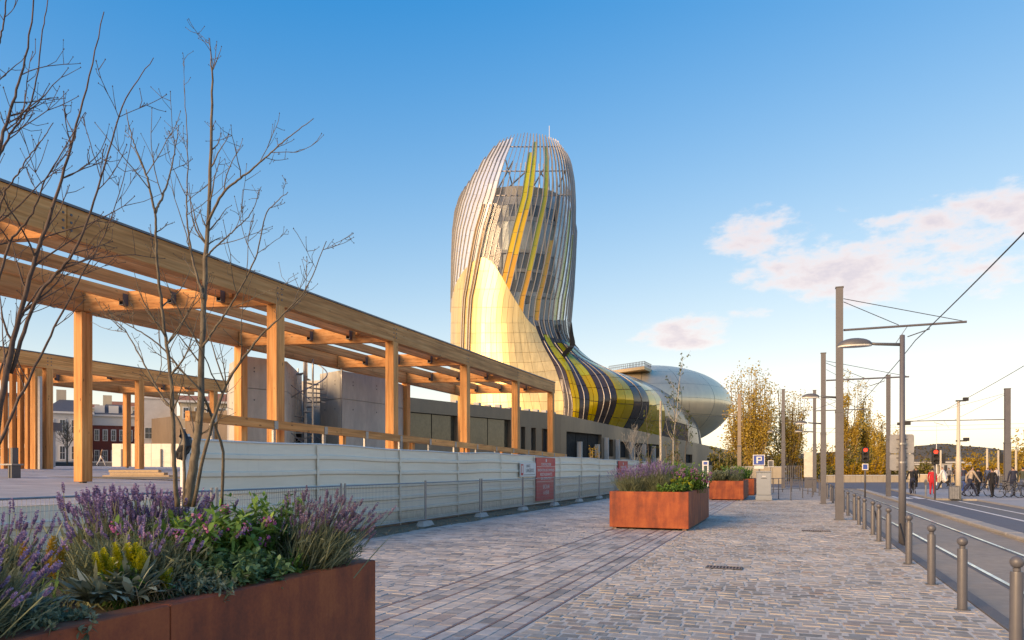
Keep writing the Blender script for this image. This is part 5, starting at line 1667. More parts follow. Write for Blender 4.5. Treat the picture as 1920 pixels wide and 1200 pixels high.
# planter in the middle of the walk
lavender(-4.15, 19.9, .93, .5, .75, 700, 220, 41, 'lavender at the left end of the middle planter', spread=.85, wh=5)
lavender(-3.45, 20.1, .93, .5, .85, 700, 260, 42, 'tall purple lavender in the centre of the middle planter', spread=.6, wh=5)
lavender(-4.2, 21.3, .93, .5, .8, 500, 160, 43, 'lavender behind the first clump of the middle planter', spread=.8, wh=5)
bushy('green_herb', -2.98, 19.75, .93, .42, .34, 110, 44, 'light green herb mound at the right corner of the middle planter', 'herb', M_GREEN, None, 0, (.07, .04))
bushy('yellow_spurge', -2.82, 20.2, .93, .35, .5, 70, 45, 'yellow flowered spurge behind the green mound of the middle planter', 'flower', M_GREEN, M_YELF, 26, (.07, .03), .05)
bushy('pink_valerian', -2.62, 21.5, .93, .5, .75, 130, 46, 'pink valerian leaning over the street side of the middle planter', 'flower', M_GREEN, M_PINK, 70, (.07, .03), .05)
bushy('grass_clump', -3.3, 22.6, .93, .7, 1.0, 170, 47, 'dense dark green shrub at the back of the middle planter', 'shrub', M_GREEN, None, 0, (.09, .03))
# further planters
bushy('grey_shrub', -3.45, 39.2, .9, .65, .75, 150, 51, 'grey-green shrub at the left of the planter beside the cabinet', 'shrub', M_LAVF, None, 0, (.09, .035))
lavender(-2.75, 39.3, .9, .6, .75, 420, 120, 52, 'faded lavender at the right of the planter beside the cabinet', pm=M_LAVP2, wh=4)
bushy('green_shrub', -2.95, 41.8, .9, .8, 1.0, 150, 53, 'green shrub at the back of the planter beside the cabinet', 'shrub', M_GREEN, None, 0, (.1, .045))
bushy('green_shrub', -2.7, 46.8, .9, .6, .9, 130, 54, 'green shrub in the farthest planter', 'shrub', M_GREEN, None, 0, (.1, .045))

# ------------------------------------------------------------------ bare trees
def bark(name, c0, c1):
    m, nt, b = newmat(name)
    v = coords(nt, (1, 1, .35), True)
    n1 = noise(nt, v, 40, 5, .65)
    nt.links.new(ramp2(nt, n1, [(.35, c0), (.65, c1)]), b.inputs['Base Color'])
    b.inputs['Roughness'].default_value = .8
    nt.links.new(nd(nt, 'ShaderNodeBump', {'Height': n1, 'Strength': .4, 'Distance': .004}).outputs[0], b.inputs['Normal'])
    return m
M_BARK = bark('grey_brown_bark', (.075, .058, .042), (.17, .14, .10))
M_BARKR = bark('reddish_bark', (.050, .033, .028), (.12, .080, .066))
M_BUD = plain('bud', (.07, .042, .028), .6)
M_BIRCH = bark('birch_bark', (.20, .17, .13), (.52, .48, .40))
def bud_at(mb, p, d, s):
    ico = np.array([(1, 0, 0), (-1, 0, 0), (0, 1, 0), (0, -1, 0), (0, 0, 1.8), (0, 0, -.6)]) * s
    mb.add(ico + p, [(0, 2, 4), (2, 1, 4), (1, 3, 4), (3, 0, 4), (2, 0, 5), (1, 2, 5), (3, 1, 5), (0, 3, 5)])
def bare_tree(name, label, base, stems, mat, seed, twig=(0.25, 0.8), ntw=26, buds=True, upw=.55, sub=5, rt=.0038, leaf=None):
    r = rs(seed)
    t = thing(name, base, label, 'tree')
    tw_, bd, lf = MB(), MB(), MB()
    B = np.asarray(base, float)
    for pts, r0, r1 in stems:
        q = smooth_poly([np.asarray(p, float) - B for p in pts], 40)
        q[1:-1] += r.normal(0, .0018, q[1:-1].shape)
        rad = np.linspace(1, 0, 40) ** 1.15 * (r0 * .8 - r1 * .7) + r1 * .7
        MB().tube(q, rad, 8).build('stem', mat, t, True)
        Ls = np.linalg.norm(np.diff(q, axis=0), axis=1).sum()
        n = max(4, int(ntw * Ls / 3))
        for k in range(n):
            f = r.uniform(.18, .99); i = min(int(f * 39), 38)
            tan = unit(q[i + 1] - q[i])
            side = r.normal(0, 1, 3); side = unit(side - tan * (side @ tan))
            d = unit(tan * .55 + side * .8 + np.array([0, 0, upw * .5]))
            L = r.uniform(*twig) * (1.15 - .75 * f)
            m = 7
            p = [q[i]]
            for s in range(m):
                d = unit(d + r.normal(0, .11, 3) + np.array([0, 0, upw * .12]))
                p.append(p[-1] + d * L / m)
            p = np.array(p)
            rr_ = np.linspace(min(rad[i] * .55, rt * 1.6), rt * .38, m + 1)
            tw_.tube(p, rr_, 5)
            if buds: bud_at(bd, p[-1], d, rt * 1.1)
            for s in range(sub):
                j = r.randint(1, m)
                dd = unit(unit(p[j + 1] - p[j]) * .7 + r.normal(0, .6, 3) + [0, 0, .15])
                LL = L * r.uniform(.12, .38)
                pp = np.array([p[j], p[j] + dd * LL * .5 + r.normal(0, .006, 3), p[j] + dd * LL + [0, 0, LL * .15]])
                tw_.tube(pp, [rt * .5, rt * .4, rt * .3], 4)
                if buds:
                    bud_at(bd, pp[-1], dd, rt * .95)
                if leaf is not None:
                    blades(lf, np.repeat(pp[-1:], 4, 0), r.normal(0, 1, (4, 3)), .06, .035, .2, r, (.3, 1, .1))
    o = tw_.build('twigs', mat, t); o['kind'] = 'stuff'
    if buds:
        o = bd.build('buds', M_BUD, t); o['kind'] = 'stuff'
    if leaf is not None and lf.n:
        o = lf.build('young_leaves', leaf, t); o['kind'] = 'stuff'
    return t
def pl(lst, d0, d1):
    k = len(lst)
    return [P(x, y, d0 + (d1 - d0) * i / max(k - 1, 1)) for i, (x, y) in enumerate(lst)]
b1 = (-3.52, 3.5, .92)
bare_tree('bare_tree', 'leafless multi-stemmed young tree rising from the near planter', b1, [
    (pl([(352, 950), (366, 850), (376, 760), (379, 640), (385, 500), (392, 380), (396, 250), (398, 150), (393, 72)], 4.55, 4.75), .040, .004),
    (pl([(332, 950), (326, 850), (321, 720), (306, 600), (294, 480), (291, 400)], 4.45, 4.2), .018, .009),
    (pl([(291, 400), (275, 330), (250, 265), (236, 205)], 4.2, 4.1), .009, .003),
    (pl([(291, 400), (315, 340), (330, 270), (335, 235)], 4.2, 4.3), .009, .003),
    (pl([(362, 950), (388, 830), (425, 720), (480, 640), (530, 590), (575, 540), (612, 452)], 4.5, 4.1), .015, .003),
    (pl([(388, 420), (420, 360), (470, 320), (520, 275), (588, 222)], 4.65, 4.5), .011, .003),
    (pl([(382, 560), (360, 480), (350, 400), (352, 300), (345, 150)], 4.6, 4.9), .012, .003),
    (pl([(416, 950), (418, 850), (400, 790), (380, 740), (345, 700), (290, 640), (205, 590)], 4.8, 4.4), .013, .003),
    (pl([(380, 650), (440, 560), (480, 480), (500, 400), (540, 360)], 4.6, 4.4), .010, .003),
    (pl([(386, 480), (430, 440), (470, 400), (490, 350)], 4.6, 4.8), .008, .003),
    (pl([(345, 950), (345, 860), (340, 800), (290, 720), (235, 620), (195, 590)], 4.6, 4.9), .012, .003)], M_BARK, 61, (.2, .62), 20, sub=4)
b2 = (-3.5, 2.2, .92)
bare_tree('bare_tree', 'leafless tree leaning in from the picture edge, its reddish branches crossing the pergola', b2, [
    (pl([(-30, 1060), (-5, 800), (45, 560), (95, 400), (140, 250), (170, 130), (195, 22)], 3.4, 3.3), 0.0187, 0.0028),
    (pl([(20, 700), (70, 560), (140, 470), (185, 350), (230, 200), (288, 108)], 3.4, 3.2), 0.0115, 0.0021),
    (pl([(-60, 1060), (-60, 700), (-30, 420), (10, 240), (45, 120), (70, -30)], 3.3, 3.5), 0.0173, 0.0042),
    (pl([(-20, 330), (20, 250), (60, 190), (80, 60), (92, -20)], 3.4, 3.6), 0.0079, 0.0028),
    (pl([(-30, 900), (30, 760), (90, 640), (150, 520), (200, 430), (235, 320), (250, 240)], 3.5, 3.7), 0.0101, 0.0021),
    (pl([(-40, 700), (10, 480), (60, 400), (90, 330), (160, 210)], 3.3, 3.1), 0.0086, 0.0021),
    (pl([(-50, 600), (0, 390), (30, 330), (100, 230)], 3.2, 3.0), 0.0072, 0.0021),
    (pl([(-40, 900), (0, 700), (60, 560), (130, 500), (215, 465)], 3.5, 3.6), 0.0072, 0.0021),
    (pl([(-30, 200), (-5, 100), (10, 20), (18, -60)], 3.4, 3.4), 0.0086, 0.0035)], M_BARKR, 62, (.2, .6), 15, sub=4, rt=.0036)
# young birches in the middle planter
def stem_up(px0, py0, px1, py1, d, bend=4, seed=0):
    r = rs(seed); k = 6
    return [P(px0 + (px1 - px0) * i / (k - 1) + r.uniform(-bend, bend) * (0 < i < k - 1), py0 + (py1 - py0) * i / (k - 1), d) for i in range(k)]
M_YLEAF = leafmat('young_leaf', [(0, (.06, .085, .02)), (1, (.16, .19, .05))], .6, .4)
for k, (px, top, d, r0, lab, mt, ptx) in enumerate(((1238, 752, 21.2, .055, 'white-barked birch stem cut short, thickest in the middle planter', M_BIRCH, 1239), (1256, 672, 22.3, .032, 'tallest slender young birch in the middle planter, reaching into the sky', M_BIRCH, 1280),
        (1218, 760, 21.8, .02, 'thin young birch left of the white stem in the middle planter', M_BARK, 1212), (1282, 752, 23.2, .022, 'slender young birch at the right of the middle planter', M_BARK, 1292), (1268, 720, 22.8, .02, 'thin young birch just right of the tallest one', M_BARK, 1262))):
    base = P(px, 878, d); base[2] = .93
    py0 = HZ + (EYE - .93) / d * FPX
    bare_tree('young_birch', lab, base, [(stem_up(px, py0, ptx, top, d, 3, k), r0, .006 if k else .045)], mt, 70 + k, (.3, 1.1) if k else (.1, .3), 15 if k else 8, False, .9, 3, .006, M_YLEAF if k else None)
# small trees in front of the plinth
base = P(1190, 872, 52); base[2] = 0
bare_tree('small_tree', 'small leafless pale tree in front of the museum plinth', base, [(pl([(1190, 905), (1190, 850), (1189, 806)], 52, 52), .06, .012), (pl([(1190, 870), (1178, 840), (1170, 815)], 52, 51), .03, .01), (pl([(1190, 872), (1203, 840), (1212, 818)], 52, 53), .03, .01)], M_BIRCH, 81, (.5, 1.4), 26, False, .9, 4, .014)
base = P(128, 872, 70); base[2] = 1.85
bare_tree('street_tree', 'leafless street tree in front of the white house', base, [(pl([(126, 872), (126, 835), (127, 792)], 70, 70), .1, .02), (pl([(126, 845), (112, 815), (106, 800)], 70, 70), .05, .015), (pl([(126, 842), (140, 815), (147, 800)], 70, 70), .05, .015)], M_BARK, 82, (.6, 1.8), 40, False, .7, 4, .016)

# golden trees behind the museum and the junction
M_GOLDL = leafmat('golden_leaf', [(0, (.32, .215, .035)), (.5, (.56, .40, .075)), (1, (.68, .53, .17))], .7, .5)
M_OLIVEL = leafmat('olive_leaf', [(0, (.055, .058, .014)), (.5, (.15, .14, .03)), (1, (.28, .24, .055))], .7, .3)
M_YELL = leafmat('yellow_leaf', [(0, (.20, .115, .010)), (.5, (.40, .245, .02)), (1, (.52, .35, .05))], .7, .35)
def crown_tree(name, label, px, d, top, wpx, seed, lm, n=7000, base_py=None, low=.25, col=.5, ls=.22, limbs=30, tr=.35, cat='tree', group=None, fan=.8):
    r = rs(seed)
    base = P(px, 878, d); base[2] = -.1
    H = EYE + (HZ - top) / FPX * d; W = wpx / FPX * d / 2
    t = thing(name, base, label, cat, group)
    tb = MB()
    tb.tube(smooth_poly([(0, 0, 0), (r.normal(0, .2), r.normal(0, .2), H * .3), (r.normal(0, .3), r.normal(0, .3), H * .8)], 10), np.linspace(tr, tr * .15, 10), 7)
    tb.build('trunk', M_BARK, t, True)
    lb = MB(); cs = []
    for k in range(limbs):
        f = r.uniform(.06, .55); a = r.uniform(0, 6.28)
        zt = H * np.clip(low + .12 + (1 - low - .1) * r.rand() ** .8, 0, 1.0)
        wmax = W * (np.sin(np.pi * np.clip((zt / H - low * .5) / (1.12 - low * .5), 0, 1)) ** col)
        rr_ = wmax * np.sqrt(r.uniform(.1, 1))
        p0 = np.array([0, 0, H * f * low * 1.6]); p2 = np.array([rr_ * math.cos(a), rr_ * math.sin(a), zt])
        p1 = p0 * .45 + p2 * .55 + np.array([rr_ * .18 * math.cos(a), rr_ * .18 * math.sin(a), -H * .06])
        q = smooth_poly([p0, p1, p2], 9)
        lb.tube(q, np.linspace(tr * .35, .03, 9), 5)
        for w in range(4):
            i = r.randint(4, 8); e = q[i] + np.array([r.normal(0, W * .18), r.normal(0, W * .18), r.uniform(.05, .16) * H])
            if e[2] < H: 
                lb.tube([q[i], (q[i] + e) / 2 + r.normal(0, .1, 3), e], [.05, .035, .015], 4); cs += [e, (q[i] + e) / 2]
        cs += [q[8], q[7], q[6], q[5]]
    o = lb.build('limbs', M_LIMB, t)
    cs = np.array(cs)
    c = cs[r.randint(0, len(cs), n)] + r.normal(0, 1, (n, 3)) * np.array([W * .13, W * .13, H * .035])
    c[:, 2] = np.maximum(c[:, 2], .3)
    a = unit(r.normal(0, 1, (n, 3))) * ls * r.uniform(.6, 1.3, (n, 1)); b = unit(np.cross(a, r.normal(0, 1, (n, 3)))) * ls * .6
    m = MB(); rhombs(m, c, a, b, np.clip(r.normal(.5, .24, n), 0, 1))
    o = m.build('crown', lm, t)
    return t
M_LIMB = bark('pale_limb_bark', (.16, .12, .07), (.30, .23, .14))
GT = 'golden trees beyond the junction'
crown_tree('poplar', 'big golden poplar just right of the silver bulb', 1408, 98, 694, 104, 101, M_GOLDL, 12000, low=.2, col=.42, ls=.15, limbs=46, tr=.55, group=GT)
crown_tree('poplar', 'thinner golden tree with visible limbs, second right of the bulb', 1481, 100, 728, 74, 102, M_GOLDL, 5500, low=.3, col=.5, ls=.13, limbs=30, tr=.4, group=GT)
crown_tree('poplar', 'tall narrow golden poplar behind the street lamp, left of two', 1590, 104, 700, 46, 103, M_GOLDL, 7000, low=.15, col=.5, ls=.13, limbs=13, tr=.22, group=GT)
crown_tree('poplar', 'tall narrow golden poplar close beside its twin behind the lamp', 1622, 106, 715, 42, 104, M_GOLDL, 6000, low=.15, col=.5, ls=.13, limbs=12, tr=.2, group=GT)
crown_tree('poplar', 'shorter golden poplar just left of the street lamp post', 1655, 100, 762, 54, 105, M_GOLDL, 7000, low=.15, col=.45, ls=.13, limbs=12, tr=.2, group=GT)
for k, (px, d, top, w, lm, lab, nn) in enumerate((
    (1445, 120, 835, 70, M_OLIVEL, 'dark olive bush below the big poplar', 2600), (1505, 125, 838, 60, M_YELL, 'golden bush between the two tram poles', 2200),
    (1560, 130, 828, 70, M_YELL, 'golden bush behind the tallest tram pole', 2400), (1610, 120, 838, 60, M_OLIVEL, 'dark green bush at the foot of the narrow poplars', 2400),
    (1665, 125, 832, 60, M_OLIVEL, 'olive bush beside the lamp post signs', 2200), (1720, 115, 858, 60, M_OLIVEL, 'low olive bush left of the red traffic light', 1800),
    (1830, 105, 850, 80, M_YELL, 'bright yellow bush behind the crowd', 3200), (1862, 115, 845, 60, M_GOLDL, 'russet gold bush behind the waiting people', 2200),
    (1900, 110, 838, 70, M_YELL, 'bright yellow tree at the picture edge behind the tram pole', 2600), (1935, 105, 800, 80, M_GOLDL, 'tall golden tree cut by the picture edge', 3000),
    (1375, 110, 840, 50, M_OLIVEL, 'olive shrub at the far end of the plinth', 1800), (1350, 92, 838, 46, M_OLIVEL, 'green shrub against the low end of the plinth', 2200),
    (1535, 110, 852, 60, M_OLIVEL, 'olive shrub behind the white totem', 1600), (1585, 118, 850, 60, M_YELL, 'yellow shrub behind the tram stop fence', 1800),
    (1640, 112, 852, 50, M_YELL, 'yellow shrub right of the inner tram pole', 1600))):
    crown_tree('bush', lab, px, d * .8, top, w, 120 + k, lm, nn, low=.04, col=.35, ls=.15, limbs=14, tr=.12, cat='bush', group='bushes beyond the junction')
for k, (px, d, top, w, lm, lab) in enumerate(((1115, 58, 838, 26, M_YELL, 'small copper-gold bush just above the hoarding, before the dark entrance'), (1262, 55, 828, 40, M_OLIVEL, 'green bush behind the middle planter, before the plinth'), (1205, 50, 852, 22, M_OLIVEL, 'small green bush left of the birches, before the plinth'))):
    crown_tree('bush', lab, px, d, top, w, 150 + k, lm, 1500, low=.04, col=.35, ls=.07, limbs=12, tr=.05, cat='bush')
# ------------------------------------------------------------------ street furniture
M_LAMPGL = plain('lamp_glass', (.55, .55, .52), .3)
M_POLEW = plain('cream_painted_pole', (.52, .47, .38), .5, 0, .08)
M_CAB = plain('cabinet_grey', (.30, .335, .36), .5, 0, .06, 2, dirt=(.24, .26, .28))
def bollard_proto():
    t = thing('bollard', (0, 0, 0), 'x', 'bollard', 'ball-topped bollards along the tram bed')
    o = MB().lathe([(.053, 0), (.053, .70), (.050, .715)], (0, 0, 0), 20).build('shaft', M_STEEL, t); autosmooth(o)
    o = MB().lathe([(.032, .716), (.032, .745)], (0, 0, 0), 16).build('neck', M_STEEL, t)
    a = np.linspace(-1.25, math.pi / 2, 12)
    o = MB().lathe([(max(  .058 * math.cos(k), 1e-5), .798 + .058 * math.sin(k)) for k in a], (0, 0, 0), 20).build('ball', M_STEEL, t, True)
    o = MB().lathe([(.085, 0.001), (.085, .012)], (0, 0, 0), 16).build('base_plate', M_DSTEEL, t)
    return t
bl = bollard_proto(); bmap = child_map(bl)
BY = [7.75, 9.73, 11.7, 14.1, 16.5, 18.2, 19.9, 21.6, 23.3, 25.4, 27.6, 29.8, 32.2, 34.6, 37.2, 39.8, 42.4, 45.0, 48.0, 51.0]
for i, y in enumerate(BY):
    o = bl if i == 0 else copy_tree(bl, bmap)
    o.location = (1.87 + (.04 if i % 3 == 0 else 0), y, 0); o.rotation_euler = (.008 * math.sin(i * 3), .01 * math.cos(i * 5), i)
    o['label'] = '%s grey ball-topped bollard of the row, counted from the camera' % ORD[i]
def lamp_head(t, L, z, side, m=M_DSTEEL):
    """flat oval lantern on an arm reaching towards -x by L from the origin"""
    o = MB().tube([(-.05, 0, z - .04), (-L * .55, 0, z + .0), (-L + .3, 0, z + .02)], [.035, .032, .03], 8).build('arm', m, t, True)
    u, v = np.meshgrid(np.linspace(0, 2 * np.pi, 21), np.linspace(0, np.pi / 2, 7), indexing='ij')
    s = side
    V = np.stack([-L + s * .36 * np.cos(u) * np.cos(v), .17 * s * np.sin(u) * np.cos(v), z + .16 * s * np.sin(v)], -1)
    h = MB().grid(V).build('lantern', m, t, True)
    MB().add([(-L + s * .35 * math.cos(a), .165 * s * math.sin(a), z - .035) for a in np.linspace(0, 2 * np.pi, 20, endpoint=False)] + [(-L + s * .35 * math.cos(a), .165 * s * math.sin(a), z + .002) for a in np.linspace(0, 2 * np.pi, 20, endpoint=False)], [tuple(range(20))[::-1]] + [(i, (i + 1) % 20, 20 + (i + 1) % 20, 20 + i) for i in range(20)]).build('lens', M_LAMPGL, h)
def tram_pole(x, y, h, label, arm=0.0, armz=6.0, lamp=0.0, lampz=0, w=.235, m=M_STEEL, left=False):
    t = thing('tram_pole', (x, y, 0), label, 'tram pole', 'tram line poles')
    mb = MB()
    hs = h * .47
    for z0, z1, k in ((0, hs, 1.0), (hs + .002, h, .88)):
        ww = w * k / 2
        p = MB()
        p.box((-ww, -ww, z0), (ww, -ww + .03, z1)); p.box((-ww, ww - .03, z0), (ww, ww, z1)); p.box((-.02, -ww + .031, z0), (.02, ww - .031, z1))
        p.box((-ww * .82, -ww + .031, z0 + .003), (-.021, ww - .031, z1 - .003)); p.box((.021, -ww + .031, z0 + .003), (ww * .82, ww - .031, z1 - .003))
        p.build('mast', m, t)
    MB().box((-w * .52, -w * .52, h + .002), (w * .52, w * .52, h + .03)).build('cap', M_DSTEEL, t)
    MB().box((-w * .7, -w * .7, .0), (w * .7, w * .7, .03)).build('base_plate', M_DSTEEL, t)
    MB().box((-w * .54, -w * .54, hs - .06), (w * .54, w * .54, hs + .04)).build('collar', M_DSTEEL, t)
    if arm:
        s = -1 if left else 1
        MB().tube([(s * w / 2, 0, armz), (s * arm, 0, armz + .02)], .035, 8).build('bracket_arm', m, t)
        for f, zz in ((.97, h - .35), (.48, h - .45)):
            MB().tube([(s * w / 2, 0, zz), (s * arm * f, 0, armz + .05)], .012, 5).build('stay', M_WIRE, t)
        q = arm * .62
        MB().tube([(s * (q + .35), 0, armz), (s * (q + .35), 0, armz - .13), (s * (q - .25), 0, armz - .33)], .016, 5).build('registration_arm', M_WIRE, t)
        MB().tube([(s * (q - .25), 0, armz), (s * (q - .6), 0, armz - .55)], .009, 5).build('dropper', M_WIRE, t)
    if lamp:
        lamp_head(t, lamp, lampz, .75)
    return t
tram_pole(1.46, 25.2, 7.4, 'tallest grey steel tram pole with a long bracket arm, at the bollard row', 3.5, 6.05, .85, 3.95)
tram_pole(1.42, 36.2, 6.95, 'second steel tram pole down the bollard row, with bracket arm and small lamp', 3.5, 5.7, .95, 3.75)
tram_pole(1.55, 53.7, 7.0, 'third steel tram pole down the bollard row', 3.2, 5.6, 1.0, 4.2)
tram_pole(5.16, 45.6, 6.9, 'steel tram pole on the kerb between tram bed and road', 0, 0)
tram_pole(14.9, 62.6, 7.5, 'steel tram pole behind the waiting crowd with a long arm towards the tracks', 7.0, 5.25, 0, 0, .4, left=True)
tram_pole(-3.3, 52.3, 6.8, 'sunlit brownish pole just right of the silver bulb', 1.2, 5.4, 0, 0, .26, m=plain('sunlit_brown_pole', (.26, .205, .15), .6), left=True)
tram_pole(-.55, 64.0, 8.2, 'sunlit grey pole in front of the second golden tree', 0, 0, 1.0, 4.7, .3)
# street lamp with the backs of two road signs
t = thing('street_lamp', (2.3, 17.9, 0), 'street lamp with flat oval lantern and two sign backs on its post', 'street lamp')
MB().lathe([(.075, -.1), (.075, 2.0), (.06, 2.05), (.052, 4.58), (.0001, 4.6)], (0, 0, 0), 14).build('post', M_STEEL, t, True)
lamp_head(t, .95, 4.42, 1.0)
for z0, z1 in ((1.98, 2.40), (1.60, 1.96)):
    pts = [(-.22, 0), (.22, 0)]
    p = MB(); hw, hh, rr = .24, (z1 - z0) / 2, .05
    o = [(math.cos(a) * rr + sx * (hw - rr), math.sin(a) * rr + sz * (hh - rr)) for sx, sz, a0 in ((1, 1, 0), (-1, 1, 90), (-1, -1, 180), (1, -1, 270)) for a in np.radians(np.linspace(a0, a0 + 90, 5))]
    n = len(o); zc = (z0 + z1) / 2
    p.add([(x, .07, zc + z) for x, z in o] + [(x, .085, zc + z) for x, z in o], [tuple(range(n)), tuple(range(n, 2 * n))[::-1]] + [(i, n + i, n + (i + 1) % n, (i + 1) % n) for i in range(n)])
    s = p.build('sign_back', M_GALV, t)
    for z in (zc - .1, zc + .1): MB().box((-.11, .052, z - .012), (.11, .068, z + .012)).build('rail', M_STEEL, s)
    MB().lathe([(.084, zc - .02), (.084, zc + .02)], (0, 0, 0), 14).build('clamp', M_GALV, s)
MB().box((-.1, -.03, 2.6), (-.03, .03, 2.66)).box((.04, -.04, 2.6), (.16, .04, 2.68)).build('sensor', M_BLACK, t)

# overhead wires: each one thing
def wire(pts, label, sag=.25, rad=.012):
    pts = [np.asarray(p, float) for p in pts]
    q = []
    for a, b in zip(pts[:-1], pts[1:]):
        s = np.linspace(0, 1, 14)[:, None]
        L = a + (b - a) * s
        L[:, 2] -= (4 * sag * s * (1 - s))[:, 0] * np.linalg.norm(b - a) / 30
        q.append(L)
    q = np.vstack(q)
    o = MB().tube(q, rad, 5).build('overhead_wire', M_WIRE)
    tag(o, label, 'wire', 'overhead tram wires')
wire([(3.55, 3, 5.65), (3.6, 25.2, 5.6), (3.6, 36.2, 5.35), (3.6, 53.7, 5.3), (3.6, 90, 5.3)], 'contact wire above the near tram track, rising out of the upper picture edge', .15, .014)
wire([P(1960, 662, 26), P(1797, 755, 37), P(1735, 785, 52), P(1640, 800, 90)], 'wire rising to the picture edge over the waiting crowd', .1)
wire([P(1440, 805, 70), P(1880, 795, 60), P(1960, 793, 58)], 'level cross wire stretched over the junction, upper one', .1, .01)
wire([P(1440, 812, 72), P(1880, 803, 60), P(1960, 801, 58)], 'level cross wire stretched over the junction, lower one', .1, .01)
wire([P(1581, 748, 23), P(1470, 770, 60), P(1390, 780, 52)], 'span wire from the tallest tram pole towards the bulb', .2, .008)
wire([P(1290, 778, 70), P(1388, 782, 52), P(1470, 790, 60)], 'span wire in front of the silver bulb', .1, .01)
wire([(1.55, 36.2, 6.2), P(1642, 735, 41)], 'short span wire between second pole and the kerb pole', .2, .009)

# traffic lights
M_REDL = newmat('red_lens')[0]
M_REDL.node_tree.nodes['Principled BSDF'].inputs['Base Color'].default_value = (.6, .02, .015, 1)
M_REDL.node_tree.nodes['Principled BSDF'].inputs['Emission Color'].default_value = (1, .05, .03, 1)
M_REDL.node_tree.nodes['Principled BSDF'].inputs['Emission Strength'].default_value = 0.5
def traffic_light(p, h, label, sign=False, hw=.17, hh=.8):
    t = thing('traffic_light', (p[0], p[1], 0), label, 'traffic light')
    MB().lathe([(.045, 0), (.045, h)], (0, 0, 0), 10).build('post', M_STEEL, t, True)
    b = MB().box((-hw, -.26, h - hh), (hw, -.05, h), bev=.03).build('housing', M_BLACK, t)
    for i in range(3):
        z = h - hh * (.18 + .32 * i)
        c = np.linspace(0, 2 * np.pi, 14, endpoint=False)
        MB().add([(.1 * math.cos(a), -.266, z + .1 * math.sin(a)) for a in c] + [(.1 * math.cos(a), -.255, z + .1 * math.sin(a)) for a in c], [tuple(range(14)), *[(i_, 14 + i_, 14 + (i_ + 1) % 14, (i_ + 1) % 14) for i_ in range(14)]]).build('lens', M_REDL if i == 0 else M_DARK, b)
        MB().grid(np.array([[(.115 * math.cos(a), y, z + .115 * math.sin(a)) for y in (-.26, -.38)] for a in np.linspace(0, np.pi, 9)])).build('visor', M_BLACK, b)
    if sign:
        MB().box((-.15, -.1, h - hh - .42), (.15, -.07, h - hh - .08)).build('sign_plate', M_WHITE, t)
        MB().box((-.11, -.106, h - hh - .38), (.11, -.101, h - hh - .12)).build('sign_face', M_BLUE, t)
    return t
traffic_light(G(1622, 935), 2.78, 'red traffic light on a thin post left of the kerb pole', True)
traffic_light(G(1753, 937), 2.65, 'red traffic light beside the person in red')
# tall cream pole with cameras, waste bin, thin masts
p = G(1797, 937)
t = thing('camera_mast', (p[0], p[1], 0), 'tall cream pole carrying cameras above the plaza', 'pole')
MB().lathe([(.14, 0), (.13, 2.2), (.10, 2.3), (.07, 5.2)], (0, 0, 0), 12).build('post', M_POLEW, t, True)
for z, s in ((5.15, .35), (3.05, .38)):
    m = MB().box((-.12, -.07, z), (s, .07, z + .07)); m.box((s * .6, -.1, z + .02), (s + .1, .1, z + .2)); m.build('camera', M_BLACK, t)
p = G(1788, 937)
t = thing('waste_bin', (p[0], p[1], .03), 'grey slatted litter bin at the foot of the cream pole', 'bin')
MB().box((-.2, -.18, 0), (.2, .18, .62)).build('liner', M_DSTEEL, t)
for i in range(6):
    MB().box((-.22 + i * .075, -.205, .02), (-.16 + i * .075, -.185, .66)).build('slat', M_GALV, t)
MB().box((-.23, -.21, .67), (.23, .21, .70)).build('rim', M_STEEL, t)
p = G(1757, 937)
t = thing('signal_post', (p[0] + .1, p[1] + 4, 0), 'short grey post behind the red traffic light', 'post')
MB().lathe([(.05, 0), (.05, 1.0), (.0001, 1.02)], (0, 0, 0), 10).build('shaft', M_GALV, t); MB().box((-.07, -.07, .7), (.07, .07, .95)).build('button_box', M_STEEL, t)
p = P(1756, 878, 70)
t = thing('thin_mast', (p[0], p[1], 0), 'slender white mast rising above the red traffic light', 'mast')
MB().lathe([(.05, 0), (.03, 4), (.015, 6.0)], (0, 0, 0), 8).build('pole', M_WHITE, t)
for k, (px, d, h, m, lab) in enumerate(((1851, 60, 3.3, M_POLEW, 'cream post before the yellow bush'), (1872, 62, 3.2, M_POLEW, 'cream signal post before the russet bush'), (1905, 62, 3.3, M_POLEW, 'cream post right of the crowd tram pole'), (1706, 60, 4.2, M_POLEW, 'cream post just right of the sign backs'), (1764, 62, 3.2, M_POLEW, 'cream post just right of the red traffic light'))):
    p = P(px, 878, d)
    t = thing('cream_post', (p[0], p[1], 0), lab, 'post', 'cream posts beyond the plaza')
    MB().lathe([(.09, 0), (.08, h)], (0, 0, 0), 10).build('shaft', m, t)
    if k in (1, 4): MB().box((.1, -.1, h - 1.1), (.34, .1, h - .3), bev=.03).build('signal_head', M_BLACK, t)
    else: MB().lathe([(.1, h), (.06, h + .06)], (0, 0, 0), 10).build('cap', M_DSTEEL, t)
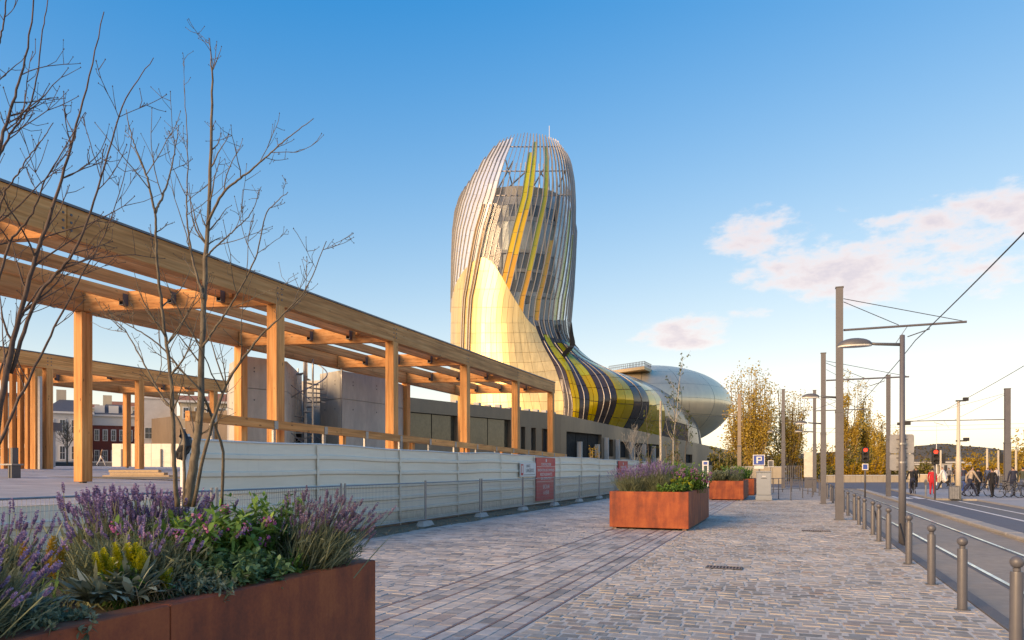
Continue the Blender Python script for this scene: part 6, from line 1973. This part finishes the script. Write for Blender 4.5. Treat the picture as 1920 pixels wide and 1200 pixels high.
# cabinet with parking sign behind it
p = G(1432, 938)
t = thing('utility_cabinet', (p[0], p[1], 0), 'pale grey street cabinet on a plinth beside the planter', 'cabinet', rz=.08)
MB().box((-.40, -.2, 0), (.40, .24, .26), bev=.02).build('plinth', M_CAB, t)
MB().box((-.36, -.18, .262), (.36, .2, 1.44), bev=.02).build('body', M_CAB, t)
MB().box((-.39, -.21, 1.442), (.39, .23, 1.49), bev=.015).build('lid', M_CAB, t)
d_ = MB().box((-.33, -.192, .30), (.33, -.182, 1.40)).build('door', M_CAB, t)
MB().box((-.14, -.204, 1.12), (.14, -.194, 1.15)).build('handle', M_DSTEEL, d_); MB().box((-.09, -.2, 1.22), (.09, -.194, 1.26)).build('plate', M_WHITE, d_)
def sign(p, zs, w, h, label, body=None, m=M_BLUE, two=False, mark=True):
    t = thing('road_sign', (p[0], p[1], 0), label, 'sign')
    for x in ((-.1, .1) if two else (0,)):
        MB().lathe([(.035, 0), (.035, zs + h)], (x, 0, 0), 8).build('post', M_GALV if not two else M_WHITE, t)
    MB().box((-w / 2, -.06, zs), (w / 2, -.04, zs + h)).build('plate', M_WHITE, t)
    f = MB().box((-w / 2 + .04, -.066, zs + .04), (w / 2 - .04, -.061, zs + h - .04)).build('face', m, t)
    if mark:
        q = MB().box((-w * .2, -.071, zs + h * .2), (-w * .08, -.067, zs + h * .82)); q.box((-w * .079, -.071, zs + h * .72), (w * .16, -.067, zs + h * .82)); q.box((-w * .079, -.071, zs + h * .44), (w * .16, -.067, zs + h * .53)); q.box((w * .161, -.071, zs + h * .44), (w * .24, -.067, zs + h * .82))
        q.build('letter', M_WHITE, f)
        MB().box((-w * .4, -.055, zs - .2), (w * .4, -.04, zs - .03)).build('sub_plate', M_WHITE, t)
    return t
sign(P(1423, 878, 42), 1.82, .66, .62, 'blue parking sign standing behind the grey cabinet')
sign(P(1323, 878, 30), 1.76, .24, .2, 'small blue and white sign on twin posts right of the pink valerian', two=True, mark=False)
sign(P(1445, 878, 55), 1.75, .4, .5, 'small white direction sign behind the cabinet', mark=False, m=M_DSTEEL)
p = P(1517, 878, 60)
t = thing('totem', (p[0], p[1], 0), 'white information totem beside the third tram pole', 'totem')
MB().box((-.4, -.1, .9), (.4, .1, 3.0), bev=.02).build('panel', plain('totem_cream', (.62, .58, .48), .4), t)
MB().box((-.36, -.08, 0), (.36, .08, .898)).build('base', M_STEEL, t); MB().box((.28, -.11, .1), (.34, -.101, 2.9)).build('edge_strip', M_DSTEEL, t)
# railings of the tram stop
def railing(a, b, n, h, label, rails=2):
    a, b = np.array(a), np.array(b); c = (a + b) / 2
    t = thing('railing', (c[0], c[1], 0), label, 'railing', 'low steel railings at the tram stop')
    for i in range(n):
        p = a + (b - a) * i / (n - 1) - c
        MB().box((p[0] - .03, p[1] - .03, 0), (p[0] + .03, p[1] + .03, h)).build('post', M_STEEL, t)
    for k in range(rails):
        z = h - .04 - k * (h - .25) / max(rails - 1, 1)
        MB().obox((*(a - c), z), (*(b - c), z), .03, .04).build('rail', M_STEEL, t)
railing(P(1412, 878, 46)[:2], P(1500, 878, 52)[:2], 6, 1.0, 'steel railing running behind the grey cabinet')
railing(P(1505, 878, 47)[:2], P(1536, 878, 43)[:2], 4, 1.0, 'steel railing between the totem and the second tram pole')
railing(P(1475, 878, 68)[:2], P(1503, 878, 68)[:2], 9, 1.9, 'tall slatted fence by the sunlit grey pole')
railing(P(1783, 878, 60)[:2], P(1895, 878, 60)[:2], 16, 1.0, 'steel railing behind the waiting crowd')
for k, (px, py) in enumerate(((1483, 938), (1460, 936), (1505, 934), (1523, 932))):
    p = G(px, py)
    t = thing('slim_post', (p[0], p[1], 0), '%s slim steel post on the paving right of the cabinet' % ORD[k], 'post', 'slim posts on the walk')
    MB().lathe([(.025, 0), (.025, 1.1), (.0001, 1.11)], (0, 0, 0), 8).build('shaft', M_STEEL, t); MB().lathe([(.05, 0), (.05, .02)], (0, 0, 0), 8).build('base_plate', M_DSTEEL, t)
# bicycle frame-like braces leaning between bollards
for k, y in enumerate((18.9, 14.6)):
    o = MB().tube([(1.98, y, .05), (1.9, y + .45, .62)], .018, 6).build('leaning_bar', M_BLACK)
    tag(o, ('black bar leaning against a bollard just past the street lamp', 'black bar leaning against the bollard nearest the street lamp')[k], 'bar')

# ------------------------------------------------------------------ bicycles
M_TYRE = plain('tyre_rubber', (.012, .012, .012), .8)
def bicycle(p, rz, m, label):
    t = thing('bicycle', (p[0], p[1], p[2]), label, 'bicycle', rz=rz)
    R = .34
    for y in (-.52, .52):
        a = np.linspace(0, 2 * np.pi, 25)
        w = MB().tube(np.stack([np.zeros(25), y + R * np.cos(a), R + .005 + R * np.sin(a)], 1), .022, 6, cap=False).build('wheel', M_TYRE, t)
        s = MB()
        for k in range(8):
            b = k * math.pi / 8
            s.obox((0, y - (R - .02) * math.cos(b), R - (R - .02) * math.sin(b)), (0, y + (R - .02) * math.cos(b), R + (R - .02) * math.sin(b)), .006, .006)
        s.build('spokes', M_GALV, w)
    f = MB()
    bb, st, hd_, rear, fr = (0, -.08, .3), (0, -.2, .82), (0, .36, .82), (0, -.52, R), (0, .52, R)
    for a, b, rr_ in ((bb, st, .02), (bb, hd_, .024), (st, hd_, .02), (bb, rear, .014), (st, rear, .012), (hd_, fr, .018)):
        f.tube([a, b], rr_, 6)
    f.build('frame', m, t)
    MB().tube([(0, .36, .82), (0, .33, .98)], .016, 6).build('stem', M_GALV, t)
    MB().tube([(-.27, .24, 1.0), (-.1, .34, .99), (.1, .34, .99), (.27, .24, 1.0)], .014, 6).build('handlebar', M_BLACK, t)
    MB().box((-.07, -.36, .88), (.07, -.1, .93), bev=.02).build('saddle', M_BLACK, t)
    MB().tube([(0, -.2, .82), (0, -.22, .9)], .014, 6).build('seat_post', M_GALV, t)
    a = np.linspace(0, 2 * np.pi, 12)
    MB().tube(np.stack([np.full(12, .04), -.08 + .09 * np.cos(a), .3 + .09 * np.sin(a)], 1), .01, 5).build('chainring', M_GALV, t)
    return t
def gp(px, d, z=.034):
    p = P(px, 878, d); return (p[0], p[1], z)
bicycle(gp(1711, 46, -.05), .05, M_BLACK, 'bicycle ridden away along the road by the cyclist in black')
bicycle(gp(1840, 41.5), -.9, M_BLACK, 'black bicycle beside the person in the black hooded coat')
bicycle(gp(1893, 39.5), -1.35, M_BLACK, 'dark bicycle standing in front of the tram pole at the plaza')
bicycle(gp(1908, 40.3), -1.1, M_DSTEEL, 'grey bicycle nearest the picture edge')
bicycle(gp(1803, 42), .5, M_BLUE, 'blue bicycle behind the cream pole')

# ------------------------------------------------------------------ people
M_SKIN = plain('skin', (.42, .25, .17), .6, 0, .08)
def cloth(name, c): return plain(name, c, .85, 0, .15, 6)
CL = {k: cloth('cloth_' + k, v) for k, v in dict(black=(.014, .014, .016), navy=(.022, .028, .055), red=(.50, .02, .03), white=(.66, .65, .64), beige=(.42, .34, .26), grey=(.16, .16, .17), blue=(.05, .08, .16), green=(.05, .06, .045), brown=(.10, .06, .04), denim=(.07, .10, .17), pale=(.5, .48, .47)).items()}
def person(p, h, rz, pose, top, legs, hair, label, coat=False, hood=False, phase=1):
    """one skinned body; faces take the cloth of the nearest bone"""
    J = {}
    st = {'stand': .06, 'walk': .30, 'stride': .42, 'cycle': 0}[pose] * phase
    lean = {'stand': 0, 'walk': .05, 'stride': .12, 'cycle': .28}[pose]
    J['pelvis'] = (0, 0, .95, .135); J['waist'] = (0, lean * .25, 1.08, .125); J['chest'] = (0, lean * .7, 1.30, .15)
    J['neckb'] = (0, lean, 1.44, .085); J['neck'] = (0, lean + .01, 1.50, .052); J['head'] = (0, lean + .035, 1.60, .088); J['crown'] = (0, lean + .03, 1.69, .075)
    E = [('pelvis', 'waist'), ('waist', 'chest'), ('chest', 'neckb'), ('neckb', 'neck'), ('neck', 'head'), ('head', 'crown')]
    for s, n in ((-1, 'l'), (1, 'r')):
        f = s * st
        J['sh' + n] = (s * .17, lean * .9, 1.41, .068); J['el' + n] = (s * .235, lean * .7 - f * .35, 1.14, .048); J['wr' + n] = (s * .24, lean * .7 - f * .55 + .08, .91, .036); J['ha' + n] = (s * .235, lean * .7 - f * .6 + .11, .82, .04)
        J['hip' + n] = (s * .085, 0, .88, .105); J['kn' + n] = (s * .09, f * .62 + .03, .50, .068); J['an' + n] = (s * .09, f * 1.05 - (.08 if f < 0 else 0), .095 + (.05 if f < -.2 else 0), .047); J['toe' + n] = (s * .1, f * 1.05 + .15, .045, .042)
        if pose == 'cycle':
            J['el' + n] = (s * .25, .34, 1.12, .048); J['wr' + n] = (s * .25, .44, .96, .036); J['ha' + n] = (s * .25, .50, .95, .04)
            J['kn' + n] = (s * .09, .28 + s * .05, .62 + s * .10, .07); J['an' + n] = (s * .09, .02, .22 + s * .12, .047); J['toe' + n] = (s * .1, .15, .17 + s * .12, .042)
        E += [('neckb', 'sh' + n), ('sh' + n, 'el' + n), ('el' + n, 'wr' + n), ('wr' + n, 'ha' + n), ('pelvis', 'hip' + n), ('hip' + n, 'kn' + n), ('kn' + n, 'an' + n), ('an' + n, 'toe' + n)]
    if coat:
        for k in ('pelvis', 'waist'): J[k] = J[k][:3] + (.165,)
        for n in 'lr': J['hip' + n] = J['hip' + n][:3] + (.13,)
    if hood: J['crown'] = J['crown'][:3] + (.1,); J['head'] = J['head'][:3] + (.112,)
    nm = list(J); ix = {k: i for i, k in enumerate(nm)}
    me = bpy.data.meshes.new('body'); me.from_pydata([J[k][:3] for k in nm], [(ix[a], ix[b]) for a, b in E], [])
    o = bpy.data.objects.new('body', me); COL.objects.link(o)
    sk = o.modifiers.new('skin', 'SKIN'); sk.use_smooth_shade = True
    for i, k in enumerate(nm):
        me.skin_vertices[0].data[i].radius = (J[k][3], J[k][3] * (.78 if k in ('pelvis', 'waist', 'chest') else 1))
        me.skin_vertices[0].data[i].use_root = (k == 'pelvis')
    ss = o.modifiers.new('sub', 'SUBSURF'); ss.levels = 1; ss.render_levels = 1
    ev = o.evaluated_get(bpy.context.evaluated_depsgraph_get())
    m2 = bpy.data.meshes.new_from_object(ev)
    bpy.data.objects.remove(o)
    for m in (CL[top], CL[legs], M_SKIN, CL['black'], CL[hair]): m2.materials.append(m)
    reg = {}
    for k in nm:
        b = k.rstrip('lr') if k[:-1] in ('sh', 'el', 'wr', 'ha', 'hip', 'kn', 'an', 'toe') else k
        reg[k] = {'pelvis': 0 if coat else 1, 'waist': 0, 'chest': 0, 'neckb': 0, 'neck': 2, 'head': 2, 'crown': 4, 'sh': 0, 'el': 0, 'wr': 0, 'ha': 2, 'hip': 0 if coat else 1, 'kn': 1, 'an': 1, 'toe': 3}[k if k in ('pelvis', 'waist', 'chest', 'neckb', 'neck', 'head', 'crown') else k[:-1]]
    pts = np.array([J[k][:3] for k in nm]); rg = np.array([reg[k] for k in nm])
    for f in m2.polygons:
        c = np.array(f.center); i = int(np.argmin(((pts - c) ** 2).sum(1)))
        q = rg[i]
        if nm[i] in ('head',) and (c[1] < lean - .01 or c[2] > 1.66 or hood): q = 4
        f.material_index = int(q)
    ob = bpy.data.objects.new('person', m2); COL.objects.link(ob)
    s = h / 1.77
    ob.scale = (s, s, s); ob.location = p; ob.rotation_euler = (0, 0, rz)
    tag(ob, label, 'person')
    return ob
PI = math.pi
person(gp(1711, 46, -.02), 1.78, .05, 'cycle', 'black', 'navy', 'black', 'person in black riding a bicycle away along the road')
person(gp(1718, 60), 1.75, 0, 'walk', 'black', 'black', 'brown', 'person in dark clothes walking far behind the cyclist')
person(gp(1748, 43.7), 1.68, -.3, 'stand', 'red', 'red', 'black', 'person dressed all in red standing by the traffic light', coat=True)
person(gp(1771, 52), 1.8, 1.1, 'stride', 'white', 'black', 'black', 'person in a loose white top striding across the plaza', coat=True)
person(gp(1780, 62), 1.75, .5, 'walk', 'grey', 'black', 'black', 'person in grey walking just right of the white top')
person(gp(1800, 60), 1.75, -.3, 'stand', 'red', 'denim', 'brown', 'person in a red jacket behind the cream pole')
person(gp(1807, 54), 1.78, .2, 'walk', 'navy', 'denim', 'brown', 'person in a navy jacket and jeans right of the cream pole')
person(gp(1818.5, 41), 1.78, -1.2, 'stride', 'beige', 'navy', 'black', 'person in a beige jumper striding past the bicycles', phase=-1)
person(gp(1834, 43), 1.72, .4, 'stand', 'black', 'black', 'black', 'person in a black hooded coat beside a bicycle', coat=True, hood=True)
person(gp(1852, 57), 1.76, -.4, 'walk', 'blue', 'navy', 'brown', 'person in blue further back between the waiting people')
person(gp(1860.5, 39.5), 1.68, .2, 'stand', 'black', 'black', 'black', 'person in black standing with feet apart on the plaza', phase=2)
person(gp(1869, 57), 1.76, .5, 'stand', 'pale', 'navy', 'black', 'person in a pale jacket further back beside the tram pole')
person(gp(1900, 41.5), 1.78, .1, 'stand', 'navy', 'denim', 'black', 'person in a navy coat standing behind the dark bicycle', coat=True)
person(gp(1918, 41), 1.76, -.2, 'stand', 'green', 'denim', 'black', 'person in dark green cut by the picture edge')
person(gp(1792, 66), 1.74, 0, 'walk', 'brown', 'black', 'black', 'person in brown far back left of the cream pole')
person((*P(190, 878, 68)[:2], 1.84), 1.72, -.4, 'walk', 'brown', 'pale', 'brown', 'person in a brown top and pale skirt on the raised square')
person((*P(222, 878, 68)[:2], 1.82), 1.72, .9, 'stride', 'black', 'black', 'black', 'person in black walking across the raised square')
# ------------------------------------------------------------------ background buildings, walls, hills
M_RENDW = plain('white_render', (.52, .50, .47), .8, 0, .08, .4, dirt=(.42, .40, .37))
M_RENDC = plain('cream_render', (.50, .42, .30), .8, 0, .1, .3, dirt=(.42, .34, .24))
M_BRICK = plain('red_brick_wall', (.18, .045, .035), .8, 0, .2, 2.0)
M_SLATE = plain('slate_roof', (.085, .095, .115), .5, 0, .15, 1.0)
M_TILE = plain('orange_tiles', (.34, .13, .06), .75, 0, .2, 1.0)
M_TRIM = plain('trim_white', (.62, .60, .56), .6, 0, .05)
M_WING = plain('window_dark', (.05, .055, .065), .12, 0, .2, .5)
def house(name, label, px0, px1, d, eave, ridge, wallm, roofm, rows, ncol, depth=11, gnd=1.85, chim=0, mansard=False, dorm=0, flat=False, band=False, skip=()):
    A, B = P(px0, 878, d), P(px1, 878, d)
    c = (A + B) / 2; W = np.linalg.norm(B - A)
    ze = EYE + (HZ - eave) / FPX * d; zr = EYE + (HZ - ridge) / FPX * d
    th = math.atan((960 - (px0 + px1) / 2) / FPX); W = W * math.cos(th)
    t = thing(name, (c[0], c[1], 0), label, 'building', rz=YAW + th)
    w = MB().box((-W / 2, 0, gnd - 1.5), (W / 2, depth, ze)).build('wall', wallm, t)
    if flat:
        MB().box((-W / 2 - .15, -.15, ze + .002), (W / 2 + .15, depth + .15, zr)).build('parapet', roofm, t)
        rf = None
    else:
        inset = 1.6 if mansard else depth / 2 - .05
        v = [(-W / 2 - .3, -.35, ze), (W / 2 + .3, -.35, ze), (W / 2 + .3, depth + .35, ze), (-W / 2 - .3, depth + .35, ze), (-W / 2 + (inset if mansard else -.3), inset, zr), (W / 2 + (-inset if mansard else .3), inset, zr), (W / 2 + (-inset if mansard else .3), depth - inset, zr), (-W / 2 + (inset if mansard else -.3), depth - inset, zr)]
        rf = MB().add(v, [(3, 2, 1, 0), (4, 5, 6, 7), (0, 1, 5, 4), (1, 2, 6, 5), (2, 3, 7, 6), (3, 0, 4, 7)]).build('roof', roofm, t)
        MB().box((-W / 2 - .32, -.4, ze - .25), (W / 2 + .32, -.003, ze - .004)).build('cornice', M_TRIM, t)
    for k in range(chim):
        x = -W / 2 + W * (.35 + .45 * k)
        ch = MB().box((x - .55, inset + .2, zr - .8), (x + .55, inset + 1.2, zr + 1.3)).build('chimney', M_RENDC, rf)
    for k in range(dorm):
        x = -W / 2 + W * (k + .5) / dorm
        zz = ze + (zr - ze) * .12
        dm = MB().box((x - .6, -.05, zz), (x + .6, 1.6, zz + (zr - ze) * .7)).build('dormer', M_TRIM, rf)
    if band:
        MB().box((-W / 2 - .05, -.12, ze - 1.5), (W / 2 + .05, -.003, ze - .26)).build('band', M_TRIM, t)
    hh = (ze - gnd - (1.5 if band else .3)) / rows
    for i in range(rows):
        for j in range(ncol):
            if (i, j) in skip: continue
            x = -W / 2 + W * (j + .5) / ncol; z = gnd + hh * (i + .28)
            ww, wh = min(W / ncol * .22, .55), hh * .5
            f = MB().box((x - ww - .1, -.07, z - .1), (x + ww + .1, -.004, z + wh + .1)).build('window', M_TRIM, t)
            for s in (-1, 1):
                for q in range(2):
                    MB().box((x + (s - 1) / 2 * ww + .03, -.09, z + wh * q / 2 + .03), (x + (s + 1) / 2 * ww - .03, -.072, z + wh * (q + 1) / 2 - .03)).build('pane', M_WING, f)
    return t
house('house', 'white house with slate mansard roof and yellow chimney behind the far pergola', 84, 172, 92, 772, 748, M_RENDW, M_SLATE, 2, 4, mansard=True, chim=1)
house('brick_house', 'dark red brick house with white upper band and slate roof', 174, 252, 100, 778, 757, M_BRICK, M_SLATE, 2, 5, mansard=True, dorm=3, band=True, chim=1)
house('modern_building', 'plain white modern block right of the red brick house', 262, 332, 96, 748, 744, M_RENDW, M_TRIM, 3, 2, flat=True, skip=((0, 0), (1, 1), (2, 0), (2, 1)))
house('house', 'long beige building behind the timber screen at the picture edge', -60, 66, 66, 742, 736, M_RENDC, M_SLATE, 2, 5, flat=True)
house('apartment_house', 'sunlit cream block glimpsed between the tree stems and the concrete', 338, 425, 88, 752, 735, M_RENDC, M_TILE, 3, 4)
for k, (px0, px1, d, e, rg) in enumerate(((150, 185, 210, 764, 755), (195, 232, 230, 760, 750), (222, 258, 250, 762, 752), (392, 425, 220, 745, 735), (60, 95, 220, 760, 752))):
    house('hill_house', ('tiled house on the rise left of the pergola post', 'tiled house on the rise above the brick house', 'pale tiled house on the rise, above the brick roof edge', 'tiled house on the rise left of the concrete volumes', 'tiled house above the white house roof')[k], px0, px1, d, e, rg, M_RENDC, M_TILE, 3, 3, gnd=8)
# far white hoarding across the square
t = thing('far_hoarding', (*P(268, 878, 66)[:2], 0), 'far white hoarding across the raised square, by the brick house', 'hoarding', rz=YAW)
for i in range(7):
    MB().box((-2.8 + i * .9, -.05, 1.7), (-1.93 + i * .9, .05, 3.9)).build('sheet_panel', M_HOARD, t)
    if i % 2: MB().box((-2.84 + i * .9, -.16, 1.7), (-2.72 + i * .9, -.055, 3.4)).build('prop', M_STEEL, t)
t = thing('kiosk', (*P(36, 878, 45)[:2], 0), 'small dark kiosk with slate canopy behind the timber posts', 'kiosk', rz=YAW)
MB().box((-1.0, 0, 1.5), (1.0, 2, 4.1)).build('wall', M_RENDW, t); MB().box((-1.3, -.6, 4.1), (1.3, 2.2, 4.6)).build('canopy', M_SLATE, t)
MB().box((-.6, -.05, 3.2), (.6, -.003, 3.95)).build('window', M_WING, t); MB().box((-.7, -.05, 1.8), (.5, -.003, 2.9)).build('hatch', M_WING, t)
# kerb seat along the back of the square
p = P(150, 878, 72)
t = thing('stone_bench', (p[0], p[1], 1.84), 'long low stone ledge along the back of the raised square', 'ledge', rz=YAW)
MB().box((-3.2, -.3, 0), (6, .3, .38)).build('base', M_DKERB, t); MB().box((-3.3, -.35, .382), (6.1, .35, .48)).build('slab', M_CONC2, t)

# cream walls and low barriers beyond the junction
def wall_run(name, label, px0, px1, d0, d1, h, m, n, cat='wall'):
    A, B = P(px0, 878, d0)[:2], P(px1, 878, d1)[:2]; c = (A + B) / 2; L = np.linalg.norm(B - A)
    t = thing(name, (c[0], c[1], 0), label, cat, rz=math.atan2(B[1] - A[1], B[0] - A[0]))
    for i in range(n):
        a, b = -L / 2 + L * i / n, -L / 2 + L * (i + 1) / n
        MB().box((a + .02, -.12, -.1), (b - .02, .12, h)).build('panel', m, t)
    MB().box((-L / 2, -.16, h + .002), (L / 2, .16, h + .09)).build('coping', M_TRIM, t)
wall_run('garden_wall', 'sunlit cream wall behind the cabinet, below the big poplar', 1352, 1472, 78, 78, 1.75, M_RENDC, 5)
wall_run('low_wall', 'low cream wall along the far side of the junction, left of the cyclist', 1540, 1706, 86, 88, .75, M_RENDC, 16)
wall_run('low_wall', 'low cream wall behind the waiting crowd', 1712, 1990, 88, 84, .85, M_RENDC, 22)
for k, (px0, px1, top, d, m) in enumerate(((1690, 1760, 872, 130, M_RENDC), (1752, 1822, 868, 135, M_RENDW))):
    A, B = P(px0, 878, d), P(px1, 878, d); W = np.linalg.norm(B - A); c = (A + B) / 2; z = EYE + (HZ - top) / FPX * d
    t = thing('shed', (c[0], c[1], 0), ('low cream shed behind the red traffic light', 'low white shed left of the yellow bush')[k], 'building', rz=YAW)
    MB().box((-W / 2, 0, -.1), (W / 2, 8, z)).build('wall', m, t); MB().box((-W / 2 - .2, -.3, z + .002), (W / 2 + .2, 8.2, z + .25)).build('roof', M_TRIM, t)
    for j in range(5): MB().box((-W / 2 + W * (j + .3) / 5, -.05, .4), (-W / 2 + W * (j + .7) / 5, -.003, z - .4)).build('door', M_WING, t)

# wooded hills on the horizon
M_HILL = plain('wooded_hill', (.085, .075, .055), .95, 0, .3, .02, bump=.6, bscale=.1, dirt=(.12, .085, .05), world=True)
r = rs(77)
az_ = np.radians(np.linspace(-75, 62, 220)) - 0.0
d0 = 1500.
def ridge(a):
    px = 960 + FPX * np.tan(np.clip(a + YAW, -1.3, 1.3))
    base = np.interp(px, [-4000, 0, 300, 900, 1300, 1500, 1700, 1760, 1850, 1920, 2300, 6000], [862, 858, 860, 866, 862, 852, 843, 838, 846, 853, 850, 858])
    return base
rg_ = ridge(az_)
nz = np.cumsum(r.normal(0, .35, 220)); nz -= np.linspace(nz[0], nz[-1], 220); nz = nz * .5 + r.normal(0, .5, 220)
rows_ = []
for f, dd in ((0, 1150), (.35, 1250), (.7, 1370), (1.0, 1500), (.8, 1700), (.0, 2300)):
    z = np.maximum(EYE + (HZ - rg_ + nz) / FPX * 1500. * f, -.5) + (r.normal(0, 1.2, 220) if 0 < f < 1 else 0) * (f)
    rows_.append(np.stack([dd * np.sin(az_), dd * np.cos(az_), z], 1))
V = np.array(rows_)
o = MB().grid(V[:, ::-1]).build('hills', M_HILL, None, True); o['kind'] = 'structure'
# tree crowns along the ridge break its outline
n = 9000
i = r.randint(1, 219, n); f = r.uniform(.25, 1.0, n)
k0 = np.clip((f * 3).astype(int), 0, 2); fr = f * 3 - k0
u_ = r.rand(n)[:, None]
Va = V[k0, i] * (1 - u_) + V[k0, i - 1] * u_; Vb = V[k0 + 1, i] * (1 - u_) + V[k0 + 1, i - 1] * u_
pts = Va * (1 - fr)[:, None] + Vb * fr[:, None]
s = r.uniform(1.0, 2.6, n)[:, None]
ico = np.array([(1, 0, 0), (-1, 0, 0), (0, 1, 0), (0, -1, 0), (0, 0, 1), (0, 0, -.4)])
VV = pts[:, None] + ico[None] * s[:, None] * r.uniform(.7, 1.2, (n, 6, 1))
ff = np.array([(0, 2, 4), (2, 1, 4), (1, 3, 4), (3, 0, 4), (2, 0, 5), (1, 2, 5), (3, 1, 5), (0, 3, 5)])
F = (ff[None] + (np.arange(n) * 6)[:, None, None]).reshape(-1, 3)
o = MB().add(VV.reshape(-1, 3), F, np.repeat(r.uniform(0, 1, n), 6)).build('hill_wood', leafmat('far_wood', [(0, (.035, .035, .02)), (.5, (.075, .062, .035)), (1, (.13, .085, .035))], .9, 0))
tag(o, 'brown wood covering the hills on the horizon', 'wood', kind='stuff')
